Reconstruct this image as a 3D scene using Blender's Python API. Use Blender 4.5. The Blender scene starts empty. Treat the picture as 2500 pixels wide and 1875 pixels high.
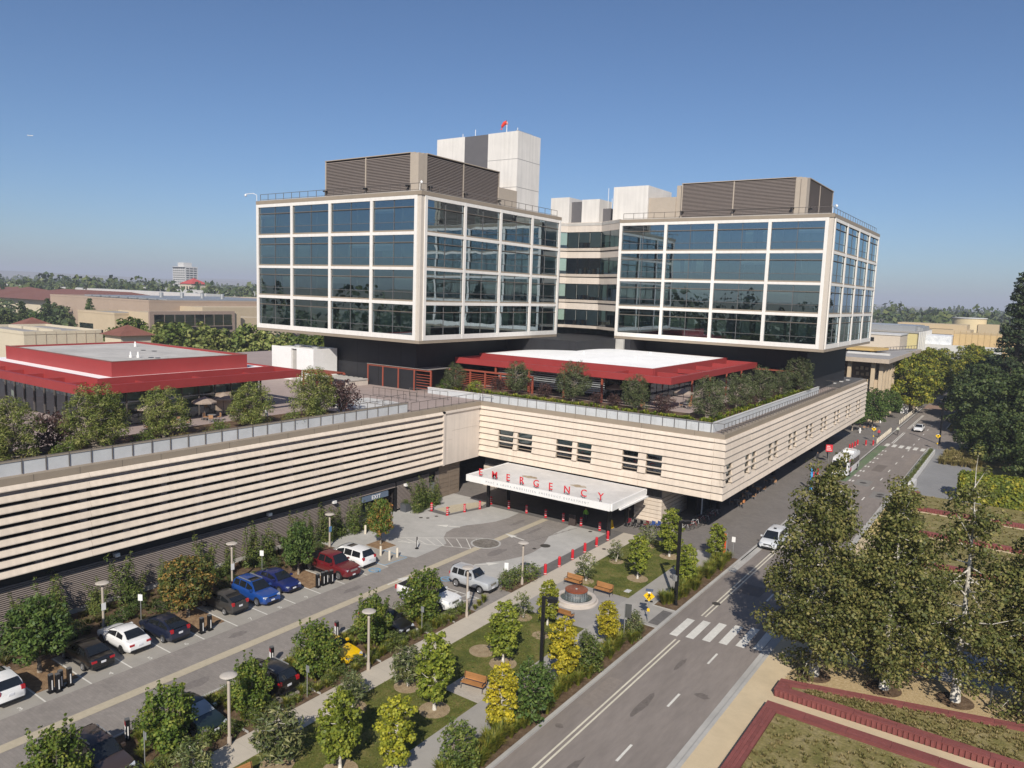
import bpy, math, random
import numpy as np
from mathutils import Matrix, Vector

SC = bpy.context.scene
COL = SC.collection
RN = random.Random(11)
pi = math.pi

# ------------------------------------------------------------------ camera, sky, sun, exposure
F_PX = 1831.37
YAW, PITCH, ROLL = math.radians(-34.822), math.radians(-6.943), math.radians(1.908)
CAM_H = 26.5
fw = Vector((math.sin(YAW)*math.cos(PITCH), math.cos(YAW)*math.cos(PITCH), math.sin(PITCH)))
r0 = Vector((math.cos(YAW), -math.sin(YAW), 0)); u0 = r0.cross(fw)
r1 = math.cos(ROLL)*r0 + math.sin(ROLL)*u0
u1 = -math.sin(ROLL)*r0 + math.cos(ROLL)*u0
cd = bpy.data.cameras.new('camera'); cam = bpy.data.objects.new('camera', cd); COL.objects.link(cam)
cam.matrix_world = Matrix(((r1.x, u1.x, -fw.x, 0), (r1.y, u1.y, -fw.y, 0), (r1.z, u1.z, -fw.z, CAM_H), (0, 0, 0, 1)))
cd.sensor_fit = 'HORIZONTAL'; cd.sensor_width = 36.0; cd.lens = F_PX/2500*36.0
cd.clip_start = 0.5; cd.clip_end = 60000
SC.camera = cam
SUN = Vector((5.14, -8.55, 7.5)).normalized()
EL = math.asin(SUN.z); AZ = math.atan2(SUN.x, SUN.y)
w = bpy.data.worlds.new('World'); SC.world = w; w.use_nodes = True
nt = w.node_tree; bg = nt.nodes['Background']
sky = nt.nodes.new('ShaderNodeTexSky'); sky.sky_type = 'NISHITA'; sky.sun_disc = False
sky.sun_elevation = EL; sky.sun_rotation = AZ
sky.altitude = 0; sky.air_density = 0.85; sky.dust_density = 0.7; sky.ozone_density = 6.5
nt.links.new(sky.outputs['Color'], bg.inputs['Color']); bg.inputs['Strength'].default_value = 0.079
sd = bpy.data.lights.new('sun', 'SUN'); sun = bpy.data.objects.new('sun', sd); COL.objects.link(sun)
sd.energy = 4.2; sd.angle = math.radians(0.53); sd.color = (1.0, 0.945, 0.86)
sun.rotation_euler = SUN.to_track_quat('Z', 'Y').to_euler(); sun.location = (40, -60, 120)
SC.view_settings.view_transform = 'Standard'; SC.view_settings.look = 'None'
SC.view_settings.exposure = 0.30; SC.view_settings.gamma = 1.0; SC.view_settings.use_curve_mapping = False
SC.render.engine = 'CYCLES'
SC.cycles.use_denoising = True
SC.cycles.max_bounces = 7; SC.cycles.transparent_max_bounces = 12; SC.cycles.volume_bounces = 0
HAZE = 2.2e-4
SC.cycles.caustics_reflective = False; SC.cycles.caustics_refractive = False

# ------------------------------------------------------------------ materials
MATS = {}
GLASSN = set()
def M(name, col=None, rough=0.8, metal=0.0, var=0.10, scale=1.5, bump=0.0, bscale=30.0, spec=0.35, stain=0.0, stretch=None, emit=0.0, rnd=0.0, coat=0.0, streak=0.0):
    if name in MATS: return MATS[name]
    m = bpy.data.materials.new(name); m.use_nodes = True; MATS[name] = m
    t = m.node_tree; N = t.nodes; L = t.links; P = N['Principled BSDF']
    P.inputs['Roughness'].default_value = rough; P.inputs['Metallic'].default_value = metal
    P.inputs['Specular IOR Level'].default_value = spec
    if coat: P.inputs['Coat Weight'].default_value = coat; P.inputs['Coat Roughness'].default_value = 0.04
    geo = N.new('ShaderNodeNewGeometry'); src = geo.outputs['Position']
    if stretch:
        mp = N.new('ShaderNodeMapping'); mp.inputs['Scale'].default_value = stretch
        L.new(src, mp.inputs['Vector']); src = mp.outputs['Vector']
    nz = N.new('ShaderNodeTexNoise'); nz.inputs['Scale'].default_value = scale; nz.inputs['Detail'].default_value = 5; nz.inputs['Roughness'].default_value = 0.62
    L.new(src, nz.inputs['Vector'])
    rp = N.new('ShaderNodeMapRange'); rp.inputs['From Min'].default_value = 0.3; rp.inputs['From Max'].default_value = 0.7
    rp.inputs['To Min'].default_value = 1-var; rp.inputs['To Max'].default_value = 1+var
    L.new(nz.outputs['Fac'], rp.inputs['Value'])
    val = rp.outputs['Result']
    if stain:
        n2 = N.new('ShaderNodeTexNoise'); n2.inputs['Scale'].default_value = 0.16; n2.inputs['Detail'].default_value = 6; n2.inputs['Roughness'].default_value = 0.7
        L.new(src, n2.inputs['Vector'])
        r2 = N.new('ShaderNodeMapRange'); r2.inputs['From Min'].default_value = 0.35; r2.inputs['From Max'].default_value = 0.66
        r2.inputs['To Min'].default_value = 1-stain; r2.inputs['To Max'].default_value = 1+stain*0.6
        L.new(n2.outputs['Fac'], r2.inputs['Value'])
        mu = N.new('ShaderNodeMath'); mu.operation = 'MULTIPLY'; L.new(val, mu.inputs[0]); L.new(r2.outputs['Result'], mu.inputs[1]); val = mu.outputs[0]
    if streak:
        mp2 = N.new('ShaderNodeMapping'); mp2.inputs['Scale'].default_value = (2.2, 2.2, 0.10); L.new(geo.outputs['Position'], mp2.inputs['Vector'])
        n4 = N.new('ShaderNodeTexNoise'); n4.inputs['Scale'].default_value = 1.0; n4.inputs['Detail'].default_value = 5; L.new(mp2.outputs['Vector'], n4.inputs['Vector'])
        r4 = N.new('ShaderNodeMapRange'); r4.inputs['From Min'].default_value = 0.35; r4.inputs['From Max'].default_value = 0.7
        r4.inputs['To Min'].default_value = 1-streak; r4.inputs['To Max'].default_value = 1+streak*0.5
        L.new(n4.outputs['Fac'], r4.inputs['Value'])
        mu = N.new('ShaderNodeMath'); mu.operation = 'MULTIPLY'; L.new(val, mu.inputs[0]); L.new(r4.outputs['Result'], mu.inputs[1]); val = mu.outputs[0]
    if rnd:
        oi = N.new('ShaderNodeObjectInfo'); r3 = N.new('ShaderNodeMapRange')
        r3.inputs['To Min'].default_value = 1-rnd; r3.inputs['To Max'].default_value = 1+rnd
        L.new(oi.outputs['Random'], r3.inputs['Value'])
        mu = N.new('ShaderNodeMath'); mu.operation = 'MULTIPLY'; L.new(val, mu.inputs[0]); L.new(r3.outputs['Result'], mu.inputs[1]); val = mu.outputs[0]
    mx = N.new('ShaderNodeVectorMath'); mx.operation = 'SCALE'; mx.inputs[0].default_value = col[:3]
    L.new(val, mx.inputs['Scale']); L.new(mx.outputs['Vector'], P.inputs['Base Color'])
    if bump:
        nb = N.new('ShaderNodeTexNoise'); nb.inputs['Scale'].default_value = bscale; nb.inputs['Detail'].default_value = 4
        L.new(src, nb.inputs['Vector'])
        b = N.new('ShaderNodeBump'); b.inputs['Strength'].default_value = bump; b.inputs['Distance'].default_value = 0.03
        L.new(nb.outputs['Fac'], b.inputs['Height']); L.new(b.outputs['Normal'], P.inputs['Normal'])
    if emit:
        P.inputs['Emission Color'].default_value = (*col[:3], 1); P.inputs['Emission Strength'].default_value = emit
    return m

def mat_blend(name, cols, scale=0.8, rough=0.9, bump=0.3, bscale=25, fine=6.0, spec=0.2, stretch=None):
    """ground cover: two or three colours mixed by noise with fine grain"""
    if name in MATS: return MATS[name]
    m = bpy.data.materials.new(name); m.use_nodes = True; MATS[name] = m
    t = m.node_tree; N = t.nodes; L = t.links; P = N['Principled BSDF']
    P.inputs['Roughness'].default_value = rough; P.inputs['Specular IOR Level'].default_value = spec
    geo = N.new('ShaderNodeNewGeometry'); src = geo.outputs['Position']
    if stretch:
        mp = N.new('ShaderNodeMapping'); mp.inputs['Scale'].default_value = stretch
        L.new(src, mp.inputs['Vector']); src = mp.outputs['Vector']
    nz = N.new('ShaderNodeTexNoise'); nz.inputs['Scale'].default_value = scale; nz.inputs['Detail'].default_value = 7; nz.inputs['Roughness'].default_value = 0.7
    L.new(src, nz.inputs['Vector'])
    cr = N.new('ShaderNodeValToRGB'); e = cr.color_ramp.elements
    ps = np.linspace(0.33, 0.67, len(cols))
    while len(e) < len(cols): e.new(0.5)
    for k, c in enumerate(cols): e[k].position = float(ps[k]); e[k].color = (*c, 1)
    L.new(nz.outputs['Fac'], cr.inputs['Fac'])
    n2 = N.new('ShaderNodeTexNoise'); n2.inputs['Scale'].default_value = fine; n2.inputs['Detail'].default_value = 6; L.new(src, n2.inputs['Vector'])
    rp = N.new('ShaderNodeMapRange'); rp.inputs['From Min'].default_value = 0.3; rp.inputs['From Max'].default_value = 0.7
    rp.inputs['To Min'].default_value = 0.72; rp.inputs['To Max'].default_value = 1.28; L.new(n2.outputs['Fac'], rp.inputs['Value'])
    mx = N.new('ShaderNodeVectorMath'); mx.operation = 'SCALE'; L.new(cr.outputs['Color'], mx.inputs[0]); L.new(rp.outputs['Result'], mx.inputs['Scale'])
    L.new(mx.outputs['Vector'], P.inputs['Base Color'])
    if bump:
        nb = N.new('ShaderNodeTexNoise'); nb.inputs['Scale'].default_value = bscale; nb.inputs['Detail'].default_value = 5; L.new(src, nb.inputs['Vector'])
        b = N.new('ShaderNodeBump'); b.inputs['Strength'].default_value = bump; b.inputs['Distance'].default_value = 0.06
        L.new(nb.outputs['Fac'], b.inputs['Height']); L.new(b.outputs['Normal'], P.inputs['Normal'])
    return m

def mat_pavers(name, c1, c2, sx=2.2, rough=0.85, mortar=0.012, rowh=0.5, var=0.18):
    """rectangular paving slabs: brick pattern in the ground plane with worn tone"""
    if name in MATS: return MATS[name]
    m = bpy.data.materials.new(name); m.use_nodes = True; MATS[name] = m
    t = m.node_tree; N = t.nodes; L = t.links; P = N['Principled BSDF']
    P.inputs['Roughness'].default_value = rough; P.inputs['Specular IOR Level'].default_value = 0.3
    geo = N.new('ShaderNodeNewGeometry'); src = geo.outputs['Position']
    br = N.new('ShaderNodeTexBrick'); br.inputs['Scale'].default_value = sx; br.inputs['Mortar Size'].default_value = mortar
    br.inputs['Color1'].default_value = (*c1, 1); br.inputs['Color2'].default_value = (*c2, 1)
    br.inputs['Mortar'].default_value = (*[c*0.72 for c in c1], 1); br.inputs['Bias'].default_value = 0.0
    br.inputs['Brick Width'].default_value = rowh*2; br.inputs['Row Height'].default_value = rowh
    L.new(src, br.inputs['Vector'])
    n2 = N.new('ShaderNodeTexNoise'); n2.inputs['Scale'].default_value = 0.35; n2.inputs['Detail'].default_value = 8; n2.inputs['Roughness'].default_value = 0.72; L.new(src, n2.inputs['Vector'])
    rp = N.new('ShaderNodeMapRange'); rp.inputs['From Min'].default_value = 0.3; rp.inputs['From Max'].default_value = 0.7
    rp.inputs['To Min'].default_value = 1-var; rp.inputs['To Max'].default_value = 1+var; L.new(n2.outputs['Fac'], rp.inputs['Value'])
    mx = N.new('ShaderNodeVectorMath'); mx.operation = 'SCALE'; L.new(br.outputs['Color'], mx.inputs[0]); L.new(rp.outputs['Result'], mx.inputs['Scale'])
    L.new(mx.outputs['Vector'], P.inputs['Base Color'])
    b = N.new('ShaderNodeBump'); b.inputs['Strength'].default_value = 0.25; b.inputs['Distance'].default_value = 0.01
    L.new(br.outputs['Fac'], b.inputs['Height']); b.invert = True; L.new(b.outputs['Normal'], P.inputs['Normal'])
    return m

LEAFB = 1.65
def mat_leaf(name, cols, rough=0.55, trans=0.28, scale=1.2, rnd=0.12, spec=0.3):
    if name in MATS: return MATS[name]
    m = bpy.data.materials.new(name); m.use_nodes = True; MATS[name] = m
    t = m.node_tree; N = t.nodes; L = t.links; P = N['Principled BSDF']; out = N['Material Output']
    P.inputs['Roughness'].default_value = rough; P.inputs['Specular IOR Level'].default_value = spec
    geo = N.new('ShaderNodeNewGeometry')
    nz = N.new('ShaderNodeTexNoise'); nz.inputs['Scale'].default_value = scale; nz.inputs['Detail'].default_value = 3; L.new(geo.outputs['Position'], nz.inputs['Vector'])
    ad = N.new('ShaderNodeMath'); ad.operation = 'MULTIPLY_ADD'; ad.inputs[1].default_value = 0.34
    L.new(geo.outputs['Random Per Island'], ad.inputs[0])
    sc2 = N.new('ShaderNodeMath'); sc2.operation = 'MULTIPLY'; sc2.inputs[1].default_value = 0.66; L.new(nz.outputs['Fac'], sc2.inputs[0]); L.new(sc2.outputs[0], ad.inputs[2])
    cr = N.new('ShaderNodeValToRGB'); e = cr.color_ramp.elements
    ps = np.linspace(0.3, 0.72, len(cols))
    while len(e) < len(cols): e.new(0.5)
    for k, c in enumerate(cols): e[k].position = float(ps[k]); e[k].color = (*[min(.8, v*LEAFB) for v in c], 1)
    L.new(ad.outputs[0], cr.inputs['Fac'])
    oi = N.new('ShaderNodeObjectInfo'); r3 = N.new('ShaderNodeMapRange'); r3.inputs['To Min'].default_value = 1-rnd; r3.inputs['To Max'].default_value = 1+rnd
    L.new(oi.outputs['Random'], r3.inputs['Value'])
    mx = N.new('ShaderNodeVectorMath'); mx.operation = 'SCALE'; L.new(cr.outputs['Color'], mx.inputs[0]); L.new(r3.outputs['Result'], mx.inputs['Scale'])
    L.new(mx.outputs['Vector'], P.inputs['Base Color'])
    tr = N.new('ShaderNodeBsdfTranslucent'); L.new(mx.outputs['Vector'], tr.inputs['Color'])
    ms = N.new('ShaderNodeMixShader'); ms.inputs['Fac'].default_value = trans
    L.new(P.outputs[0], ms.inputs[1]); L.new(tr.outputs[0], ms.inputs[2]); L.new(ms.outputs[0], out.inputs['Surface'])
    return m

def mat_glass(name, tint=(0.45, 0.62, 0.6), refl=0.3, wave=0.0, wscale=0.35, rcol=(0.75, 0.87, 1.0)):
    """coated window glass: part mirror, part tinted see-through, Fresnel-weighted, slightly wavy"""
    if name in MATS: return MATS[name]
    GLASSN.add(name)
    m = bpy.data.materials.new(name); m.use_nodes = True; MATS[name] = m
    t = m.node_tree; N = t.nodes; L = t.links; out = N['Material Output']; N.remove(N['Principled BSDF'])
    gl = N.new('ShaderNodeBsdfGlossy'); gl.inputs['Roughness'].default_value = 0.01; gl.inputs['Color'].default_value = (*rcol, 1)
    tp = N.new('ShaderNodeBsdfTransparent'); tp.inputs['Color'].default_value = (*tint, 1)
    fr = N.new('ShaderNodeFresnel'); fr.inputs['IOR'].default_value = 1.5
    ad = N.new('ShaderNodeMath'); ad.operation = 'ADD'; ad.inputs[1].default_value = refl; ad.use_clamp = True
    L.new(fr.outputs[0], ad.inputs[0])
    ms = N.new('ShaderNodeMixShader'); L.new(ad.outputs[0], ms.inputs['Fac']); L.new(tp.outputs[0], ms.inputs[1]); L.new(gl.outputs[0], ms.inputs[2])
    L.new(ms.outputs[0], out.inputs['Surface'])
    if wave:
        geo = N.new('ShaderNodeNewGeometry'); nz = N.new('ShaderNodeTexNoise'); nz.inputs['Scale'].default_value = wscale; nz.inputs['Detail'].default_value = 1.5
        L.new(geo.outputs['Position'], nz.inputs['Vector'])
        b = N.new('ShaderNodeBump'); b.inputs['Strength'].default_value = wave; b.inputs['Distance'].default_value = 0.1
        L.new(nz.outputs['Fac'], b.inputs['Height']); L.new(b.outputs['Normal'], gl.inputs['Normal'])
    return m

# ------------------------------------------------------------------ mesh helpers
class MB:
    def __init__(s): s.v = []; s.f = []; s.m = []
    def add(s, vs, fs, mi=0):
        o = len(s.v); s.v += [tuple(p) for p in vs]
        for f in fs: s.f.append(tuple(i+o for i in f)); s.m.append(mi)
        return s
    def box(s, x0, y0, z0, x1, y1, z1, mi=0):
        if x0 > x1: x0, x1 = x1, x0
        if y0 > y1: y0, y1 = y1, y0
        if z0 > z1: z0, z1 = z1, z0
        return s.add([(x0,y0,z0),(x1,y0,z0),(x1,y1,z0),(x0,y1,z0),(x0,y0,z1),(x1,y0,z1),(x1,y1,z1),(x0,y1,z1)],
                     [(0,3,2,1),(4,5,6,7),(0,1,5,4),(1,2,6,5),(2,3,7,6),(3,0,4,7)], mi)
    def prism(s, poly, z0, z1, mi=0):
        n = len(poly); a = sum(poly[i][0]*poly[(i+1)%n][1]-poly[(i+1)%n][0]*poly[i][1] for i in range(n))
        if a < 0: poly = poly[::-1]
        vs = [(x,y,z0) for x,y in poly]+[(x,y,z1) for x,y in poly]
        return s.add(vs, [tuple(range(n-1,-1,-1)), tuple(range(n,2*n))]+[(i,(i+1)%n,n+(i+1)%n,n+i) for i in range(n)], mi)
    def ext(s, prof, axis, a0, a1, mi=0):
        """extrude a (p,z) profile along axis 'x' (p=y) or 'y' (p=x)"""
        n = len(prof)
        g = (lambda p, z, a: (a, p, z)) if axis == 'x' else (lambda p, z, a: (p, a, z))
        vs = [g(p, z, a0) for p, z in prof]+[g(p, z, a1) for p, z in prof]
        fs = [tuple(range(n)), tuple(range(2*n-1, n-1, -1))]+[(i, n+i, n+(i+1)%n, (i+1)%n) for i in range(n)]
        return s.add(vs, fs, mi)
    def cyl(s, c, r, z0, z1, n=12, r1=None, mi=0):
        r1 = r if r1 is None else r1
        vs = [(c[0]+r*math.cos(2*pi*i/n), c[1]+r*math.sin(2*pi*i/n), z0) for i in range(n)]+[(c[0]+r1*math.cos(2*pi*i/n), c[1]+r1*math.sin(2*pi*i/n), z1) for i in range(n)]
        return s.add(vs, [tuple(range(n-1,-1,-1)), tuple(range(n,2*n))]+[(i,(i+1)%n,n+(i+1)%n,n+i) for i in range(n)], mi)
    def lathe(s, prof, c=(0,0,0), n=16, mi=0):
        vs = []; k = len(prof)
        for i in range(n):
            a = 2*pi*i/n; vs += [(c[0]+r*math.cos(a), c[1]+r*math.sin(a), c[2]+z) for r, z in prof]
        fs = [(i*k+j, ((i+1)%n)*k+j, ((i+1)%n)*k+j+1, i*k+j+1) for i in range(n) for j in range(k-1)]
        return s.add(vs, fs, mi)
    def tube(s, pts, r, n=6, mi=0, cap=True):
        pts = [Vector(p) for p in pts]; rs = r if isinstance(r, (list, tuple)) else [r]*len(pts); vs = []
        for i, p in enumerate(pts):
            d = (pts[min(i+1, len(pts)-1)]-pts[max(i-1, 0)]).normalized()
            a = d.cross(Vector((0,0,1)) if abs(d.z) < 0.95 else Vector((1,0,0))).normalized(); b = d.cross(a)
            vs += [p+rs[i]*(math.cos(2*pi*k/n)*a+math.sin(2*pi*k/n)*b) for k in range(n)]
        fs = [(i*n+k, i*n+(k+1)%n, (i+1)*n+(k+1)%n, (i+1)*n+k) for i in range(len(pts)-1) for k in range(n)]
        if cap: fs += [tuple(range(n)), tuple(range(len(vs)-1, len(vs)-n-1, -1))]
        return s.add(vs, fs, mi)
    def mesh(s, name, mats, smooth=False, sharp=None):
        me = bpy.data.meshes.new(name); me.from_pydata(s.v, [], s.f)
        for m in (mats if isinstance(mats, (list, tuple)) else [mats]): me.materials.append(m)
        if any(s.m): me.polygons.foreach_set('material_index', s.m)
        if smooth:
            me.polygons.foreach_set('use_smooth', [True]*len(me.polygons))
            if sharp: me.set_sharp_from_angle(angle=math.radians(sharp))
        me.update(); return me

WL = {}
def link(name, me, parent=None, loc=(0,0,0), rz=0.0, world=True):
    """link an object; world=True: loc and mesh are in world axes under an unrotated parent"""
    o = bpy.data.objects.new(name, me); COL.objects.link(o)
    L = Vector(loc)
    if parent is not None:
        o.parent = parent
        if world: o.location = L-WL.get(parent.name, Vector((0,0,0)))
        else: o.location = L
    else: o.location = L
    WL[o.name] = L
    if rz: o.rotation_euler = (0,0,rz)
    return o
def tag(o, label=None, cat=None, group=None, kind=None):
    if label: o['label'] = label
    if cat: o['category'] = cat
    if group: o['group'] = group
    if kind: o['kind'] = kind
    return o
def thing(name, label, cat, loc=(0,0,0), rz=0.0, group=None):
    o = bpy.data.objects.new(name, None); COL.objects.link(o); o.empty_display_size = 0.3
    o.location = loc; o.rotation_euler = (0,0,rz); WL[o.name] = Vector(loc)
    return tag(o, label, cat, group)
def part(mb, name, mats, parent, smooth=False, sharp=None, world=True, loc=(0,0,0)):
    return link(name, mb.mesh(name, mats, smooth, sharp), parent, loc, 0, world)
def struct(name, mb, mats, **k):
    return tag(link(name, mb.mesh(name, mats, **k)), kind='structure')
UNIT = {}
def piece(name, mat, parent, x0, y0, z0, x1, y1, z1, world=True):
    """a box that shares one unit cube mesh per material"""
    k = mat.name
    if k in GLASSN:      # a pane is one sheet facing outwards, set in the middle of its thickness
        k += '_x' if abs(x1-x0) < abs(y1-y0) else '_y'
        if k not in UNIT:
            q = [(0,-.5,-.5),(0,.5,-.5),(0,.5,.5),(0,-.5,.5)] if k[-1] == 'x' else [(-.5,0,-.5),(.5,0,-.5),(.5,0,.5),(-.5,0,.5)]
            UNIT[k] = MB().add(q, [(0,1,2,3)]).mesh('pane_'+k, mat)
    elif k not in UNIT: UNIT[k] = MB().box(-.5,-.5,-.5,.5,.5,.5).mesh('box_'+k, mat)
    o = bpy.data.objects.new(name, UNIT[k]); COL.objects.link(o)
    c = Vector(((x0+x1)/2, (y0+y1)/2, (z0+z1)/2))
    o.scale = (abs(x1-x0), abs(y1-y0), abs(z1-z0))
    o.parent = parent; o.location = c-(WL.get(parent.name, Vector((0,0,0))) if world and parent else Vector((0,0,0))); WL[o.name] = c
    return o
def clone(src, loc, rz=0.0, label=None, group=None, scale=None):
    r = src.copy(); COL.objects.link(r); r.location = loc; r.rotation_euler = (0,0,rz); WL[r.name] = Vector(loc)
    if scale: r.scale = scale if isinstance(scale, (tuple, list)) else (scale,)*3
    if label: r['label'] = label
    if group: r['group'] = group
    for ch in src.children:
        c = ch.copy(); COL.objects.link(c); c.parent = r
        for g in ch.children:
            d = g.copy(); COL.objects.link(d); d.parent = c
    return r
ORD = ['first','second','third','fourth','fifth','sixth','seventh','eighth','ninth','tenth','eleventh','twelfth','thirteenth','fourteenth','fifteenth','sixteenth','seventeenth','eighteenth','nineteenth','twentieth','twenty-first','twenty-second','twenty-third','twenty-fourth']
def text(name, s, size, mat, parent, loc, rot, depth=0.01, align='CENTER', world=True, spacing=1.0, bold=0.0):
    cu = bpy.data.curves.new(name, 'FONT'); cu.body = s; cu.size = size; cu.extrude = depth; cu.align_x = align; cu.align_y = 'CENTER'
    cu.space_character = spacing; cu.offset = bold; cu.materials.append(mat); cu.resolution_u = 3
    tmp = bpy.data.objects.new(name, cu); COL.objects.link(tmp)
    me = bpy.data.meshes.new_from_object(tmp.evaluated_get(bpy.context.evaluated_depsgraph_get())); bpy.data.objects.remove(tmp); me.materials.clear(); me.materials.append(mat)
    o = bpy.data.objects.new(name, me); COL.objects.link(o)
    o.parent = parent; o.rotation_euler = rot
    o.location = Vector(loc)-(WL.get(parent.name, Vector((0,0,0))) if world and parent else Vector((0,0,0)))
    return o
# ------------------------------------------------------------------ palette
CREAM = M('cream_cladding', (0.66, 0.56, 0.455), 0.75, var=0.05, scale=0.7, stain=0.05, rnd=0.05, stretch=(0.25, 0.25, 2.0), streak=0.09)
CREAM2 = M('cream_panel', (0.64, 0.56, 0.48), 0.7, var=0.04, scale=0.5, stain=0.05, streak=0.07)
TAN = M('tan_metal', (0.30, 0.245, 0.185), 0.6, var=0.05, scale=0.8, stain=0.05)
TAND = M('tan_roof_coping', (0.33, 0.28, 0.22), 0.65, var=0.06)
BROWNP = M('brown_stone_panel', (0.20, 0.155, 0.115), 0.7, var=0.10, rnd=0.06)
WHITEF = M('white_frame_paint', (0.78, 0.74, 0.685), 0.55, var=0.03, stain=0.03, streak=0.05)
WHITE = M('white_paint', (0.80, 0.78, 0.75), 0.5, var=0.03, stain=0.06)
WHITEROOF = M('white_roof_membrane', (0.93, 0.92, 0.90), 0.6, var=0.04, scale=0.6, stain=0.05)
GREYROOF = M('grey_roof_membrane', (0.50, 0.47, 0.43), 0.8, var=0.10, scale=0.5, stain=0.16)
CANOPYT = M('canopy_roof_membrane', (0.66, 0.63, 0.59), 0.75, var=0.07, scale=0.8, stain=0.16)
RUST = mat_blend('rust_stain', [(0.66,0.63,0.59), (0.42,0.34,0.24), (0.28,0.2,0.12)], scale=1.1, bump=0)
REDP = M('red_panel', (0.31, 0.042, 0.040), 0.5, var=0.05, scale=0.6, stain=0.04, rnd=0.04)
REDT = M('red_trellis', (0.30, 0.075, 0.045), 0.6, var=0.08)
SIGNRED = M('sign_red', (0.62, 0.035, 0.045), 0.4, var=0.02)
DARK = M('dark_cladding_recess_shade', (0.022, 0.022, 0.025), 0.55, var=0.15, scale=0.5)
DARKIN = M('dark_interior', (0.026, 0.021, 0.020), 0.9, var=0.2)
LOUV = M('garage_louver', (0.27, 0.225, 0.20), 0.55, var=0.05)
PENTL = M('penthouse_louver', (0.21, 0.175, 0.155), 0.6, var=0.05)
PENTT = M('penthouse_panel', (0.42, 0.355, 0.285), 0.6, var=0.04, stain=0.04)
COREW = M('core_concrete', (0.68, 0.645, 0.60), 0.75, var=0.04, scale=0.4, stain=0.06, streak=0.08)
COREG = M('core_grey', (0.12, 0.115, 0.12), 0.6, var=0.06)
CONCL = M('light_concrete', (0.42, 0.40, 0.365), 0.85, var=0.08, scale=0.9, stain=0.12, bump=0.1)
CONCW = M('white_concrete', (0.56, 0.545, 0.52), 0.8, var=0.05, scale=0.8, stain=0.06)
CONCP = M('planter_panel', (0.52, 0.53, 0.53), 0.75, var=0.06, scale=1.2, stain=0.08, rnd=0.03)
RAIL = M('rail_metal', (0.16, 0.14, 0.125), 0.5, metal=0.3, var=0.04)
STEEL = M('galvanised_steel', (0.45, 0.45, 0.44), 0.45, metal=0.6, var=0.05)
BLACKM = M('black_metal', (0.012, 0.012, 0.013), 0.4, var=0.05)
POLE = M('taupe_pole_paint', (0.44, 0.375, 0.31), 0.5, var=0.04)
TERR = M('terrace_paving', (0.36, 0.285, 0.255), 0.85, var=0.07, scale=0.7, stain=0.08)
SOIL = mat_blend('bed_mulch', [(0.075,0.045,0.028), (0.13,0.085,0.05), (0.19,0.13,0.08)], scale=2.2, bump=0.6, fine=14)
BARK = mat_blend('bark_chips', [(0.17,0.10,0.055), (0.25,0.16,0.09), (0.34,0.23,0.13)], scale=2.5, bump=0.6, fine=16)
RING = mat_blend('tree_ring_soil', [(0.25,0.18,0.10), (0.32,0.24,0.145), (0.37,0.29,0.18)], scale=2.0, bump=0.4, fine=14)
LAWN = mat_blend('lawn_grass', [(0.070,0.085,0.018), (0.125,0.130,0.028), (0.225,0.185,0.065)], scale=0.55, bump=0.8, bscale=40, fine=9)
MEADOW = mat_blend('meadow_grass', [(0.13,0.125,0.035), (0.22,0.185,0.07), (0.31,0.25,0.13)], scale=0.8, bump=0.9, bscale=14, fine=6)
ASPH = M('asphalt', (0.232, 0.198, 0.172), 0.88, var=0.10, scale=2.5, stain=0.17, bump=0.2, bscale=60, stretch=(1.0, 0.22, 1.0))
PAVD = mat_pavers('driveway_pavers', (0.235,0.209,0.185), (0.27,0.24,0.212), sx=2.6, var=0.13)
PAVP = mat_pavers('plaza_pavers', (0.175,0.156,0.14), (0.205,0.183,0.163), sx=2.4, var=0.12)
PAVK = mat_pavers('dark_pavers', (0.125,0.115,0.107), (0.15,0.138,0.128), sx=3.4, var=0.10)
PATHC = mat_pavers('cream_path_slabs', (0.47,0.415,0.335), (0.49,0.43,0.345), sx=0.8, rowh=0.9, var=0.08, mortar=0.006)
PATHG = M('grey_path_concrete', (0.35, 0.325, 0.29), 0.85, var=0.06, scale=1.0, stain=0.10, bump=0.1)
PLAZG = M('fountain_plaza_concrete', (0.315, 0.292, 0.265), 0.85, var=0.06, scale=1.0, stain=0.10)
STALL = M('stall_concrete', (0.335, 0.308, 0.265), 0.85, var=0.06, scale=1.0, stain=0.10)
STRIPE = M('cream_stripe_pavers', (0.46, 0.395, 0.285), 0.85, var=0.08, scale=3.0, stain=0.06)
WALKC = M('tan_sidewalk', (0.56, 0.445, 0.285), 0.88, var=0.06, scale=1.0, stain=0.08)
WALKY = M('yellow_sidewalk', (0.53, 0.40, 0.17), 0.88, var=0.06, scale=1.0, stain=0.06)
GRAVEL = mat_blend('gravel', [(0.36,0.255,0.125), (0.45,0.335,0.18), (0.56,0.43,0.26)], scale=5.0, bump=0.5, fine=22)
PAINT = M('road_paint', (0.66, 0.63, 0.56), 0.7, var=0.10, scale=4.0, stain=0.12)
PAINTY = M('double_line_paint', (0.64, 0.585, 0.46), 0.7, var=0.10, scale=4.0, stain=0.1)
PAINTG = mat_blend('green_lane_paint', [(0.115,0.145,0.09),(0.135,0.185,0.10),(0.20,0.17,0.14)], scale=0.35, bump=0)
PAINTB = M('blue_paint', (0.16, 0.32, 0.46), 0.7, var=0.15, scale=4.0)
BRICK = M('brick_red', (0.215, 0.066, 0.058), 0.85, var=0.12, scale=3.0, rnd=0.10, stain=0.08)
IRON = M('cast_iron', (0.085, 0.075, 0.062), 0.6, metal=0.4, var=0.2, scale=6)
LAND = mat_blend('open_ground', [(0.10,0.095,0.04),(0.16,0.14,0.075),(0.23,0.20,0.13)], scale=0.02, bump=0, fine=0.4)
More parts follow.
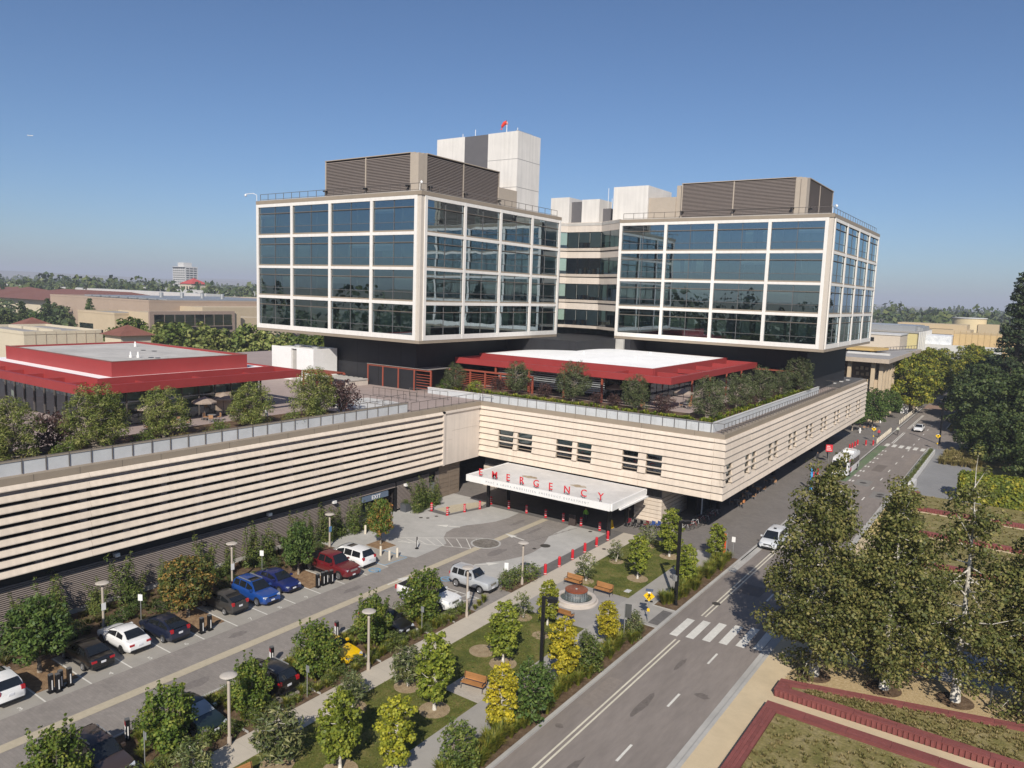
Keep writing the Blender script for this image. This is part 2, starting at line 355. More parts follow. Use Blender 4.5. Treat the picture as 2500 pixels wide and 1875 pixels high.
LANDN = mat_blend('near_ground', [(0.20,0.17,0.12),(0.25,0.22,0.17),(0.28,0.26,0.22)], scale=0.2, bump=0, fine=3)
HILLM = mat_blend('dry_hills', [(0.10,0.10,0.045),(0.20,0.165,0.09),(0.26,0.21,0.125)], scale=0.0016, bump=0, fine=0.01)

# ------------------------------------------------------------------ ground, roads, paths
def sheet(name, poly, z, mat, kind='structure', thick=None):
    mb = MB()
    if thick: mb.prism(poly, z-thick, z)
    else:
        n = len(poly); a = sum(poly[i][0]*poly[(i+1)%n][1]-poly[(i+1)%n][0]*poly[i][1] for i in range(n))
        if a < 0: poly = poly[::-1]
        mb.add([(x, y, z) for x, y in poly], [tuple(range(n))])
    return tag(link(name, mb.mesh(name, mat)), kind=kind)
def rect(x0, y0, x1, y1): return [(x0,y0),(x1,y0),(x1,y1),(x0,y1)]
sheet('ground', rect(-18000,-9000,9000,18000), -0.30, LAND)
sheet('campus_ground', rect(-420,-160,90,300), -0.24, LANDN)
road = sheet('road', rect(-22.75,-70,-14.5,430), -0.13, ASPH, thick=0.08)
sheet('side_street', [(-14.5,161),(60,158),(60,180),(-10,182),(-14.5,187)], -0.13, ASPH, thick=0.08)
sheet('raised_crossing', rect(-22.7,222,-14.5,232), -0.122, M('crossing_pavers', (0.30,0.20,0.15), 0.85, var=0.12))
# left of the road, all flush at z = 0
sheet('driveway', rect(-54.3,-40,-36.1,75), 0.0, PAVD, thick=0.2)
sheet('plaza_pavement', rect(-66,75,-22.75,232), 0.0, PAVP, thick=0.2)
sheet('garage_forecourt', rect(-66,-40,-54.3,75), -0.006, CONCL, thick=0.19)
sheet('cream_path', rect(-36.1,-40,-34.0,75), 0.0, PATHC, thick=0.2)
sheet('lawn', rect(-34.0,-40,-27.4,50.7), 0.0, LAWN, thick=0.2)
sheet('fountain_pavement', rect(-34.0,50.7,-27.4,58.5), 0.0, PLAZG, thick=0.2)
sheet('upper_lawn', rect(-34.0,58.5,-27.4,75), 0.0, LAWN, thick=0.2)
sheet('grey_path', rect(-27.4,-40,-25.0,75), 0.0, PATHG, thick=0.2)
sheet('roadside_bed', rect(-25.0,-40,-23.0,54.6), -0.002, SOIL, thick=0.2)
sheet('ramp_pavement', rect(-25.0,54.6,-23.0,58.5), 0.0, PATHG, thick=0.2)
sheet('upper_roadside_bed', rect(-25.0,58.5,-23.0,75), -0.002, SOIL, thick=0.2)
sheet('bench_pavement', rect(-30.3,36.7,-27.4,39.3), 0.004, mat_pavers('bench_pad_pavers', (0.40,0.35,0.29),(0.45,0.40,0.33), sx=3, var=0.08))
sheet('ramp_tactile_pavement', rect(-23.9,55.0,-23.05,58.1), 0.004, PAVK)
# driveway zones on top of the grey pavers
sheet('light_pavement', [(-60.3,59.2),(-58.3,66.7),(-55.2,66.7),(-54.6,69.3),(-53.8,71.5),(-53.7,73.4),(-49.4,73.4),(-49.2,71.0),(-49.5,68.8),(-50.3,66.9),(-51.2,65.4),(-51.6,63.6),(-51.3,62.0),(-50.4,60.5),(-48.9,59.2),(-48.6,57.0),(-48.5,54.0),(-49.7,53.6),(-55.0,53.6),(-58.5,56.0)], 0.004, CONCL)
sheet('light_pavement_by_bollards', [(-42.1,73.3),(-41.95,70.5),(-41.9,68.3),(-41.2,66.5),(-40.6,64.8),(-40.4,63.0),(-40.5,61.4),(-41.3,59.0),(-42.2,57.6),(-42.9,56.4),(-42.6,55.4),(-41.0,54.9),(-39.5,54.5),(-38.0,54.2),(-37.45,57.0),(-37.5,73.3)], 0.004, CONCL)
sheet('bollard_strip', [(-37.45,57.3),(-36.12,57.3),(-36.12,75),(-55.2,75),(-54.4,72.4),(-55.5,67.6),(-58.3,67.8),(-58.3,66.75),(-55.2,66.75),(-54.55,69.3),(-53.7,72.2),(-53.65,73.45),(-37.5,73.45)], 0.008, PAVK)
sheet('cream_triangle_pavement', [(-58.0,67.9),(-55.6,67.75),(-54.5,72.5),(-55.35,74.9),(-57.5,71.0)], 0.0125, STRIPE)
sheet('parking_pavement', rect(-54.3,-40,-48.75,50.4), 0.004, STALL)
sheet('driveway_stripe', rect(-45.95,-40,-45.15,73.4), 0.016, STRIPE)
sheet('accessible_pavement', rect(-54.3,50.4,-49.1,53.55), 0.006, STALL)
sheet('shrub_bed', rect(-60.6,-40,-54.3,50.8), 0.012, SOIL)
sheet('pad_pavement', rect(-57.6,51.2,-55.2,55.6), 0.012, CONCL)
for y0 in (-2.0, 9.0, 20.0, 31.05, 42.1):
    sheet('planter_bed', [(-54.3,y0+0.1),(-50.3,y0+0.1),(-50.3,y0+2.65),(-54.3,y0+2.65)], 0.05, BARK, thick=0.05)
sheet('planter_bed', [(-54.9,53.4),(-52.6,53.4),(-52.5,55.3),(-54.9,55.5)], 0.05, BARK, thick=0.05)
ISL = [9.2, 14.7, 20.2, 25.7, 31.2, 36.7, 42.2]
for y0 in ISL:
    sheet('island_bed', rect(-41.6,y0,-36.1,y0+2.7), 0.05, SOIL, thick=0.1)
    MBk = MB().box(-41.75,y0-.08,0,-41.6,y0+2.78,.12).box(-41.6,y0-.08,0,-36.1,y0,.12).box(-41.6,y0+2.7,0,-36.1,y0+2.78,.12)
    struct('island_kerb', MBk, CONCL)
sheet('island_bed', rect(-37.4,52.9,-36.1,57.3), 0.05, SOIL, thick=0.1)
for y0 in (11.9, 17.4, 22.9, 28.4, 33.9, 39.4, 44.9):
    sheet('path_edge_bed', rect(-37.3,y0,-36.1,y0+2.8), 0.03, SOIL)
# markings
for k, y in enumerate((18.6,24.15,26.9,29.65,35.2,38.0,40.75)): tag(text('stall_number', '%d' % (k+3), .62, PAINT, None, (-49.15,y+.1,.0095), (0,0,pi/2), depth=.001), kind='structure')
def paint(name, poly, z, mat=None): return sheet(name, poly, z, mat or PAINT)
def bar(x0, y0, x1, y1, wd):
    d = Vector((x1-x0, y1-y0)); n = Vector((-d.y, d.x)).normalized()*wd/2
    return [(x0+n.x,y0+n.y),(x0-n.x,y0-n.y),(x1-n.x,y1-n.y),(x1+n.x,y1+n.y)]
for y0 in (14.5,17.25,20.0,22.8,25.5,28.3,31.0,33.85,36.6,39.4,42.1,44.9,47.65,50.4):
    paint('stall_line', bar(-54.2,y0,-48.8,y0,.10), 0.009)
for y0 in (22.95,25.6,28.45,31.1,33.95,36.6,39.45,42.1,44.95,47.8,50.0):
    paint('stall_line', bar(-42.2,y0,-37.5,y0,.10), 0.0175)
for k in range(4): paint('hatch_line', bar(-42.0+k*1.1,47.9,-40.9+k*1.1,49.9,.10), 0.0175)
def arrow(x0, y0, x1, y1, z):
    d = Vector((x1-x0, y1-y0)); L = d.length; t = d/L; n = Vector((-t.y, t.x))
    def q(a, b): return (x0+t.x*a+n.x*b, y0+t.y*a+n.y*b)
    paint('lane_arrow', [q(0,.09),q(0,-.09),q(L*.5,-.09),q(L*.5,-.42),q(L,0),q(L*.5,.42),q(L*.5,.09)], z)
arrow(-51.3,64.4,-54.0,63.2,0.013); arrow(-43.2,65.4,-46.1,65.9,0.021); arrow(-42.8,56.1,-41.2,58.2,0.013); arrow(-45.75,47.2,-45.5,50.2,0.021)
paint('hatch_border', bar(-54.8,56.6,-47.0,63.1,.10), 0.0135); paint('hatch_border', bar(-53.2,56.4,-45.5,59.8,.10), 0.0135)
for k in range(9):
    a = k/9.0; x0, y0 = -54.0+7.4*a, 56.9+6.2*a; x1, y1 = -51.9+7.6*a, 56.8+3.6*a
    paint('hatch_line', bar(x0, y0, min(x1,-45.4), y1, .08), 0.0145)
paint('accessible_border', bar(-49.4,50.5,-49.2,53.4,.10), 0.010, PAINTB); paint('accessible_border', bar(-54,53.45,-49.2,53.45,.10), 0.010, PAINTB)
paint('accessible_border', bar(-54,50.5,-49.3,50.5,.10), 0.012, PAINTB)
for cx, cy in ((-49.2,49.0), (-42.6,51.6)):
    mb = MB(); n = 20
    mb.add([(cx+r*math.cos(2*pi*k/n), cy+r*math.sin(2*pi*k/n), 0.0185) for r in (.42,.6) for k in range(n)], [(k,(k+1)%n,n+(k+1)%n,n+k) for k in range(n)])
    mb.box(cx-.3,cy-.05,.0165,cx+.75,cy+.08,.0185); mb.box(cx-.05,cy-.05,.0165,cx+.08,cy+.6,.0175)
    struct('accessible_marking', mb, PAINTB)
# road markings
ZR = -0.126
paint('double_line', rect(-21.05,-70,-20.92,53.9), ZR, PAINTY); paint('double_line', rect(-20.72,-70,-20.59,53.9), ZR, PAINTY)
paint('double_line', rect(-21.05,59.4,-20.92,101), ZR, PAINTY); paint('double_line', rect(-20.72,59.4,-20.59,101), ZR, PAINTY)
for k in range(6): paint('zebra_bar', rect(-21.75+1.22*k,54.4+.35*k,-21.1+1.22*k,58.2+.42*k), ZR)
y0 = 0.5
while y0 < 240:
    if not 53 < y0 < 60: paint('lane_dash', rect(-17.6,y0,-17.44,y0+2.0), ZR)
    y0 += 7.3
for k in range(6): paint('zebra_bar', rect(-21.9+1.22*k,156.2-.1*k,-21.2+1.22*k,159.4-.1*k), ZR)
paint('bike_lane_line', rect(-21.25,160.3,-21.1,176), ZR); paint('bike_lane_line', rect(-20.95,160.3,-20.8,176), ZR)
paint('bike_lane_line', rect(-21.3,182.3,-21.15,208), ZR); paint('bike_lane_line', rect(-21.0,182.3,-20.85,208), ZR)
paint('green_bike_lane', [(-22.7,120),(-21.5,120),(-21.3,156),(-22.7,156)], ZR, PAINTG)
for k in range(12):
    for dx in (0, .45): paint('bike_dash', rect(-21.35+dx,104+4.2*k,-21.1+dx,105.1+4.2*k), ZR+.003)
struct('zebra_bar', MB().box(-22.6,223,-.12,-22.59,223.1,-.119), PAINT)
for k in range(7): paint('crossing_dash', rect(-21.8+1.0*k,222.3,-21.2+1.0*k,222.9), -0.117)
for cx, cy, n_ in ((-19.3,121.0,1), (-19.6,112.6,3), (-16.0,114.5,2)):
    sheet('utility_pad', rect(-1.1+cx,-2.2+cy,1.1+cx,2.2+cy), ZR-.001, M('utility_concrete', (0.21,0.195,0.175), 0.85, var=0.1))
    for k in range(n_):
        struct('utility_cover', MB().cyl((cx,cy+(k-(n_-1)/2)*1.3), .5, ZR, ZR+.006, 16), IRON)
for cx, cy, r in ((-40.5,65.4,.55), (-20.9,62.7,.38), (-18.6,28.0,.35), (-31.6,46.5,.12)):
    struct('manhole_cover', MB().cyl((cx,cy), r, -.12 if cx > -22 else .005, -.121 if cx > -22 else .02, 20), IRON)
for cx, cy in ((-57.0,64.2),(-56.3,64.6),(-56.0,65.8),(-57.3,69.5),(-40.9,63.9),(-39.2,72.8),(-35.2,68.6)):
    struct('drain_cover', MB().cyl((cx,cy), .22, .005, .019, 14), IRON)
mb = MB().cyl((-45.75,61.9), 1.62, .004, .0225, 36); struct('paving_medallion_rim', mb, CONCL)
mb = MB().cyl((-45.75,61.9), 1.42, .004, .0265, 36); struct('paving_medallion', mb, mat_blend('medallion_bronze', [(0.10,0.085,0.07),(0.17,0.15,0.125),(0.24,0.21,0.18)], scale=1.3, bump=.2, fine=5))
# road wear: repair patches, tyre-darkened lane centres and oil drips
PATCH = M('asphalt_patch', (0.165,0.138,0.118), .9, var=.12, scale=3, stain=.1); PATCH2 = M('asphalt_patch_pale', (0.245,0.207,0.176), .9, var=.10, scale=3, stain=.1)
for x0, y0, x1, y1, m in ((-20.4,66.5,-18.3,69.2,PATCH),(-16.8,88,-15.2,97,PATCH),(-22.4,41,-21.3,45.5,PATCH2),(-17.2,29.5,-15.3,32,PATCH2),(-19.9,131,-18.4,137,PATCH),(-16.4,140,-15.2,152,PATCH2),(-22.3,90,-21.5,104,PATCH2),(-19.8,20,-18.0,23.5,PATCH)):
    sheet('asphalt_repair', [(x0,y0),(x1,y0+.05),(x1+.03,y1),(x0+.04,y1-.08)], ZR-.002, m)
def stain(x, y, rx, ry, z, m, seed):
    q = random.Random(seed); n = 14
    sheet('oil_stain', [(x+rx*math.cos(2*pi*k/n)*q.uniform(.7,1.15), y+ry*math.sin(2*pi*k/n)*q.uniform(.7,1.15)) for k in range(n)], z, m)
OILM = M('oil_stain', (0.15,0.127,0.110), .8, var=.2, scale=5); OILD = M('driveway_stain', (0.185,0.163,0.146), .8, var=.2, scale=4)
for k, (x, y, rx, ry) in enumerate(((-18.9,43.6,.28,1.9),(-19.1,50.2,.22,1.2),(-16.2,47.0,.5,.4),(-19.2,34.0,.3,2.2),(-18.8,75.0,.25,2.5),(-16.0,63.0,.7,.35),(-22.0,38.0,.3,.25))): stain(x, y, rx, ry, ZR-.0005, OILM, k)
for k, (x, y, rx, ry) in enumerate(((-51.5,24.2,.7,.3),(-51.8,35.1,.6,.35),(-51.2,26.8,.5,.25),(-47.6,33.0,.4,.8),(-43.6,27.0,.5,1.0),(-42.8,38.5,.35,.7),(-47.4,44.5,.4,1.2),(-43.2,60.5,.6,1.6),(-44.2,68.8,.25,1.9),(-47.3,70.2,.3,1.6),(-39.9,52.0,.5,.3))): stain(x, y, rx, ry, .0095 if x < -48.7 else .0065, OILD, 50+k)
for k in range(9): paint('skid_mark', bar(-43.0+.2*k,63.2+1.05*k,-42.8+.23*k,64.2+1.08*k,.12), .0068, OILD)
# kerbs
K = MB()
K.box(-23.0,-70,-.2,-22.75,71.3,.012).box(-22.75,71.3,-.2,-22.15,118,-.118).box(-23.0,71.3,-.2,-22.75,118,.006).box(-23.0,118,-.2,-22.75,222,.012)
struct('road_kerb', K, CONCL)
K = MB().box(-14.5,-70,-.2,-14.25,160.5,.012).box(-14.95,-70,-.2,-14.5,160.5,-.121).box(-14.5,188,-.2,-14.25,420,.02)
struct('far_road_kerb', K, CONCL)
struct('ramp_kerb', MB().box(-25.0,58.5,.0,-23.0,58.62,.03).box(-25.0,54.45,.0,-23.0,54.6,.03).box(-25.12,58.5,0,-25.0,75,.03).box(-25.12,-40,0,-25.0,54.6,.03), CONCL)
# right side of the road
sheet('tan_pavement', rect(-14.25,-70,-12.3,94), 0.0, WALKC, thick=0.2)
sheet('yellow_pavement', rect(-14.25,94,-12.4,118.5), 0.0, WALKY, thick=0.2)
sheet('grey_corner_pavement', [(-14.25,118.5),(-4,118.5),(-6.5,143),(-9.5,151),(-12,154),(-12.1,160),(-14.25,160)], 0.0, M('corner_paving', (0.24,0.235,0.23), .85, var=.06, stain=.08), thick=0.2)
sheet('gravel_ground', rect(-12.3,51.2,70,62), -0.004, GRAVEL, thick=0.2)
sheet('grey_footpath', [(-12.3,57.0),(3,61.4),(70,80),(70,87),(3,67.8),(-12.3,62.6)], 0.004, PATHG, thick=0.2)
sheet('tan_strip_pavement', rect(-12.3,48.2,70,49.9), 0.0, WALKC, thick=0.2)
sheet('terrace_lawn', rect(-12.3,62.6,70,118.5), -0.008, MEADOW, thick=0.2)
sheet('corner_lawn', [(-12,154.2),(-9.4,151),(-6.4,143),(-3,120),(60,118.5),(60,158),(-12,160)], -0.003, MEADOW, thick=0.2)
sheet('far_verge', [(-14.25,188),(-9.5,183),(60,181),(60,420),(-14.25,420)], -0.003, LAWN, thick=0.2)
sheet('far_plaza_ground', rect(-70,232,-22.75,420), -0.004, LAWN, thick=0.2)
struct('verge_kerb', MB().prism([(-14.4,187.6),(-9.5,182.6),(60,180.6),(60,180.3),(-9.6,182.3),(-14.5,187.2)], -.2, .02), CONCL)
# ------------------------------------------------------------------ glazing
GLT = mat_glass('tower_glass', tint=(0.66,0.78,0.72), refl=0.36, wave=0.08, wscale=0.22, rcol=(0.62,0.78,0.88))
GLW = mat_glass('tower_glass_wavy', tint=(0.62,0.75,0.70), refl=0.36, wave=0.20, wscale=0.26, rcol=(0.62,0.76,0.84))
GLS = mat_glass('spandrel_glass', tint=(0.34,0.42,0.42), refl=0.36, wave=0.08, wscale=0.22, rcol=(0.60,0.75,0.85))
GLC = mat_glass('clear_glass', tint=(0.74,0.84,0.80), refl=0.10)
BLIND = M('window_blind', (0.62, 0.66, 0.60), 0.9, var=0.04, rnd=0.12)
ROOMG = M('room_wall_green', (0.50, 0.58, 0.44), 0.9, var=0.06, rnd=0.2)
ROOMD = M('room_dark', (0.16, 0.17, 0.155), 0.9, var=0.2)
ROOMC = M('room_ceiling', (0.30, 0.31, 0.28), 0.9)
MULL = M('mullion_metal', (0.16, 0.155, 0.15), 0.45, metal=0.2, var=0.03)

def clap(root, name, axis, plane, out, a0, a1, zb, zt, mat, lip=0.20, back=0.25, top=0.0):
    """one clapboard: lower edge stands proud, face leans back to the top"""
    prof = [(plane+out*lip, zb), (plane+out*lip, zb+.05), (plane+out*top, zt), (plane-out*back, zt), (plane-out*back, zb+.02)]
    if out > 0: prof = prof[::-1]
    if axis == 'y': prof = prof[::-1]
    return part(MB().ext(prof, axis, a0, a1), name, mat, root)
def cut(a0, a1, holes):
    segs = [(a0, a1)]
    for h0, h1 in holes:
        n = []
        for s0, s1 in segs:
            if h1 <= s0 or h0 >= s1: n.append((s0, s1)); continue
            if h0 > s0: n.append((s0, h0))
            if h1 < s1: n.append((h1, s1))
        segs = n
    return [s for s in segs if s[1]-s[0] > .05]
ROWS = [(11.36,10.98),(10.90,10.16),(10.08,9.37),(9.29,8.57),(8.49,7.77),(7.69,6.96),(6.88,6.16),(6.08,5.36),(5.28,4.56)]

# ------------------------------------------------------------------ hospital podium: emergency wing and street wing
YE, XR, XG = 79.26, -26.64, -60.2
pod = thing('hospital_podium', 'cream clapboard hospital podium with rooftop garden above the emergency entrance', 'building', (-43, 100, 0))
EW = [(-57.0,-54.6),(-53.95,-51.65),(-48.05,-45.7),(-45.05,-43.0),(-38.85,-36.8),(-35.8,-33.8)]
SW = [(80.0,81.9)]
for k in range(8):
    b = 86.4+9.3*k; SW += [(b, b+1.7), (b+2.5, b+4.2)]
for i, (zt, zb) in enumerate(ROWS):
    js = [XG+.02,-54.45,-45.6,-36.65,-27.84]
    for j in range(4):
        for s0, s1 in cut(js[j]+.012, js[j+1]-.012, EW if i in (4,5,6) else []):
            clap(pod, 'clapboard', 'x', YE, -1, s0, s1, zb, zt, CREAM)
    # corner boards return round the street corner
    prof = [(YE-.17,zb),(YE-.17,zb+.05),(YE-.02,zt),(YE+.25,zt),(YE+.25,zb+.02)]
    mb = MB(); n = len(prof)
    mb.add([(-27.828,p,z) for p,z in prof]+[(XR+(YE-p),p,z) for p,z in prof], [tuple(range(n-1,-1,-1)), tuple(range(n,2*n))]+[(k2,(k2+1)%n,n+(k2+1)%n,n+k2) for k2 in range(n)])
    part(mb, 'clapboard', CREAM, pod)
    mb = MB()
    mb.add([(XR+(YE-p),p,z) for p,z in prof]+[(XR+(YE-p),88.0,z) for p,z in prof], [tuple(range(n-1,-1,-1)), tuple(range(n,2*n))]+[(k2,(k2+1)%n,n+(k2+1)%n,n+k2) for k2 in range(n)])
    hs = SW if i in (4,5,6) else []
    if not hs: part(mb, 'clapboard', CREAM, pod)
    y0 = 88.0 if not hs else YE+.26
    if hs: part(MB().ext([(XR+.17,zb),(XR+.17,zb+.05),(XR+.02,zt),(XR-.25,zt),(XR-.25,zb+.02)][::1], 'y', YE-.17, 79.98), 'clapboard', CREAM, pod)
    ys = ([88.0] if not hs else [79.99])+[97.1,106.2,115.3,124.4,133.5,142.6,151.7,160.9]
    for j in range(len(ys)-1):
        for s0, s1 in cut(ys[j]+.012, ys[j+1]-.012, hs):
            clap(pod, 'clapboard', 'y', XR, 1, s0, s1, zb, zt, CREAM)
# windows behind the boards with the lips running across
for (x0, x1) in EW:
    wn = piece('window', GLC, pod, x0,YE+.18,6.45,x1,YE+.22,8.54); wn = part(MB().box(x0+.0,YE+.34,8.50,x1,YE+.4,8.54), 'window_head', TAN, pod)
    bl = (.62,.66,.36,.62,.05,.12)[EW.index((x0, x1))]
    if bl: piece('blind', BLIND, wn, x0+.05,YE+.30,8.5-2.0*bl,x1-.05,YE+.33,8.5)
    piece('room', ROOMD, wn, x0-.3,YE+2.2,6.2,x1+.3,YE+2.3,8.7)
    part(MB().box(x0-.0,YE+.05,6.4,x0+.06,YE+.2,8.54).box(x1-.06,YE+.05,6.4,x1,YE+.2,8.54).box(x0,YE+.05,6.40,x1,YE+.2,6.47), 'window_frame', TAN, wn)
    for zb in (7.77, 6.96): piece('lip', CREAM, wn, x0,YE-.16,zb-.02,x1,YE-.02,zb+.14)
for (y0, y1) in SW:
    piece('window', GLC, pod, XR-.22,y0,6.45,XR-.18,y1,8.54); wn = part(MB().box(XR-.40,y0,8.50,XR-.34,y1,8.54), 'window_head', TAN, pod)
    piece('room', ROOMD, wn, XR-2.3,y0-.3,6.2,XR-2.2,y1+.3,8.7)
    if RN.random() < .5: piece('blind', BLIND, wn, XR-.33,y0+.05,8.5-RN.choice([.7,1.3]),XR-.30,y1-.05,8.5)
    part(MB().box(XR-.2,y0,6.4,XR-.05,y0+.05,8.54).box(XR-.2,y1-.05,6.4,XR-.05,y1,8.54), 'window_frame', TAN, wn)
    for zb in (7.77, 6.96): piece('lip', CREAM, wn, XR+.02,y0,zb-.02,XR+.16,y1,zb+.14)
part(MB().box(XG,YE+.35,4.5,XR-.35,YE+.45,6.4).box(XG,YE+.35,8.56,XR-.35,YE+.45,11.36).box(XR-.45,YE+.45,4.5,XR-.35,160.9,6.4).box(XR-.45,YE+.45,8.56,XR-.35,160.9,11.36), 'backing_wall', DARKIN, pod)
part(MB().box(XG,YE+.12,11.36,XR-.12,YE+.7,11.9).box(XR-.7,YE+.7,11.36,XR-.12,160.95,11.9), 'cornice', TAN, pod)
for x in (-54.45,-45.6,-36.65,-30.2): piece('cornice_joint', DARKIN, pod, x-.012,YE+.115,11.36,x+.012,YE+.13,11.9)
part(MB().box(XG-.4,YE+.2,4.45,XR-.2,160.9,4.52), 'soffit', M('soffit_panel',(0.20,0.17,0.145),.8), pod)
part(MB().box(XG+.05,YE+.75,11.2,XR-.75,160.9,11.84), 'roof_deck', TERR, pod)
part(MB().box(-31.2,139.5,11.84,XR-.72,160.85,11.97), 'low_roof', M('dark_roof',(0.10,0.095,0.09),.9,var=.12,stain=.1), pod)
for k in range(4): piece('roof_hatch', CONCW, pod, -30.2+.35*k,141+4.2*k,11.97,-29.6+.35*k,141.8+4.2*k,12.1)
for y in (160.9,): part(MB().box(-33,y,4.5,XR-.1,y+.2,11.9), 'end_wall', DARKIN, pod)
# ground floor behind the overhang
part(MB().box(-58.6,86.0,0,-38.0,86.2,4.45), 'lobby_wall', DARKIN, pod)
for k in range(10): piece('lobby_glass', GLC, pod, -57.8+1.9*k,85.7,.05,-56.1+1.9*k,85.74,3.4)
for k in range(11): piece('lobby_mullion', BLACKM, pod, -58.0+1.9*k,85.66,0,-57.9+1.9*k,85.8,4.4)
# stone piers either side of the entrance, boards of their own
for nm, (px0, py0, px1, py1) in (('l', (-60.6,81.0,-56.2,89)), ('r', (-37.8,81.0,-34.3,89))):
    pr = part(MB().box(px0+.1,py0+.1,0,px1-.1,py1,4.4), 'pier', CREAM2, pod)
    for k in range(6):
        z0 = .02+.50*k
        piece('pier_board', CREAM, pr, px0,py0,z0,px1,py0+.25,z0+.44); piece('pier_board', CREAM, pr, px1-.25,py0+.25,z0,px1,py1,z0+.44)
    for k in range(10): piece('grille_bar', BLACKM, pr, px0+.05,py0+.02,3.12+.13*k,px1-.05,py0+.1,3.19+.13*k)
# the second leg of the right pier runs back under the overhang, then the street front glazing
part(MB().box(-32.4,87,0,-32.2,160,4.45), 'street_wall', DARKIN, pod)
for k in range(24):
    y = 88+3.0*k
    piece('street_glass', GLC, pod, -32.0,y+.1,.1,-31.96,y+2.9,3.6); piece('street_mullion', BLACKM if k % 4 else WHITE, pod, -32.05,y-.05,0,-31.9,y+.05,4.4)
for y in (92,104,116,128,140,152): part(MB().cyl((-31.2,y),.3,0,4.45,14), 'column', BLACKM, pod, smooth=True, sharp=40)
for k in range(2): piece('entry_portal', WHITE, pod, -32.1,121+.0+8*k,0,-31.7,121.25+8*k,3.4)
piece('entry_portal', WHITE, pod, -32.1,121,3.2,-31.7,129.25,3.45)
# rooftop planters and rail
for x0 in np.arange(-58.4, -28.4, 1.45): piece('planter_panel', CONCP, pod, x0+.01,79.78,11.85,min(x0+1.44,-28.3),79.92,12.88)
for y0 in np.arange(79.95, 128, 1.9): piece('planter_panel', CONCP, pod, -28.42,y0+.01,11.85,-28.3,min(y0+1.89,128.4),12.88)
part(MB().box(-58.4,79.76,12.88,-28.3,80.05,12.95).box(-28.56,80.05,12.88,-28.25,128.4,12.95).box(-70.5,80.3,12.6,-58.4,80.62,12.75), 'planter_coping', CONCW, pod)
part(MB().box(-58.4,79.93,11.85,-28.42,86.6,12.62).box(-70.5,80.62,11.85,-58.4,86.6,12.62).box(-33.8,86.6,11.85,-28.42,128.4,12.62), 'planter_soil', SOIL, pod)
part(MB().box(-70.5,80.35,11.85,-58.42,80.5,12.6), 'planter_wall', CONCP, pod)
def railing(root, p0, p1, step, z0=11.9, h=1.12, r=.025, sub=True, kick=False):
    p0 = Vector(p0); p1 = Vector(p1); d = p1-p0; n = max(1, round(d.length/step)); mb = MB()
    mb.tube([(p0.x,p0.y,z0+h),(p1.x,p1.y,z0+h)], r*1.3, 5)
    if kick: mb.tube([(p0.x,p0.y,z0+.12),(p1.x,p1.y,z0+.12)], r, 5)
    part(mb, 'top_rail', RAIL, root)
    me = MB().box(-r,-r,0,r,r,h).mesh('rail_post', RAIL)
    for k in range(n+1):
        p = p0+d*k/n; link('rail_post', me, root, (p.x, p.y, z0))
railing(pod, (XG+.1,YE+.35), (XR-.35,YE+.35), 1.45)
railing(pod, (XR-.35,YE+.35), (XR-.35,138.5), 1.25)
railing(pod, (XR-.35,138.5), (-31.2,139.4), 1.25)
for k in range(46): piece('post_shadow_bar', RAIL, pod, -28.1,80.6+1.25*k,11.88,-27.3,80.75+1.25*k,12.0)  # dark bars put in as the rail posts' shadows on the ledge

# ------------------------------------------------------------------ entrance canopy with its sign letters
can = thing('entrance_canopy', 'white flat entrance canopy with red EMERGENCY letters over the driveway', 'canopy', (-45.3, 75, 0))
part(MB().box(-55.0,70.45,4.22,-35.6,79.0,4.34), 'roof', CANOPYT, can)
part(MB().box(-55.2,70.25,3.62,-54.98,79.0,4.40).box(-55.2,79.0,3.75,-35.4,79.08,4.36), 'edge_trim', WHITE, can)
for k in range(5):
    x0 = -54.98+3.874*k; part(MB().ext([(70.25,3.62),(70.45,3.62),(70.45,4.40),(70.25,4.40)], 'x', x0+.01, x0+3.864), 'fascia_panel', WHITE, can)
for k in range(6):
    y0 = 70.46+1.42*k; piece('fascia_panel', WHITE, can, -35.62,y0+.01,3.62,-35.42,y0+1.41,4.40)
part(MB().box(-54.9,70.5,3.66,-35.7,78.9,3.72), 'soffit', M('canopy_soffit',(0.22,0.215,0.21),.7), can)
part(MB().box(-35.4,72.0,3.45,-35.15,79.0,3.62), 'gutter', WHITE, can)
for cx, cy in ((-48.8,74.6),(-42.2,74.9)):
    mb = MB(); n = 18
    mb.add([(cx+(1+.3*math.sin(3.1*k))*1.05*math.cos(2*pi*k/n), cy+(1+.25*math.cos(2.3*k))*.55*math.sin(2*pi*k/n), 4.344) for k in range(n)], [tuple(range(n))])
    part(mb, 'water_stain', RUST, can)
for x, y in ((-53.8,77.4),(-37,77.4),(-37,73),(-53.8,73)): part(MB().cyl((x,y),.22,0,3.7,12), 'column', BLACKM, can, smooth=True, sharp=40)
LX = [-53.3,-51.2,-49.25,-47.3,-45.3,-43.35,-41.2,-39.05,-36.95]
for ch, x in zip('EMERGENCY', LX):
    lt = text('letter', ch, 1.14, SIGNRED, can, (x,70.62,4.90), (pi/2,0,0), depth=.04, bold=.004)
    piece('letter_foot', BLACKM, can, x-.12,70.6,4.34,x-.07,70.64,4.52); piece('letter_foot', BLACKM, can, x+.07,70.6,4.34,x+.12,70.64,4.52)
text('fascia_lettering', 'MARC & LAURA ANDREESSEN EMERGENCY DEPARTMENT', .34, M('lettering_grey',(0.30,0.31,0.33),.6), can, (-45.2,70.243,4.0), (pi/2,0,0), depth=.004, spacing=1.72)

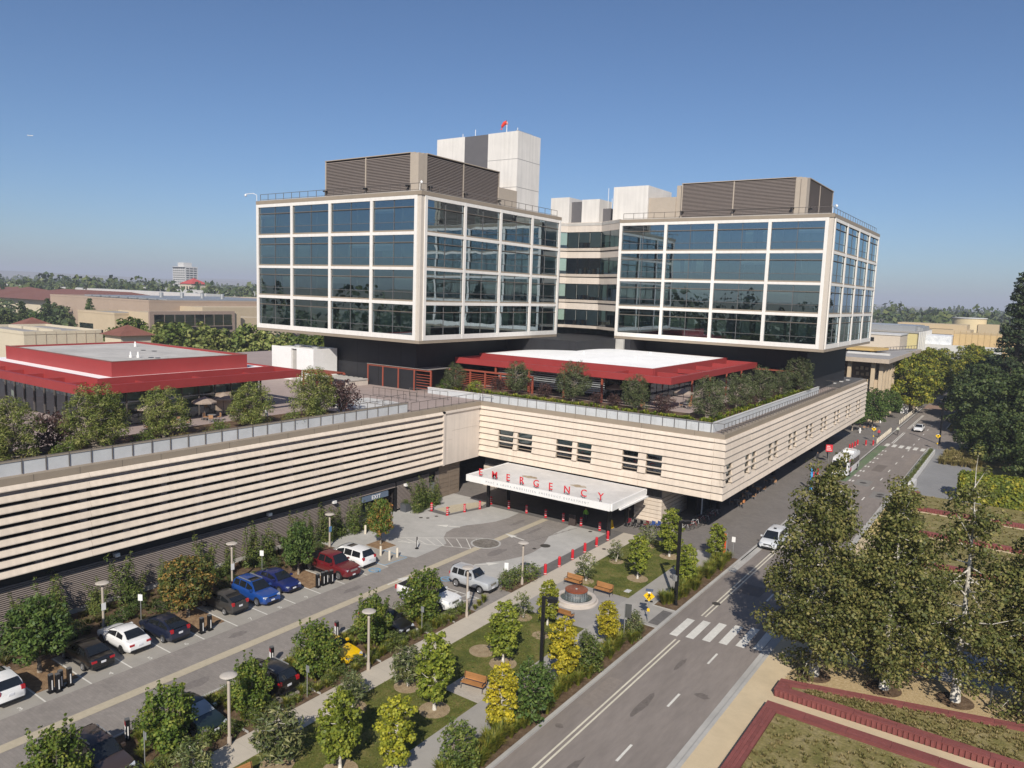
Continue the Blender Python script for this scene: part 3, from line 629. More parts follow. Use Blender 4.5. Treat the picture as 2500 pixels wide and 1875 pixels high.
# ------------------------------------------------------------------ parking garage
gar = thing('parking_garage', 'long parking garage wall of cream horizontal louvers with roof terrace', 'building', (-75, 40, 0))
YG0, YP = 2.0, 71.43
for i, (zt, zb) in enumerate(ROWS):
    ys = [YG0+6.62*k for k in range(int((YP-YG0)/6.62)+1)]+[YP]
    for j in range(len(ys)-1):
        prof = [(XG+.30,zb),(XG+.30,zb+.07),(XG+.04,zb+.48 if i else zt),(XG-.06,zb+.48 if i else zt),(XG+.12,zb)]
        part(MB().ext(prof[::-1], 'y', ys[j]+.01, ys[j+1]-.01), 'louver', CREAM, gar)
part(MB().box(XG-.35,YG0,10.5,XG-.02,YP,11.36), 'fascia', M('fascia_taupe',(0.31,0.26,0.235),.7), gar)
part(MB().box(XG-1.5,YG0,4.4,XG-1.4,64.9,10.9).box(XG-1.5,YG0,4.4,XG-.2,YP,4.5), 'inner_wall', DARKIN, gar)
part(MB().box(XG-.42,64.9,4.45,XG-.32,YP+.02,10.9), 'blank_wall', M('blank_taupe',(0.35,0.285,0.235),.8), gar)
y = 24.77-3.36*7
while y < 65:
    piece('column', M('garage_column',(0.30,0.245,0.22),.8,var=.05), gar, XG-.60,y-.28,4.5,XG-.28,y+.28,10.6); y += 3.36
part(MB().box(XG-.30,YP,4.45,XG+.30,YP+.35,11.36).box(XG-.30,YP+.36,4.45,XG+.10,YP+2.0,7.6).box(XG-.30,YP+.36,7.62,XG+.10,YP+2.0,11.1).box(XG-.30,YP+2.01,4.45,XG+.10,YE-.2,8.72).box(XG-.30,YP+2.01,8.74,XG+.10,YE-.2,11.1).box(XG-.30,YP,11.1,XG+.30,YE-.18,11.36), 'end_panel', CREAM2, gar)
part(MB().box(XG-.6,YG0,11.36,XG+.06,YE+.2,11.9), 'cornice', TAN, gar)
for k in range(22): piece('cornice_joint', DARKIN, gar, XG+.045,4.65+3.31*k,11.36,XG+.065,4.67+3.31*k,11.9)
# lower wall: recess with its shadow coloured in near-black, fine louvers, exit opening, door, stone panels
XW = -60.9
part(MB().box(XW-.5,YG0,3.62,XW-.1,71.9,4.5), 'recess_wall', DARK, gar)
part(MB().box(XW-.42,YG0,0,XW-.3,58.4,3.62).box(XW-.42,63.95,0,XW-.3,70.0,3.62).box(XW-.42,58.4,2.95,XW-.3,63.95,3.62).box(XW-.42,70.0,2.35,XW-.3,71.9,3.62), 'backing_wall', DARKIN, gar)
for k in range(21):
    z0 = .30+.16*k
    for a0, a1 in ((YG0,20),(20.03,39),(39.03,58.35)): clap(gar, 'fine_louver', 'y', XW, 1, a0, a1, z0, z0+.075, LOUV, lip=.06, back=.10)
    if z0 > 2.95: clap(gar, 'fine_louver', 'y', XW, 1, 58.4, 63.9, z0, z0+.075, LOUV, lip=.06, back=.10)
    clap(gar, 'fine_louver', 'y', XW, 1, 64.15, 69.95, z0, z0+.075, LOUV, lip=.06, back=.10)
    clap(gar, 'fine_louver', 'y', XW, 1, 71.15, 71.85, z0, z0+.075, LOUV, lip=.06, back=.10)
part(MB().box(XW-.1,YG0,0,XW+.12,58.3,.30), 'plinth', CONCL, gar)
part(MB().box(XW-9,58.4,0,XW-8.9,63.95,2.95).box(XW-9,58.3,0,XW-.3,58.4,2.95).box(XW-9,63.95,0,XW-.3,64.05,2.95).box(XW-9,58.3,2.9,XW-.3,64,3.0), 'exit_tunnel', DARKIN, gar)
part(MB().box(XW-.3,63.95,0,XW+.1,64.12,3.0), 'exit_jamb', BLACKM, gar)
sg = part(MB().box(XW+.02,58.45,2.30,XW+.25,62.5,2.92), 'exit_sign', M('sign_slate',(0.12,0.16,0.22),.5,var=.03), gar)
text('lettering', 'EXIT', .62, WHITE, sg, (XW+.262,60.5,2.61), (pi/2,0,pi/2), depth=.006, spacing=1.15, bold=.012)
part(MB().box(XW-.15,70.03,0,XW-.05,71.12,2.3), 'service_door', M('door_grey',(0.16,0.165,0.17),.5), gar)
for a in range(2):
    for k in range(7):
        piece('stone_panel', BROWNP, gar, XW-.30,71.95+2.07*a,.02+.6*k,XW+.0,71.95+2.07*a+2.02,.02+.6*k+.56)
part(MB().box(XW-.28,71.9,0,XW-.05,76.1,4.3), 'panel_backing', M('joint_cream',(0.45,0.36,0.27),.8), gar)
for k, (yy, zz) in enumerate(((30.5,3.75),(45.6,3.75),(54.0,3.2),(65.3,2.9))): piece('wall_lamp', WHITE, gar, XW+.05,yy,zz,XW+.45,yy+.4,zz+.28)
part(MB().box(-140,YG0,11.0,XG-.6,YE+.2,11.84).box(-140,YE+.2,11.0,XG-.02,150,11.84), 'roof_deck', TERR, gar)
part(MB().box(-140,YG0,3,XG-1.6,YG0+.2,11.0), 'side_wall', CREAM2, gar)
y = 4.0
while y < 65.5:
    piece('planter_panel', CONCP, gar, XG-1.0,y+.015,11.84,XG-.86,min(y+1.66,66),12.86); y += 1.675
part(MB().box(XG-1.1,4,12.86,XG-.8,66.0,12.93), 'planter_coping', TAND, gar)
part(MB().box(-68,4,11.84,XG-1.0,58.5,12.25), 'planter_soil', SOIL, gar)
railing(gar, (XG-.80,4), (XG-.80,66), 1.675)
railing(gar, (XG-.3,66), (XG-.3,YE+.3), 1.5, kick=True)
# ramp and stair rails on the open part of the terrace
part(MB().box(-70,62,11.84,-64,66,12.2).box(-72,67,11.84,-66,70,12.05), 'terrace_step', CONCW, gar)
for a, b in (((-64,61),(-64,66)),((-70,61),(-64,61)),((-72,67),(-66,67)),((-66,67),(-66,71)),((-74,73),(-66,73)),((-70,76),(-64,77))):
    railing(gar, a, b, 1.2, kick=True)

# ------------------------------------------------------------------ towers
def bay_faces(root, axis, plane, out, a0, a1, z_rows, glass, nb=4, seed=0, edge=.35):
    """4 x 4 framed bays; out = outward sign; axis = direction the face runs"""
    rr = random.Random(seed)
    def P(nm, m, a, b, d0, d1, z0, z1, par=root):
        if axis == 'x': return piece(nm, m, par, a, plane+out*d0, z0, b, plane+out*d1, z1)
        return piece(nm, m, par, plane+out*d0, a, z0, plane+out*d1, b, z1)
    pitch = (a1-a0)/nb; hw = .25
    zt, zb = 39.07, 19.55
    vs = [a0]+[a0+pitch*k for k in range(1, nb)]+[a1]
    for k, a in enumerate(vs):
        lo = a if k == 0 else a-hw; hi = a if k == nb else a+hw
        if k == 0: hi = a+.5
        if k == nb: lo = a-.5
        P('frame_post', WHITEF, lo, hi, -.05, .16, zb, zt)
    for k in range(nb):
        lo = vs[k]+(hw if k else .5)+.002; hi = vs[k+1]-(hw if k < nb-1 else .5)-.002
        edges = [zt]+[(z_rows[r][1]+z_rows[r+1][0])/2 for r in range(3)]+[zb]
        P('frame_beam', WHITEF, lo, hi, -.05, .13, z_rows[0][0], zt-.002)
        for r in range(3):
            P('frame_beam', WHITEF, lo, hi, -.05, .13, z_rows[r+1][0], z_rows[r][1]-.22)
            P('sill', TAN, lo, hi, -.05, .06, z_rows[r][1]-.22, z_rows[r][1])
        P('frame_beam', WHITEF, lo, hi, -.05, .13, zb+.002, z_rows[3][1])
        for r, (z1, z0) in enumerate(z_rows):
            mid = (lo+hi)/2; zA = z0+1.06; zB = z1-1.08
            for c in (0, 1):
                xa, xb = (lo, mid-.035) if c == 0 else (mid+.035, hi)
                P('spandrel_pane', GLS, xa, xb, -.12, -.09, z0, zA-.04); P('window_pane', glass, xa, xb, -.12, -.09, zA+.04, zB-.07); P('transom_pane', GLS, xa, xb, -.12, -.09, zB+.12, z1)
                # what stands behind the glass
                q = rr.random()
                if r == 3 or q < .30:
                    g = rr.random()
                    if g < .8:
                        w0 = xa+.1+rr.random()*(xb-xa)*.3; P('partition', ROOMG, w0, min(w0+1.2+1.5*rr.random(), xb-.1), -.75, -.65, zA-.3, zB)
                    if g > .3: P('partition', ROOMG, xb-.4-1.0*rr.random(), xb-.1, -.62, -.52, zA-.3, zB)
                if rr.random() < .22: P('blind', BLIND, xa+.05, xb-.05, -.34, -.31, zB-.3-rr.choice([.35,.75,1.3]), zB-.02)
            P('mullion', MULL, mid-.035, mid+.035, -.13, -.04, z0, z1)
            for zz in (zA, zB+.02): P('transom', MULL, lo, mid-.037, -.13, -.05, zz-.03, zz+.03); P('transom', MULL, mid+.037, hi, -.13, -.05, zz-.03, zz+.03)
            P('transom', TAN, lo, hi, -.10, .015, zB+.075, zB+.118)
ZR4 = [(38.60,34.50),(33.86,29.72),(29.12,25.04),(24.38,20.22)]
def tower(name, label, x0, x1, y0, y1, gl_front, gl_side, seed):
    t = thing(name, label, 'building', ((x0+x1)/2, (y0+y1)/2, 0))
    bay_faces(t, 'x', y0, -1, x0, x1-.62, ZR4, gl_front, seed=seed)
    bay_faces(t, 'y', x1, 1, y0+.62, y1, ZR4, gl_side, seed=seed+1)
    part(MB().box(x1-.60,y0-.02,19.5,x1+.02,y0+.60,39.4), 'corner_post', M('corner_taupe',(0.55,0.49,0.42),.6,var=.03), t)
    # back and far sides, plain
    part(MB().box(x0,y1-.05,19.5,x1-.2,y1+.1,39.07).box(x0-.1,y0+.3,19.5,x0+.05,y1,39.07), 'rear_wall', WHITEF, t)
    part(MB().box(x0-.05,y0-.15,39.09,x1+.15,y1+.15,39.62), 'roof_fascia', TAN, t)
    part(MB().box(x0+.3,y0+.3,39.62,x1-.3,y1-.3,39.75), 'roof_deck', GREYROOF, t)
    part(MB().box(x0-.02,y0-.12,19.12,x1+.12,y1+.05,19.52), 'soffit', TAN, t)
    mb = MB()
    for zz in (34.2,29.45,24.7): mb.box(x0+.1,y0+.5,zz-.45,x1-.5,y1-.2,zz)
    part(mb, 'floor_slab', ROOMC, t)
    part(MB().box(x0+6,y0+6,19.5,x1-6,y1-6,39), 'core_wall', ROOMD, t)
    for r, (z1, z0) in enumerate(ZR4):
        for k in range(1, 8):
            a = x0+(x1-x0)*k/8; piece('room_wall', ROOMG, t, a-.06,y0+1.0,z0,a+.06,y0+6,z1)
            a = y0+(y1-y0)*k/8; piece('room_wall', ROOMG, t, x1-6,a-.06,z0,x1-1.0,a+.06,z1)
    railing(t, (x0+.4,y0+.4), (x1-.5,y0+.4), 1.9, z0=39.75, h=.95, r=.03, kick=True)
    railing(t, (x1-.5,y0+.4), (x1-.5,y1-.4), 1.9, z0=39.75, h=.95, r=.03, kick=True)
    return t
lt = tower('hospital_tower', 'glass hospital tower with white frame grid beside the tall concrete core', -104.2, -69.05, 76.68, 112.25, GLT, GLW, 3)
rt = tower('hospital_tower', 'glass hospital tower with white frame grid nearest the street', -61.1, -26.15, 119.1, 156.6, GLT, GLT, 40)
def louver_block(root, axis, plane, out, a0, a1, z0, z1, joints):
    part(MB().box(*( (a0,plane+.1*-out*0,z0,a1,plane-out*.3,z1) if axis == 'x' else (plane,a0,z0,plane-out*.3,a1,z1) )), 'louver_backing', DARKIN, root)
    js = [a0]+joints+[a1]; n = int((z1-z0)/.22)
    for j in range(len(js)-1):
        mb = MB()
        for k in range(n):
            zz = z0+.22*k
            prof = [(plane+out*.16,zz),(plane+out*.16,zz+.05),(plane+out*.01,zz+.19),(plane+out*.01,zz+.02)]
            if (out > 0) != (axis == 'y'): prof = prof[::-1]
            mb.ext(prof, axis, js[j]+.08, js[j+1]-.08)
        part(mb, 'louver_bank', PENTL, root)
    for a in js: piece('louver_post', PENTT, root, *((a-.09,plane-.05,z0,a+.09,plane+out*.2,z1+.06) if axis == 'x' else (plane-.05,a-.09,z0,plane+out*.2,a+.09,z1+.06)))
def penthouse(root, x0, x1, y0, y1, zt, jx, jy, cw=1.7, sy=1.8):
    p = part(MB().box(x0,y0+.35,39.7,x1-.35,y1,zt-.1), 'penthouse', PENTT, root)
    louver_block(p, 'x', y0+.33, -1, x0, x1-cw, 39.75, zt-.12, jx)
    louver_block(p, 'y', x1-.33, 1, y0+sy, y1, 39.75, zt-.12, jy)
    part(MB().box(x1-cw,y0+.1,39.7,x1-cw+.8,y0+.4,zt-.05).box(x1-cw+.8,y0-.1,39.7,x1,y0+sy*.55,zt-.25).box(x1-.5,y0+sy*.55,39.7,x1-.05,y0+sy,zt-.1), 'corner_panel', PENTT, p)
    part(MB().box(x0-.1,y0+.05,zt-.1,x1-cw,y0+.5,zt).box(x1-.45,y0+sy,zt-.1,x1-.02,y1,zt).box(x0+.4,y0+.5,zt-.25,x1-.6,y1,zt-.2), 'cap', PENTT, p)
    for a in [x0]+jx+[x1-cw-.5]: piece('flood_lamp', BLACKM, p, a+.05,y0-.45,41.0,a+.5,y0+.1,41.2)
    for a in [y0+sy+.3]+jy+[y1-.5]: piece('flood_lamp', BLACKM, p, x1-.1,a,41.0,x1+.45,a+.45,41.2)
    return p
penthouse(lt, -92.75, -73.25, 80.7, 100.0, 45.75, [-84.0], [90.9])
penthouse(rt, -51.75, -31.3, 123.0, 141.2, 45.85, [-42.85], [132.1])
part(MB().box(-52.9,123.6,39.7,-51.8,128,45.6), 'corner_panel', PENTT, rt)
bxw = part(MB().box(-64.7,123.0,39.7,-57.95,133,45.85), 'stair_housing', COREW, rt)
part(MB().box(-57.9,123.4,39.7,-52.9,131,43.7), 'plant_housing', PENTT, rt)
part(MB().box(-57.5,131,39.7,-53,138,44.6), 'plant_screen', COREG, rt)
core = thing('service_core', 'tall pale concrete service core with dark vertical strip and windsock', 'tower', (-82, 108, 0))
part(MB().box(-91.05,105.0,12,-84.75,111.8,53.1).box(-79.65,105.0,12,-73.45,111.8,53.1).box(-84.75,105.4,12,-79.65,111.8,53.08), 'shaft', COREW, core)
piece('dark_strip', COREG, core, -84.75,105.02,39,-79.65,105.4,53.05)
for zz in (48.6,44.0): piece('panel_joint', COREG, core, -79.65,104.985,zz,-73.45,105.0,zz+.05); piece('panel_joint', COREG, core, -73.45,105.0,zz,-73.435,111.8,zz+.05)
for k, x in enumerate((-90.3,-86.8,-84.0,-77.5,-75.0)): part(MB().tube([(x,107,53.1),(x,107,53.1+.5+.5*(k%3))], .05, 5), 'antenna', WHITE, core)
for k in range(6): piece('antenna_box', STEEL, core, -74.6+.0,106+.8*k,53.1,-74.3,106.4+.8*k,53.5)
part(MB().box(-78,99.8,39.7,-73.3,105,43.3), 'low_housing', PENTT, core)
wsk = thing('windsock', 'red windsock on a mast on the concrete core roof', 'windsock', (-76.9, 106.5, 53.1))
part(MB().tube([(0,0,0),(0,0,2.1)], .06, 6), 'mast', WHITE, wsk, world=False)
part(MB().tube([(0,0,1.95),(-.5,-.1,1.8),(-.85,-.15,1.35),(-1.0,-.2,.8)], [.34,.30,.24,.16], 10, cap=False), 'sock', M('windsock_red',(0.75,0.06,0.04),.8), wsk, world=False)
# connecting wing between the towers
cw = thing('connecting_wing', 'recessed faceted bay of beige bands and windows linking the two glass towers', 'building', (-70, 124, 0))
PL = [(-77.5,119.5),(-73.9,123.0),(-66.8,123.0),(-61.3,119.4)]
def band(nm, mat, z0, z1, off):
    mb = MB(); q = []
    for k, (x, y) in enumerate(PL): q.append((x+(-.0 if 0<k<3 else 0), y-off))
    mb.prism(q+[(x, y+1.0) for x, y in reversed(PL)], z0, z1); return part(mb, nm, mat, cw)
for k in range(4):
    zt = 38.05-4.75*k
    band('spandrel_band', CREAM2, zt, zt+1.15+(.6 if k == 0 else 0), .05); band('ledge', M('ledge_beige',(0.50,0.43,0.36),.7), zt-3.45, zt-2.95, .25)
    for s in range(3):
        (xa, ya), (xb, yb) = PL[s], PL[s+1]; n = (3, 3, 2)[s] if s else 2
        for j in range(n):
            A = Vector((xa+(xb-xa)*(j+.02)/n, ya+(yb-ya)*(j+.02)/n)); B = Vector((xa+(xb-xa)*(j+.98)/n, ya+(yb-ya)*(j+.98)/n))
            mb = MB().add([(A.x,A.y,zt-2.95),(B.x,B.y,zt-2.95),(B.x,B.y,zt),(A.x,A.y,zt)], [(0,1,2,3)]); wn = part(mb, 'window', GLC, cw)
            bl = RN.choice([.25,.65,.7,.8,.95,.95]) if not (k == 1 and s == 1) else 0
            if bl:
                nn = Vector((-(B-A).y, (B-A).x)).normalized()*.15
                part(MB().add([(A.x+nn.x,A.y+nn.y,zt-2.95*bl),(B.x+nn.x,B.y+nn.y,zt-2.95*bl),(B.x+nn.x,B.y+nn.y,zt),(A.x+nn.x,A.y+nn.y,zt)], [(0,1,2,3)]), 'blind', BLIND, wn)
            part(MB().tube([(B.x,B.y-.02,zt-2.95),(B.x,B.y-.02,zt)], .06, 4), 'mullion', BLACKM, wn)
    for j in range(7): piece('furniture', M('furniture_pale',(0.5,0.55,0.55),.7) if j % 2 else M('furniture_wood',(0.45,0.28,0.14),.7), cw, -73+.95*j,124.6,zt-2.95,-72.6+.95*j,125,zt-2.1+.2*(j%3))
part(MB().prism([(x, y+4.5) for x, y in PL]+[(-61.3,135),(-77.5,135)], 18.9, 39.3), 'rear_wall', ROOMD, cw)
for k in range(5): part(MB().prism([(x, y+.3) for x, y in PL]+[(x, y+4.5) for x, y in reversed(PL)], 34.55-4.75*k+4.6, 34.62-4.75*k+4.6), 'floor_slab', ROOMC, cw)
part(MB().prism([(x, y-.1) for x, y in PL]+[(-61.3,135),(-77.5,135)], 39.2, 39.7), 'roof_deck', GREYROOF, cw)
for a0, a1, zz in ((-79.2,-75.1,44.8),(-72.3,-68.6,44.2)): part(MB().box(a0,125,39.7,a1,130,zz), 'roof_housing', COREW, cw)
piece('roof_louver', COREG, cw, -75.1,126,39.7,-72.3,130,44.0); piece('roof_louver', COREG, cw, -68.6,126.5,39.7,-67.0,130,42.6)
for x in (-68.4,-67.6): part(MB().tube([(x,128,42.5),(x,128,46.5 if x < -68 else 44.6)], .05, 5), 'antenna', WHITE, cw)
# dark undercroft carrying the towers
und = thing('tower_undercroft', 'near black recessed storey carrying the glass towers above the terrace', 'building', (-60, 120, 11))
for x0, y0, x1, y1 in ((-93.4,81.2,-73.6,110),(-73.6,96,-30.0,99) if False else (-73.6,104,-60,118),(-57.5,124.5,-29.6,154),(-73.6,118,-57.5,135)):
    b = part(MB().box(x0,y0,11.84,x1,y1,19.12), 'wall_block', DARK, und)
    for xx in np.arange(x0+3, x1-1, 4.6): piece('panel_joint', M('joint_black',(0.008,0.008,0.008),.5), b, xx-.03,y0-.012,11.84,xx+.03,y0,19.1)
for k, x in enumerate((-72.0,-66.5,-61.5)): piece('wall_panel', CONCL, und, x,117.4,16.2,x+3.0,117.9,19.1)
# ------------------------------------------------------------------ rooftop pavilions
def frame_ring(root, x0, y0, x1, y1, z0, z1, wd, mat, brace=True, nx=4, ny=4, inner=2.6):
    for nm, b in (('front_beam',(x0,y0,x1,y0+wd)),('rear_beam',(x0,y1-wd,x1,y1)),('side_beam',(x1-wd,y0+wd+.003,x1,y1-wd-.003)),('side_beam',(x0,y0+wd+.003,x0+wd,y1-wd-.003))):
        piece(nm, mat, root, b[0], b[1], z0, b[2], b[3], z1)
    if brace:
        for k in range(1, nx): a = x0+(x1-x0)*k/nx; piece('outrigger', mat, root, a-.12,y0+wd+.002,z0+.12,a+.12,y0+inner,z1-.1); piece('outrigger', mat, root, a-.12,y1-inner,z0+.12,a+.12,y1-wd-.002,z1-.1)
        for k in range(1, ny): a = y0+(y1-y0)*k/ny; piece('outrigger', mat, root, x1-inner,a-.12,z0+.12,x1-wd-.002,a+.12,z1-.1); piece('outrigger', mat, root, x0+wd+.002,a-.12,z0+.12,x0+inner,a+.12,z1-.1)
cp = thing('garden_pavilion', 'red framed rooftop pavilion with bright white roof before the right tower', 'pavilion', (-54, 105, 11.84))
frame_ring(cp, -71.4, 87.4, -36.7, 122.2, 15.75, 16.6, .55, REDP, nx=4, ny=5, inner=5.6)
part(MB().box(-71.0,92.9,15.8,-41.7,93.2,17.0).box(-41.9,93.2,15.8,-41.6,121.9,17.0).box(-71.0,93.2,15.8,-70.7,121.9,17.0).box(-71.0,121.9,15.8,-41.6,122.1,17.0), 'parapet', REDP, cp)
part(MB().box(-70.7,93.2,16.3,-41.9,121.9,16.45), 'roof_base', WHITEROOF, cp)
mb = MB(); nx, ny = 14, 14
vs = [(-70.7+28.8*i/nx, 93.2+28.7*j/ny, 16.95+.75*math.sin(pi*i/nx)**.8*math.sin(pi*min(1,j/ny))**.8) for j in range(ny+1) for i in range(nx+1)]
mb.add(vs, [(j*(nx+1)+i, j*(nx+1)+i+1, (j+1)*(nx+1)+i+1, (j+1)*(nx+1)+i) for j in range(ny) for i in range(nx)])
part(mb, 'roof', WHITEROOF, cp, smooth=True)
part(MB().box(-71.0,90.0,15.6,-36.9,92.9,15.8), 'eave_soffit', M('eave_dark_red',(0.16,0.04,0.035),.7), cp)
part(MB().box(-68,96.5,11.84,-44,96.7,15.8).box(-44.2,96.7,11.84,-44,118,15.8), 'glass_wall_backing', DARKIN, cp)
for k in range(12): piece('glass_panel', GLC, cp, -67.9+2.0*k,96.2,11.9,-66.1+2.0*k,96.24,15.7)
for k in range(10): piece('glass_panel', GLC, cp, -43.75,97+2.1*k,11.9,-43.71,98.9+2.1*k,15.7)
for k in range(9): piece('sunscreen_slat', M('slat_silver',(0.40,0.42,0.42),.5,metal=.3), cp, -66,91.2,13.0+.3*k,-48,91.35,13.12+.3*k)
for x in (-66,-60,-54,-48,-42): piece('column', REDT, cp, x-.12,90.4,11.84,x+.12,90.64,15.7)
for y in (99,106,113,120): piece('column', REDT, cp, -38.6,y,11.84,-38.4,y+.2,15.7)
for k, (x, y) in enumerate(((-57,101),(-50,110),(-47.5,99.5))): part(MB().cyl((x,y),.18,16.9,17.9,10), 'roof_vent', WHITE, cp)

lp = thing('garden_pavilion', 'red tiered pavilion with grey flat roof on the garage terrace', 'pavilion', (-84, 46, 11.84))
frame_ring(lp, -103.2, 33.5, -71.0, 58.3, 15.75, 16.6, .4, REDP, nx=7, ny=4, inner=2.6)
part(MB().box(-101.5,35.9,15.6,-73.5,36.2,16.95).box(-73.8,36.2,15.6,-73.5,56.2,16.95).box(-101.5,56.0,15.6,-73.8,56.2,16.95), 'tier_wall', REDP, lp)
part(MB().box(-101.5,36.2,16.5,-73.8,56.0,16.78), 'tier_roof', WHITEROOF, lp)
part(MB().box(-99.5,38.2,16.78,-75.3,38.5,18.3).box(-75.6,38.5,16.78,-75.3,53.9,18.3).box(-99.5,53.6,16.78,-75.6,53.9,18.3).box(-99.5,38.5,16.78,-99.2,53.6,18.3), 'upper_wall', REDP, lp)
part(MB().box(-99.2,38.5,17.9,-75.6,53.6,18.12), 'roof', GREYROOF, lp)
for k in range(7): piece('roof_seam', M('seam_grey',(0.42,0.40,0.37),.8), lp, -96.4+3.0*k,38.5,18.12,-96.32+3.0*k,53.6,18.128)
part(MB().box(-99.52,38.17,18.3,-75.28,38.35,18.36).box(-75.45,38.35,18.3,-75.28,53.9,18.36).box(-99.52,53.72,18.3,-75.45,53.92,18.36), 'roof_trim', M('trim_brown',(0.22,0.10,0.08),.6), lp)
part(MB().box(-100.5,37.0,11.84,-100.3,55,15.7).box(-100.3,54.8,11.84,-74.8,55,15.7).box(-88,45,11.84,-78,50,15.7), 'core_wall', M('pavilion_inner',(0.46,0.49,0.43),.8), lp)
for k in range(9): piece('glass_panel', GLC, lp, -74.62,37.3+2.0*k,11.9,-74.58,39.15+2.0*k,15.6)
for k in range(10): piece('glass_panel', GLC, lp, -98.6+2.4*k,36.75,11.9,-96.4+2.4*k,36.79,15.6)
for k in range(10): piece('mullion', RAIL, lp, -74.7,37.15+2.0*k,11.84,-74.5,37.27+2.0*k,15.7)
for k in range(11): piece('mullion', RAIL, lp, -98.72+2.4*k,36.65,11.84,-98.6+2.4*k,36.85,15.7)
piece('transom', STEEL, lp, -74.66,37.2,14.2,-74.56,55,14.3)
for y in (41.2,49.2): piece('door_frame', M('door_beige',(0.42,0.33,0.25),.6), lp, -74.55,y,11.84,-74.40,y+1.9,14.3)
for k in range(10): piece('blind', BLIND, lp, -98.5+2.4*k,37.3,14.2,-96.5+2.4*k,37.34,15.6)  # pale panels added behind the glass to stand in for lit inner walls
for k in range(9): piece('blind', BLIND, lp, -75.3,37.4+2.0*k,14.4 if k % 3 else 13.2,-75.26,39.05+2.0*k,15.6)  # same added pale panels along the side glass
piece('red_wall', REDP, lp, -103.0,36.4,11.84,-99.0,36.7,15.6)
for x, y in ((-93.5,50.5),(-80.6,43.0),(-80.0,43.5)): part(MB().cyl((x,y),.16,18.1,18.4,10).cyl((x,y),.1,18.4,18.75,8), 'roof_vent', WHITE, lp)
for x, y in ((-88,48.5),(-86.3,48.9),(-79.2,44.5),(-78.4,44.8)): part(MB().cyl((x,y),.28,18.1,18.17,10), 'roof_drain', BLACKM, lp)

wb = thing('rooftop_enclosure', 'plain white stair enclosure box on the terrace before the left tower', 'building', (-94.6, 78.4, 11.84))
part(MB().box(-99.6,75.9,11.84,-94.9,80.6,16.75).box(-93.6,75.9,11.84,-89.7,80.6,16.75).box(-94.9,76.25,11.84,-93.6,80.6,16.75), 'wall', WHITE, wb)
piece('recess_panel', CONCL, wb, -94.9,76.2,11.84,-93.6,76.25,16.7)
part(MB().box(-99.6,75.9,16.75,-89.7,76.1,16.95).box(-89.9,76.1,16.75,-89.7,80.6,16.95).box(-99.6,80.4,16.75,-89.9,80.6,16.95), 'parapet', WHITE, wb)
for x in (-96.5,-92.3): part(MB().cyl((x,78.6),.6,16.75,17.05,14), 'roof_fan', STEEL, wb)

# ------------------------------------------------------------------ red slatted pergolas and screens on the terrace
def pergola(label, x0, y0, x1, y1, z1, axis, roofmat, slats=8):
    g = thing('pergola', label, 'pergola', ((x0+x1)/2, (y0+y1)/2, 11.84))
    if roofmat:
        n = max(4, int(abs(x1-x0 if axis == 'x' else y1-y0)/.45))
        for k in range(min(n, 60)):
            if axis == 'x': piece('roof_slat', roofmat, g, x0+.45*k,y0,z1-.08,x0+.45*k+.34,y1,z1)
            else: piece('roof_slat', roofmat, g, x0,y0+.45*k,z1-.08,x1,y0+.45*k+.34,z1)
    if axis == 'x':
        for yy in (y0+.15, y1-.3): piece('beam', REDT, g, x0,yy,z1-.32,x1,yy+.14,z1-.09)
        n = max(2, int((x1-x0)/2.6))
        for k in range(n+1): piece('post', REDT, g, x0+(x1-x0-.2)*k/n,y0+.1,11.84,x0+(x1-x0-.2)*k/n+.2,y0+.3,z1-.1)
        for k in range(slats): piece('screen_slat', REDT, g, x0,y0+.31,12.2+(z1-12.7)*k/slats,x1,y0+.37,12.28+(z1-12.7)*k/slats)
    else:
        for xx in (x0+.15, x1-.3): piece('beam', REDT, g, xx,y0,z1-.32,xx+.14,y1,z1-.09)
        n = max(2, int((y1-y0)/2.6))
        for k in range(n+1): piece('post', REDT, g, x1-.3,y0+(y1-y0-.2)*k/n,11.84,x1-.1,y0+(y1-y0-.2)*k/n+.2,z1-.1)
        for k in range(slats): piece('screen_slat', REDT, g, x1-.4,y0,12.2+(z1-12.7)*k/slats,x1-.34,y1,12.28+(z1-12.7)*k/slats)
    return g
GSL = M('grey_slat', (0.27,0.25,0.23), .7, var=.08)
pergola('red pergola with grey slat roof over the terrace walkway', -83.5, 81.0, -70.6, 86.0, 15.1, 'x', GSL, 6)
pergola('red slatted screen wall beside the white roofed pavilion', -71.0, 86.9, -57.0, 87.25, 15.1, 'x', None, 9)
pergola('red slatted trellis at the street end of the garden', -37.4, 121.5, -29.8, 127.9, 15.6, 'y', REDT, 9)
pergola('grey roofed red pergola behind the tiered red pavilion', -108, 62, -99.8, 70, 14.6, 'x', GSL)
pergola('small orange red trellis roof beside the white enclosure', -87.6, 72, -81.5, 75.0, 14.2, 'x', REDT, 5)
low = thing('terrace_skylight', 'low ribbed grey roof between white enclosure and pergola', 'skylight', (-86, 80, 11.84))
for k in range(14): piece('roof_rib', GREYROOF, low, -90.5+.55*k,76.2,12.5+.09*(k%2),-89.97+.55*k,80.6,12.75+.06*(k%2))
part(MB().box(-90.5,76.2,11.84,-82.8,80.6,12.5), 'base_wall', CREAM2, low)
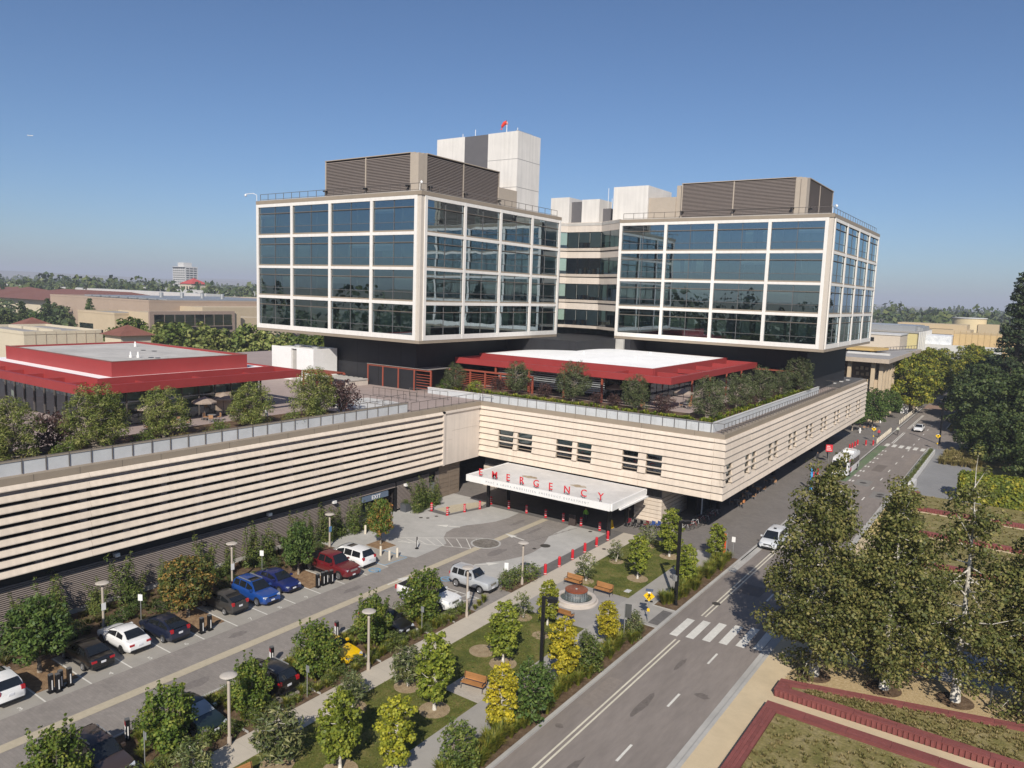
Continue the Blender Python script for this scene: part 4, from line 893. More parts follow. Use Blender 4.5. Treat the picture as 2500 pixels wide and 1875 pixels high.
# umbrellas, tables and chairs on the terraces
UMB = M('umbrella_canvas', (0.34,0.27,0.215), .9, var=.05)
def umbrella(label, x, y, rz=0):
    o = thing('patio_umbrella', label, 'umbrella', (x, y, 11.84), rz, 'taupe terrace umbrellas')
    mb = MB(); n = 8; R_ = 1.3
    vs = [(0,0,2.55)]+[(R_*math.cos(2*pi*k/n), R_*math.sin(2*pi*k/n), 1.95) for k in range(n)]+[(R_*1.0*math.cos(2*pi*k/n), R_*math.sin(2*pi*k/n), 1.80) for k in range(n)]
    mb.add(vs, [(0,1+k,1+(k+1)%n) for k in range(n)]+[(1+k,n+1+k,n+1+(k+1)%n,1+(k+1)%n) for k in range(n)])
    part(mb, 'canvas', UMB, o, world=False)
    part(MB().tube([(0,0,0),(0,0,2.65)], .035, 6), 'pole', RAIL, o, world=False)
    part(MB().cyl((0,0),.35,0,.08,12), 'base', BLACKM, o, world=False)
    return o
umbrella('taupe umbrella nearer the camera of the pair before the tiered red pavilion', -72.6, 46.6)
umbrella('taupe umbrella farther of the pair before the tiered red pavilion', -73.8, 49.7, .3)
umbrella('taupe umbrella half hidden behind the second terrace willow', -72.6, 40.4, .2)
umbrella('taupe umbrella at the middle of the garden before the white roofed pavilion', -47.6, 93.6, .1)
umbrella('taupe umbrella behind the corner olive tree on the garden terrace', -38.6, 96.4, .4)
umbrella('taupe umbrella deep under the white roofed pavilion eave near the trellis', -34.8, 110.0, .2)
CHW = M('chair_wood', (0.36,0.20,0.10), .7, var=.1); CHG = M('chair_metal', (0.30,0.29,0.28), .5, metal=.4)
def table_set():
    o = thing('cafe_table', 'round cafe table on the terrace', 'table', (0,0,0)); 
    part(MB().cyl((0,0),.45,.70,.74,14), 'table_top', STEEL, o, world=False); part(MB().cyl((0,0),.05,0,.70,8).cyl((0,0),.25,0,.03,12), 'pedestal', CHG, o, world=False)
    return o
def chair_proto():
    o = thing('cafe_chair', 'cafe chair', 'chair', (0,0,0))
    part(MB().box(-.22,-.22,.43,.22,.22,.47), 'seat', CHW, o, world=False); part(MB().box(-.22,.19,.5,.22,.23,.86), 'backrest', CHW, o, world=False)
    for sx in (-.2,.2):
        for sy in (-.2,.2): part(MB().box(sx-.02,sy-.02,0,sx+.02,sy+.02,.86 if sy > 0 else .43), 'leg', CHG, o, world=False)
    return o
tb0, ch0 = table_set(), chair_proto()
tspots = [((-70.2,39.6,11.84),'between the first two terrace willows'),((-70.6,42.6,11.84),'beside the half hidden taupe umbrella'),((-71.0,46.4,11.84),'under the nearer paired umbrella'),((-71.8,50.4,11.84),'under the farther paired umbrella'),
          ((-46.0,92.2,11.84),'under the middle garden umbrella'),((-37.6,95.2,11.84),'behind the corner olive'),((-42.6,90.6,11.84),'behind the purple shrub'),((-28.4,173.0,0),'under the street trees past the clapboard wall'),((-29.8,95,0),'first in the shade under the street overhang'),((-29.8,99.5,0),'second in the shade under the street overhang'),((-29.8,104,0),'third in the shade under the street overhang'),((-29.8,110,0),'fourth in the shade under the street overhang')]
usedt = usedc = False
for i, (p, where) in enumerate(tspots):
    lab = 'round grey cafe table '+where
    if not usedt: tb0.location = p; tb0['label'] = lab; tb0['group'] = 'terrace cafe tables'; usedt = True
    else: clone(tb0, p, 0, lab, 'terrace cafe tables')
    for k in range(3):
        a = 2.1*k+.7*i; q = (p[0]+.75*math.cos(a), p[1]+.75*math.sin(a), p[2]); cl = 'cafe chair drawn up to the round table '+where
        if not usedc: ch0.location = q; ch0.rotation_euler = (0,0,a-pi/2); ch0['label'] = cl; ch0['group'] = 'chairs at the table '+where; usedc = True
        else: clone(ch0, q, a-pi/2, cl, 'chairs at the table '+where)

# ------------------------------------------------------------------ older building at the far end of the street
ob = thing('older_building', 'older beige building with flat overhanging roof, columns and pierced screens', 'building', (-40, 200, 0))
OBC = M('old_beige_stone', (0.52,0.41,0.28), .85, var=.07, rnd=.05); OBR = M('old_roof_grey', (0.33,0.31,0.29), .9, var=.08, stain=.1); OBW = M('old_wall', (0.17,0.12,0.085), .9, var=.1)
part(MB().box(-62,184.6,14.0,-26.6,240,14.45), 'roof_slab', OBR, ob)
part(MB().box(-62,184.4,13.55,-26.4,184.6,14.5).box(-26.6,184.6,13.55,-26.4,240,14.5), 'roof_fascia', M('old_fascia',(0.46,0.38,0.30),.8), ob)
part(MB().box(-62,190,0,-31,238,14.0), 'wall', OBW, ob)
for k in range(6): part(MB().box(-55.2+5.0*k,186.0,0,-54.4+5.0*k,186.8,13.55), 'column', OBC, ob)
for k in range(9): part(MB().box(-28.6,186.6+4.4*k,0,-27.8,187.3+4.4*k,13.55).prism([(-31,187.0+4.4*k),(-28.6,186.8+4.4*k),(-28.6,187.1+4.4*k),(-31,188.6+4.4*k)],0,9.5), 'column', OBC, ob)
for k in range(5):
    for j in range(5):
        for i in range(4):
            piece('screen_block', OBC, ob, -54.1+5.0*k+1.05*i+(.2 if j % 2 else 0),189.6,6.0+1.35*j,-53.5+5.0*k+1.05*i+(.2 if j % 2 else 0),189.95,6.55+1.35*j+.25*((i+j)%2))
part(MB().box(-60,185.5,0,-27.5,186,5.2), 'lower_screen', OBC, ob)
part(MB().box(-44,232,14.45,-31,246,18.2), 'roof_house', M('old_cream',(0.55,0.47,0.37),.85,var=.04), ob)
part(MB().box(-44.2,231.8,18.2,-30.8,246.2,18.5), 'roof_house_cap', CONCW, ob)
for x in (-41.5,-38.5): piece('vent_opening', BLACKM, ob, x,231.9,16.3,x+.9,232,17.4)
part(MB().prism([(-42,205),(-33,205),(-31,214),(-40,214)],15.0,15.6).box(-41,206,14.45,-40.6,213,15.0).box(-34,206,14.45,-33.6,213,15.0), 'timber_deck', M('timber_yellow',(0.50,0.34,0.13),.8,var=.1), ob)
for k in range(3): piece('roof_bench', CONCW, ob, -38+3*k,199,14.45,-34.5+3*k,200.5,14.9)
railing(ob, (-33,215), (-27.5,239), 2.0, z0=14.45, h=1.0, r=.05, kick=True)
ob2 = thing('lab_building', 'pale building with yellow wall and cluttered grey plant roof behind the street trees', 'building', (-48, 330, 0))
part(MB().box(-70,310,0,-36,352,16.6), 'wall', M('yellow_render',(0.60,0.50,0.24),.85,var=.04), ob2)
part(MB().box(-70.3,309.7,16.6,-35.7,352.3,17.2), 'roof', OBR, ob2)
for k in range(26): piece('roof_plant', STEEL if k % 3 else CONCW, ob2, -62+RN.random()*24,312+RN.random()*36,17.2,-60+RN.random()*23+2,314+RN.random()*36,17.9+1.3*RN.random())
for k in range(8): piece('pier', CONCW, ob2, -35.7,312+5*k,0,-35.2,313.5+5*k,17.0)
ob3 = thing('construction_block', 'yellow boarded building under construction wrapped in white sheeting', 'building', (-25, 345, 0))
part(MB().box(-26.5,335,0,-6,360,16.4), 'boarded_wall', M('ply_yellow',(0.56,0.40,0.20),.85,var=.08), ob3)
part(MB().box(-41,330,0,-26.6,350,15.4), 'wrapped_wall', mat_blend('wrap_sheet',[(0.5,0.52,0.55),(0.7,0.71,0.72),(0.8,0.8,0.8)],scale=.6,bump=.5,bscale=2), ob3)
part(MB().box(-42,329,0,-10,330,12.2), 'hoarding', CONCW, ob3)
for k in range(10): piece('board_joint', M('ply_dark',(0.36,0.25,0.12),.8), ob3, -26.4+2.0*k,334.95,0,-26.25+2.0*k,335,17.6)
ob4 = thing('terraced_building', 'tan stepped building with long roof lines at the far right', 'building', (-45, 455, 0))
TANB = M('tan_stucco', (0.48,0.375,0.235), .85, var=.05)
for k in range(3): part(MB().box(-62+3*k,450-4*k,0,-30+2*k,470,17.6-2.6*k), 'storey', TANB, ob4); piece('window_strip', BLACKM, ob4, -55+3*k,449.9-4*k,14.2-2.6*k,-36,449.95-4*k,15.2-2.6*k)
ob5 = thing('round_building', 'round cream drum building on the right skyline', 'building', (-33, 508, 0))
part(MB().cyl((-33,508),8.6,0,20.4,28), 'drum_wall', M('drum_cream',(0.62,0.50,0.30),.8,var=.04), ob5, smooth=True, sharp=40)
part(MB().cyl((-33,508),9.0,20.4,20.9,28), 'roof', CONCW, ob5); part(MB().box(-28,500,0,-18,512,17.5), 'annex', TANB, ob5)

# ------------------------------------------------------------------ buildings behind on the left
def block(name, label, x0, y0, x1, y1, zt, wall, roof, cap=.5, wins=()):
    b = thing(name, label, 'building', ((x0+x1)/2, (y0+y1)/2, 0))
    part(MB().box(x0,y0,0,x1,y1,zt-.3), 'wall', wall, b)
    part(MB().box(x0-.1,y0-.1,zt-.3,x1+.1,y0+.4,zt+cap).box(x1-.4,y0+.4,zt-.3,x1+.1,y1,zt+cap).box(x0-.1,y0+.4,zt-.3,x0+.4,y1,zt+cap).box(x0-.1,y1-.4,zt-.3,x1+.1,y1+.1,zt+cap), 'parapet', wall, b)
    part(MB().box(x0+.4,y0+.4,zt-.32,x1-.4,y1-.4,zt-.1), 'roof', roof, b)
    for (f, a0, a1, z0, z1) in wins:
        if f == 'x': piece('window', GLC if (z1-z0) > 1.2 else BLACKM, b, a0,y0-.04,z0,a1,y0-.01,z1)
        else: piece('window', GLC if (z1-z0) > 1.2 else BLACKM, b, x1+.01,a0,z0,x1+.04,a1,z1)
    return b
BEI = M('beige_wall', (0.50,0.40,0.27), .85, var=.05, stain=.05); BEI2 = M('pinkish_tan_wall', (0.40,0.30,0.225), .85, var=.05, stain=.05); CRM = M('pale_cream_wall', (0.58,0.50,0.37), .85, var=.04, stain=.05)
TILE = M('red_roof_tile', (0.20,0.082,0.058), .85, var=.14, scale=.6, stain=.1)
b = block('cream_building', 'low cream walled building with parapet roof behind the tiered pavilion', -235, 82, -203, 101, 12.6, CRM, OBR, .5)
for k in range(7): piece('panel_joint', BEI2, b, -202.9,84.5+2.4*k,6,-202.86,84.56+2.4*k,12.9)
for k in range(3): piece('roof_duct', CRM, b, -232+9*k,90,12.4,-224+9*k,92,13.2)
b = block('beige_building', 'beige building with long framed window band above the hedge trees', -289, 135, -263, 150, 14.6, BEI, OBR, .4, (('x',-288,-278,7.5,10.5),))
part(MB().box(-263,140,0,-244,172,15.6), 'main_wall', BEI, b)
part(MB().box(-244,136.5,8.5,-243.2,169,16.3), 'window_surround', M('surround_brown',(0.30,0.225,0.18),.8), b)
for k in range(8): piece('window_pane', mat_glass('bg_glass',(0.65,0.72,0.70),.14), b, -243.18,138+3.75*k,11.2,-243.1,141.5+3.75*k,15.2); piece('sill_strip', BLACKM, b, -243.18,138+3.75*k,9.6,-243.1,141.6+3.75*k,10.9)
part(MB().box(-262,172,0,-246,186,13.6), 'end_wall', BEI, b)
b = block('tan_building', 'wide tan laboratory building with stepped parapets and solar roof', -425, 185, -330, 300, 17.2, BEI2, OBR, .5, (('y',205,208,11,13.8),))
part(MB().box(-330,200,0,-312,250,15.2), 'step_wall', BEI, b); part(MB().box(-345,300,0,-318,330,15.8), 'step_wall', BEI2, b)
for k in range(9): piece('roof_panel', STEEL, b, -420+9*k,200,17.4,-413+9*k,280,18.0)
for k in range(4): part(MB().cyl((-380+6*k,220+8*k),1.0,17.2,20.5,10), 'roof_stack', STEEL, b)
b = thing('tile_roofed_building', 'long building with hipped red tile roofs at far left', 'building', (-560, 260, 0))
part(MB().box(-700,232,0,-470,300,11.5), 'wall', CRM, b)
for x0, x1 in ((-700,-618),(-616,-470)):
    mb = MB(); cy = 266
    mb.add([(x0,228,11.4),(x1,228,11.4),(x1,304,11.4),(x0,304,11.4),(x0+26,cy,18.4),(x1-26,cy,18.4)], [(0,1,5,4),(1,2,5),(2,3,4,5),(3,0,4),(0,3,2,1)])
    part(mb, 'roof', TILE, b)
part(MB().box(-690,304,0,-470,316,18.6), 'rear_range', CONCW, b)
def pagoda(label, x, y, z, s):
    b = thing('small_pavilion', label, 'pavilion', (x, y, 0))
    part(MB().box(x-s,y-s,0,x+s,y+s,z-.2), 'wall', CRM, b)
    part(MB().add([(x-s*1.25,y-s*1.25,z-.2),(x+s*1.25,y-s*1.25,z-.2),(x+s*1.25,y+s*1.25,z-.2),(x-s*1.25,y+s*1.25,z-.2),(x,y,z+s*.6)], [(0,1,4),(1,2,4),(2,3,4),(3,0,4),(3,2,1,0)]), 'roof', TILE, b)
pagoda('small cream pavilion with red hipped roof beside the hedge trees', -196, 104, 12.4, 4.0)
pagoda('small red hipped roof peeking over the low cream building', -285, 118, 9.6, 5.0)
b = block('white_building', 'long white building with ribbed front below the far left conifers', -1120, 430, -1020, 470, 16.2, CONCW, OBR, .4)
for k in range(12): piece('rib', OBR, b, -1110+7*k,429.8,3,-1108+7*k,430,15)
# tall tower and church tower on the skyline
b = thing('office_tower', 'pale high rise block with dark window rows on the left skyline', 'tower', (-1139, 700, 0))
part(MB().box(-1157,690,0,-1122,712,50.5), 'wall', CONCW, b); part(MB().box(-1149,694,50.5,-1132,708,57), 'plant_room', CONCW, b)
for k in range(12):
    for j in range(6): piece('window', BLACKM, b, -1155+5.6*j,689.8,7+3.6*k,-1151.6+5.6*j,689.95,8.7+3.6*k)
    for j in range(3): piece('window', BLACKM, b, -1121.95,692+6.5*j,7+3.6*k,-1121.8,697+6.5*j,8.7+3.6*k)
piece('window', BLACKM, b, -1157.1,689.8,48.0,-1121.8,689.95,49.6)
b = thing('church_tower', 'cream tower with red pyramid roof on the left skyline', 'tower', (-717, 450, 0))
part(MB().box(-728,442,0,-708,460,24.5), 'wall', CRM, b)
part(MB().add([(-729,441,24.5),(-707,441,24.5),(-707,461,24.5),(-729,461,24.5),(-718,451,30.5)], [(0,1,4),(1,2,4),(2,3,4),(3,0,4),(3,2,1,0)]), 'roof', M('church_red',(0.45,0.07,0.06),.8), b)
for k in range(4): piece('window', BLACKM, b, -726+4.8*k,441.8,19,-724+4.8*k,441.95,22)
for k in range(5): piece('arcade_opening', OBW, b, -707.9,443+3.2*k,8,-707.8,445+3.2*k,17)
block('white_house', 'white flat building left of the red roofed skyline tower', -800, 430, -745, 450, 19.0, CONCW, OBR, .4)
block('white_low_building', 'long white low building right of the red roofed skyline tower', -640, 385, -600, 450, 19.2, CONCW, WHITEROOF, .3)
b = thing('parking_structure', 'long low parking structure with dark openings beside the glass tower', 'building', (-560, 400, 0))
part(MB().box(-575,370,0,-545,430,15.0), 'wall', CRM, b)
for k in range(2): piece('opening_strip', BLACKM, b, -544.9,371,9+3*k,-544.8,429,10.4+3*k)
# airliner far off in the sky
ap = thing('airliner', 'tiny white airliner low in the sky at far left', 'airplane', (-5300, 2230, 905), math.radians(25))
part(MB().tube([(-20,0,0),(-17,0,.3),(14,0,.3),(19,0,0),(20.5,0,-.3)], [.3,1.9,2.0,1.5,.3], 10), 'fuselage', WHITE, ap, smooth=True, world=False)
part(MB().prism([(3,1.5),(-2,1.5),(-9,17),(-6.5,17)],-.6,-.2).prism([(3,-1.5),(-2,-1.5),(-9,-17),(-6.5,-17)],-.6,-.2), 'wing', WHITE, ap, world=False)
part(MB().prism([(-15,.3),(-18,.3),(-20,6),(-18.5,6)],.6,.8).prism([(-15,-.3),(-18,-.3),(-20,-6),(-18.5,-6)],.6,.8), 'tailplane', WHITE, ap, world=False)
part(MB().ext([(-.2,1.2),(.2,1.2),(.1,6.5),(-.1,6.5)], 'x', -20, -16), 'tail_fin', WHITE, ap, world=False)
for s in (-1, 1): part(MB().tube([(3,5.5*s,-1.6),(-1,5.5*s,-1.6)], 1.0, 8), 'engine', STEEL, ap, world=False)
# hills
mb = MB(); n = 90
for lay, (D, hh, dz) in enumerate(((7600, 70, 0), (9400, 112, 1))):
    vs = []
    for k in range(n+1):
        az = math.radians(-100+125*k/n); 
        prof = .45+.55*abs(math.sin(1.7+2.3*az+lay))*(.75+.25*math.sin(9*az+lay*2))+.05*math.sin(31*az)+.03*math.sin(57*az+1)
        if az > math.radians(-25): prof *= max(.12, 1-(math.degrees(az)+25)/24)
        x, y = math.sin(az), math.cos(az)
        vs += [(x*(D-900),y*(D-900),-5),(x*(D-350),y*(D-350),hh*prof*.55),(x*D,y*D,hh*prof),(x*(D+1200),y*(D+1200),-5)]
    mb.add(vs, [(4*k+j,4*k+4+j,4*k+5+j,4*k+1+j) for k in range(n) for j in range(3)])
struct('hills', mb, HILLM, smooth=True)
# ------------------------------------------------------------------ trees
LGK = mat_leaf('ginkgo_green_leaf', [(0.055,0.078,0.010),(0.125,0.15,0.018),(0.23,0.235,0.032)], trans=.3)
LGY = mat_leaf('ginkgo_yellow_leaf', [(0.11,0.105,0.010),(0.25,0.215,0.015),(0.40,0.315,0.025)], trans=.3)
LGM = mat_leaf('ginkgo_turning_leaf', [(0.075,0.09,0.010),(0.165,0.175,0.017),(0.28,0.255,0.025)], trans=.3)
LPK = mat_leaf('parking_tree_leaf', [(0.035,0.060,0.010),(0.075,0.11,0.015),(0.16,0.165,0.03)], trans=.28)
LMP = mat_leaf('dark_broad_leaf', [(0.022,0.042,0.010),(0.045,0.075,0.014),(0.085,0.11,0.025)], trans=.22)
LMO = mat_leaf('turning_broad_leaf', [(0.03,0.05,0.012),(0.085,0.09,0.02),(0.28,0.15,0.04)], trans=.22)
LRD = mat_leaf('red_tipped_leaf', [(0.045,0.085,0.012),(0.09,0.13,0.02),(0.30,0.11,0.035)], trans=.25)
LLQ = mat_leaf('loquat_leaf', [(0.03,0.045,0.012),(0.075,0.09,0.028),(0.17,0.16,0.06)], trans=.15, spec=.5)
LSY = mat_leaf('sycamore_leaf', [(0.036,0.046,0.012),(0.082,0.086,0.022),(0.185,0.160,0.055)], trans=.28)
LOL = mat_leaf('olive_leaf', [(0.026,0.036,0.014),(0.058,0.072,0.026),(0.115,0.125,0.055)], trans=.18)
LWL = mat_leaf('willow_leaf', [(0.045,0.064,0.014),(0.115,0.135,0.03),(0.24,0.23,0.08)], trans=.22)
LPU = mat_leaf('purple_leaf', [(0.018,0.012,0.012),(0.045,0.022,0.020),(0.085,0.045,0.035)], trans=.15)
LJU = mat_leaf('juniper_leaf', [(0.028,0.046,0.010),(0.065,0.088,0.018),(0.13,0.135,0.035)], trans=.18)
LBU = mat_leaf('shrub_leaf', [(0.032,0.052,0.011),(0.07,0.095,0.018),(0.14,0.15,0.035)], trans=.22)
LOK = mat_leaf('oak_leaf', [(0.018,0.030,0.009),(0.038,0.056,0.014),(0.075,0.088,0.025)], trans=.18, scale=.6)
LST = mat_leaf('locust_leaf', [(0.045,0.062,0.010),(0.11,0.125,0.015),(0.24,0.20,0.02)], trans=.25, scale=.4)
LCF = mat_leaf('conifer_leaf', [(0.014,0.024,0.010),(0.028,0.042,0.015),(0.05,0.062,0.022)], trans=.1, scale=.5)
LFR = mat_leaf('far_tree_leaf', [(0.022,0.036,0.012),(0.045,0.062,0.018),(0.085,0.095,0.03)], trans=.15, scale=.15)
LGR = mat_leaf('ornamental_grass_leaf', [(0.05,0.07,0.010),(0.105,0.12,0.016),(0.20,0.165,0.03)], trans=.3, scale=1.6)
LGD = mat_leaf('dry_grass_leaf', [(0.085,0.085,0.02),(0.16,0.13,0.045),(0.25,0.19,0.09)], trans=.25, scale=1.2)
LIV = mat_leaf('ivy_leaf', [(0.06,0.085,0.012),(0.12,0.14,0.015),(0.26,0.22,0.02)], trans=.25, scale=.8)
TRW = mat_blend('pale_bark', [(0.34,0.30,0.24),(0.52,0.48,0.41),(0.66,0.62,0.55)], scale=2.5, bump=.2)
TRG = mat_blend('grey_bark', [(0.16,0.13,0.10),(0.25,0.21,0.165),(0.32,0.27,0.21)], scale=3, bump=.3)
TRD = mat_blend('dark_bark', [(0.05,0.04,0.03),(0.09,0.07,0.05),(0.13,0.10,0.07)], scale=3, bump=.3)

def leaves_mesh(name, c, nrm, L, W, rng, mat):
    n = len(c); t = rng.normal(size=(n,3)); nrm = nrm/np.linalg.norm(nrm,axis=1)[:,None]
    t -= nrm*(t*nrm).sum(1)[:,None]; t /= np.linalg.norm(t,axis=1)[:,None]; b = np.cross(nrm, t)
    s = rng.uniform(.7,1.3,size=(n,1)); l = t*L*s/2; w_ = b*W*s/2
    v = np.stack([c-l, c+w_-l*.1+nrm*L*.08, c+l, c-w_-l*.1+nrm*L*.08], 1).reshape(-1,3).astype(np.float32)
    me = bpy.data.meshes.new(name); me.vertices.add(4*n); me.vertices.foreach_set('co', v.ravel())
    me.loops.add(4*n); me.loops.foreach_set('vertex_index', np.arange(4*n,dtype=np.int32))
    me.polygons.add(n); me.polygons.foreach_set('loop_start', np.arange(0,4*n,4,dtype=np.int32))
    me.update(calc_edges=True); me.materials.append(mat); return me

def clump_leaves(rng, centers, radii, per, flat=.8, shell=.55, up=.5):
    """leaf positions and normals gathered in clumps, denser near each clump's skin"""
    cs, ns = [], []
    for c, r in zip(centers, radii):
        k = max(6, int(per*(r**2)))
        d = rng.normal(size=(k,3)); d /= np.linalg.norm(d,axis=1)[:,None]
        rad = r*(shell+(1-shell)*rng.random((k,1))**.6)*rng.uniform(.75,1.12,(k,1))
        p = d*rad; p[:,2] *= flat
        cs.append(p+np.array(c)); nn = d*.9+rng.normal(size=(k,3))*.55; nn[:,2] += up; ns.append(nn)
    return np.concatenate(cs), np.concatenate(ns)

def gen_tree(seed, H, tr_h, prof, nb, clump, per, leaf, flat=.8, lean=(0,0), trunk_r=.12, stems=1, lift=.35, bark=None, mat=None, upshoots=0, inner=True, up=.5, top=.96, twist=.15, brad=.35, zj=.12):
    """trunk and limbs as one tapered mesh, crown as leaf faces in clumps at the limb ends.
       prof(t) -> crown radius for t in 0..1 between tr_h and H"""
    rng = np.random.default_rng(seed); mb = MB(); cen, rad = [], []
    paths = []
    for s in range(stems):
        a = rng.uniform(0,2*pi); sp = (0 if stems == 1 else .35+.2*rng.random())*prof(.5)
        pts = []
        for k in range(7):
            f = k/6; pts.append((lean[0]*f+math.cos(a)*sp*f+rng.normal()*twist*.25*f, lean[1]*f+math.sin(a)*sp*f+rng.normal()*twist*.25*f, H*top*f*(1 if stems == 1 else .8)))
        paths.append(pts); mb.tube(pts, [trunk_r*(1-.93*(k/6))*(1.25 if k == 0 else 1) for k in range(7)], 7)
    ga = rng.uniform(0,6.28)
    for i in range(nb):
        t = (i+.5)/nb; t = t**.9; z = tr_h+(H-tr_h)*t
        pts = paths[i % stems]; f = min(.999, z/(H*top*(1 if stems == 1 else .8))); k = min(5, int(f*6)); q = f*6-k
        base = np.array(pts[k])*(1-q)+np.array(pts[k+1])*q
        a = ga+i*2.399+rng.normal()*.3; r = prof(t)*rng.uniform(.62,1.0)
        tip = np.array([lean[0]*f+r*math.cos(a), lean[1]*f+r*math.sin(a), z+rng.normal()*zj*(H-tr_h)/6])
        b0 = base-np.array([0,0,min(r*lift, base[2]*.5)])
        mid = (b0+tip)/2+rng.normal(size=3)*.08*r
        mb.tube([b0, mid, tip], [trunk_r*brad*(1-.7*t)+.01, trunk_r*brad*.55*(1-.7*t)+.008, .008], 5, cap=False)
        cr = clump*rng.uniform(.7,1.25)*(1-.45*t*t)
        cen.append(tip); rad.append(cr)
        if inner and r > clump*.9: cen.append((base*.5+tip*.5)); rad.append(cr*.85)
    for k in range(upshoots):
        a = rng.uniform(0,6.28); r = prof(.75)*math.sqrt(rng.random())*.9; z0 = tr_h+(H-tr_h)*.7; h = rng.uniform(.5,1.2)
        x, y = r*math.cos(a), r*math.sin(a)
        for j in range(5): cen.append(np.array([x*(1+.05*j), y*(1+.05*j), z0+h*(j+1)/4])); rad.append(.16-.02*j)
        mb.tube([(x,y,z0-.3),(x*1.2,y*1.2,z0+h*1.2)], [.02,.006], 4, cap=False)
    c, n = clump_leaves(rng, cen, rad, per, flat, up=up)
    keep = c[:,2] > .12
    return mb.mesh('trunk', bark or TRG, smooth=True), leaves_mesh('crown', c[keep], n[keep], leaf[0], leaf[1], rng, mat or LBU)
TREES = {}
def proto(key, *a, **k): TREES[key] = gen_tree(*a, **k)
def plant(name, label, cat, key, loc, rz=None, s=1.0, group=None, mat=None):
    tm, cm = TREES[key]
    o = thing(name, label, cat, loc, RN.uniform(0,6.28) if rz is None else rz, group)
    o.scale = (s, s, s) if not isinstance(s, tuple) else s
    a = bpy.data.objects.new('trunk', tm); COL.objects.link(a); a.parent = o
    b = bpy.data.objects.new('crown', cm); COL.objects.link(b); b.parent = o
    if mat: b.material_slots[0].link = 'OBJECT'; b.material_slots[0].material = mat
    return o
cone = lambda R_: (lambda t: R_*(.55+.6*t if t < .3 else 1.0*(1-(t-.3)/.7)**.75*.95+.03))
egg = lambda R_: (lambda t: R_*math.sqrt(max(0.02, math.sin(pi*min(1, .12+.85*t)))))
oval = lambda R_: (lambda t: R_*math.sqrt(max(.03, 1-(2*t-.85)**2/1.4)))
dome = lambda R_: (lambda t: R_*math.sqrt(max(.03, 1-t**2.4)))

# street-side and lawn trees
for v in range(3): proto('ginkgo%d' % v, 100+v, 4.7, .95, egg(1.14), 48, .38, 560, (.17,.15), flat=.75, trunk_r=.10, bark=TRW, mat=LGK, lift=.5, up=.6)
for v in range(2): proto('parking%d' % v, 120+v, 3.5, .55, oval(1.42), 44, .50, 400, (.17,.13), trunk_r=.08, bark=TRG, mat=LPK, upshoots=16, lift=.4)
for v in range(2): proto('broad%d' % v, 130+v, 4.9, 1.35, oval(1.95), 54, .60, 320, (.27,.13), trunk_r=.13, bark=TRG, mat=LMP, lift=.4)
for v in range(2): proto('loquat%d' % v, 140+v, 2.9, .7, oval(1.18), 34, .44, 220, (.34,.085), trunk_r=.08, bark=TRW, mat=LLQ, lift=.4, up=.8)
proto('magnolia', 150, 2.4, .7, oval(.85), 18, .34, 210, (.26,.09), trunk_r=.05, bark=TRW, mat=LLQ, stems=2, lift=.4)
for v in range(2): proto('shrub%d' % v, 155+v, 2.6, .25, oval(.88), 40, .38, 380, (.15,.09), trunk_r=.06, bark=TRG, mat=LBU, stems=3)
for v in range(2): proto('lowshrub%d' % v, 158+v, 1.0, .1, dome(.75), 20, .30, 420, (.13,.05), trunk_r=.03, bark=TRG, mat=LBU, stems=2)
def gen_juniper(seed):
    rng = np.random.default_rng(seed); mb = MB(); cen, rad = [], []
    for s in range(5):
        a = rng.uniform(0,6.28); h = rng.uniform(1.6,3.6); lx, ly = rng.normal()*.55, rng.normal()*.55; x0, y0 = rng.normal()*.25, rng.normal()*.25
        pts = []
        for k in range(9):
            f = k/8; w_ = .22*math.sin(5*f+a); pts.append((x0+lx*f+w_*math.cos(a), y0+ly*f+w_*math.sin(a), h*f))
            cen.append(np.array(pts[-1])+rng.normal(size=3)*.08); rad.append(.46*(1-f)**.7+.10)
        mb.tube(pts, [.06*(1-.85*k/8) for k in range(9)], 5)
    c, n = clump_leaves(rng, cen, rad, 420, 1.15, up=1.1); keep = c[:,2] > .05
    return mb.mesh('trunk', TRD, smooth=True), leaves_mesh('crown', c[keep], n[keep], .22, .06, rng, LJU)
for v in range(3): TREES['juniper%d' % v] = gen_juniper(170+v)
for v in range(3): proto('olive%d' % v, 180+v, 4.3, .7, oval(1.75), 58, .52, 440, (.17,.05), trunk_r=.14, bark=TRG, mat=LOL, stems=2, lift=.5)
for v in range(3): proto('willow%d' % v, 190+v, 4.8, .6, oval(2.0), 62, .56, 450, (.22,.05), trunk_r=.14, bark=TRG, mat=LWL, stems=3, lift=.5, up=.8)
for v in range(2): proto('purple%d' % v, 196+v, 2.2, .4, oval(1.35), 32, .42, 300, (.13,.09), trunk_r=.06, bark=TRD, mat=LPU, stems=3)
syc = lambda R_: (lambda t: R_*float(np.interp(t, [0,.16,.30,.42,.55,.72,.88,1], [.72,1.0,.98,.86,.68,.48,.30,.10])))
proto('sycamore0', 201, 15.4, 1.8, syc(4.0), 105, 1.12, 190, (.22,.16), flat=.85, zj=.42, trunk_r=.30, bark=TRW, mat=LSY, lift=.15, twist=.5, up=.4, brad=.28)
proto('sycamore1', 202, 14.2, 1.7, syc(3.6), 90, 1.08, 190, (.22,.16), flat=.85, zj=.42, trunk_r=.28, bark=TRW, mat=LSY, lift=.15, twist=.5, up=.4, brad=.28)
proto('sycamore2', 203, 15.6, 2.1, syc(3.5), 58, .95, 170, (.22,.16), flat=.85, zj=.42, trunk_r=.28, bark=TRW, mat=LSY, lift=.1, twist=.6, up=.4, brad=.30)
for v in range(2): proto('oak%d' % v, 210+v, 12.0, 2.0, dome(7.0), 80, 1.7, 42, (.55,.40), flat=.7, trunk_r=.4, bark=TRD, mat=LOK, lift=.4)
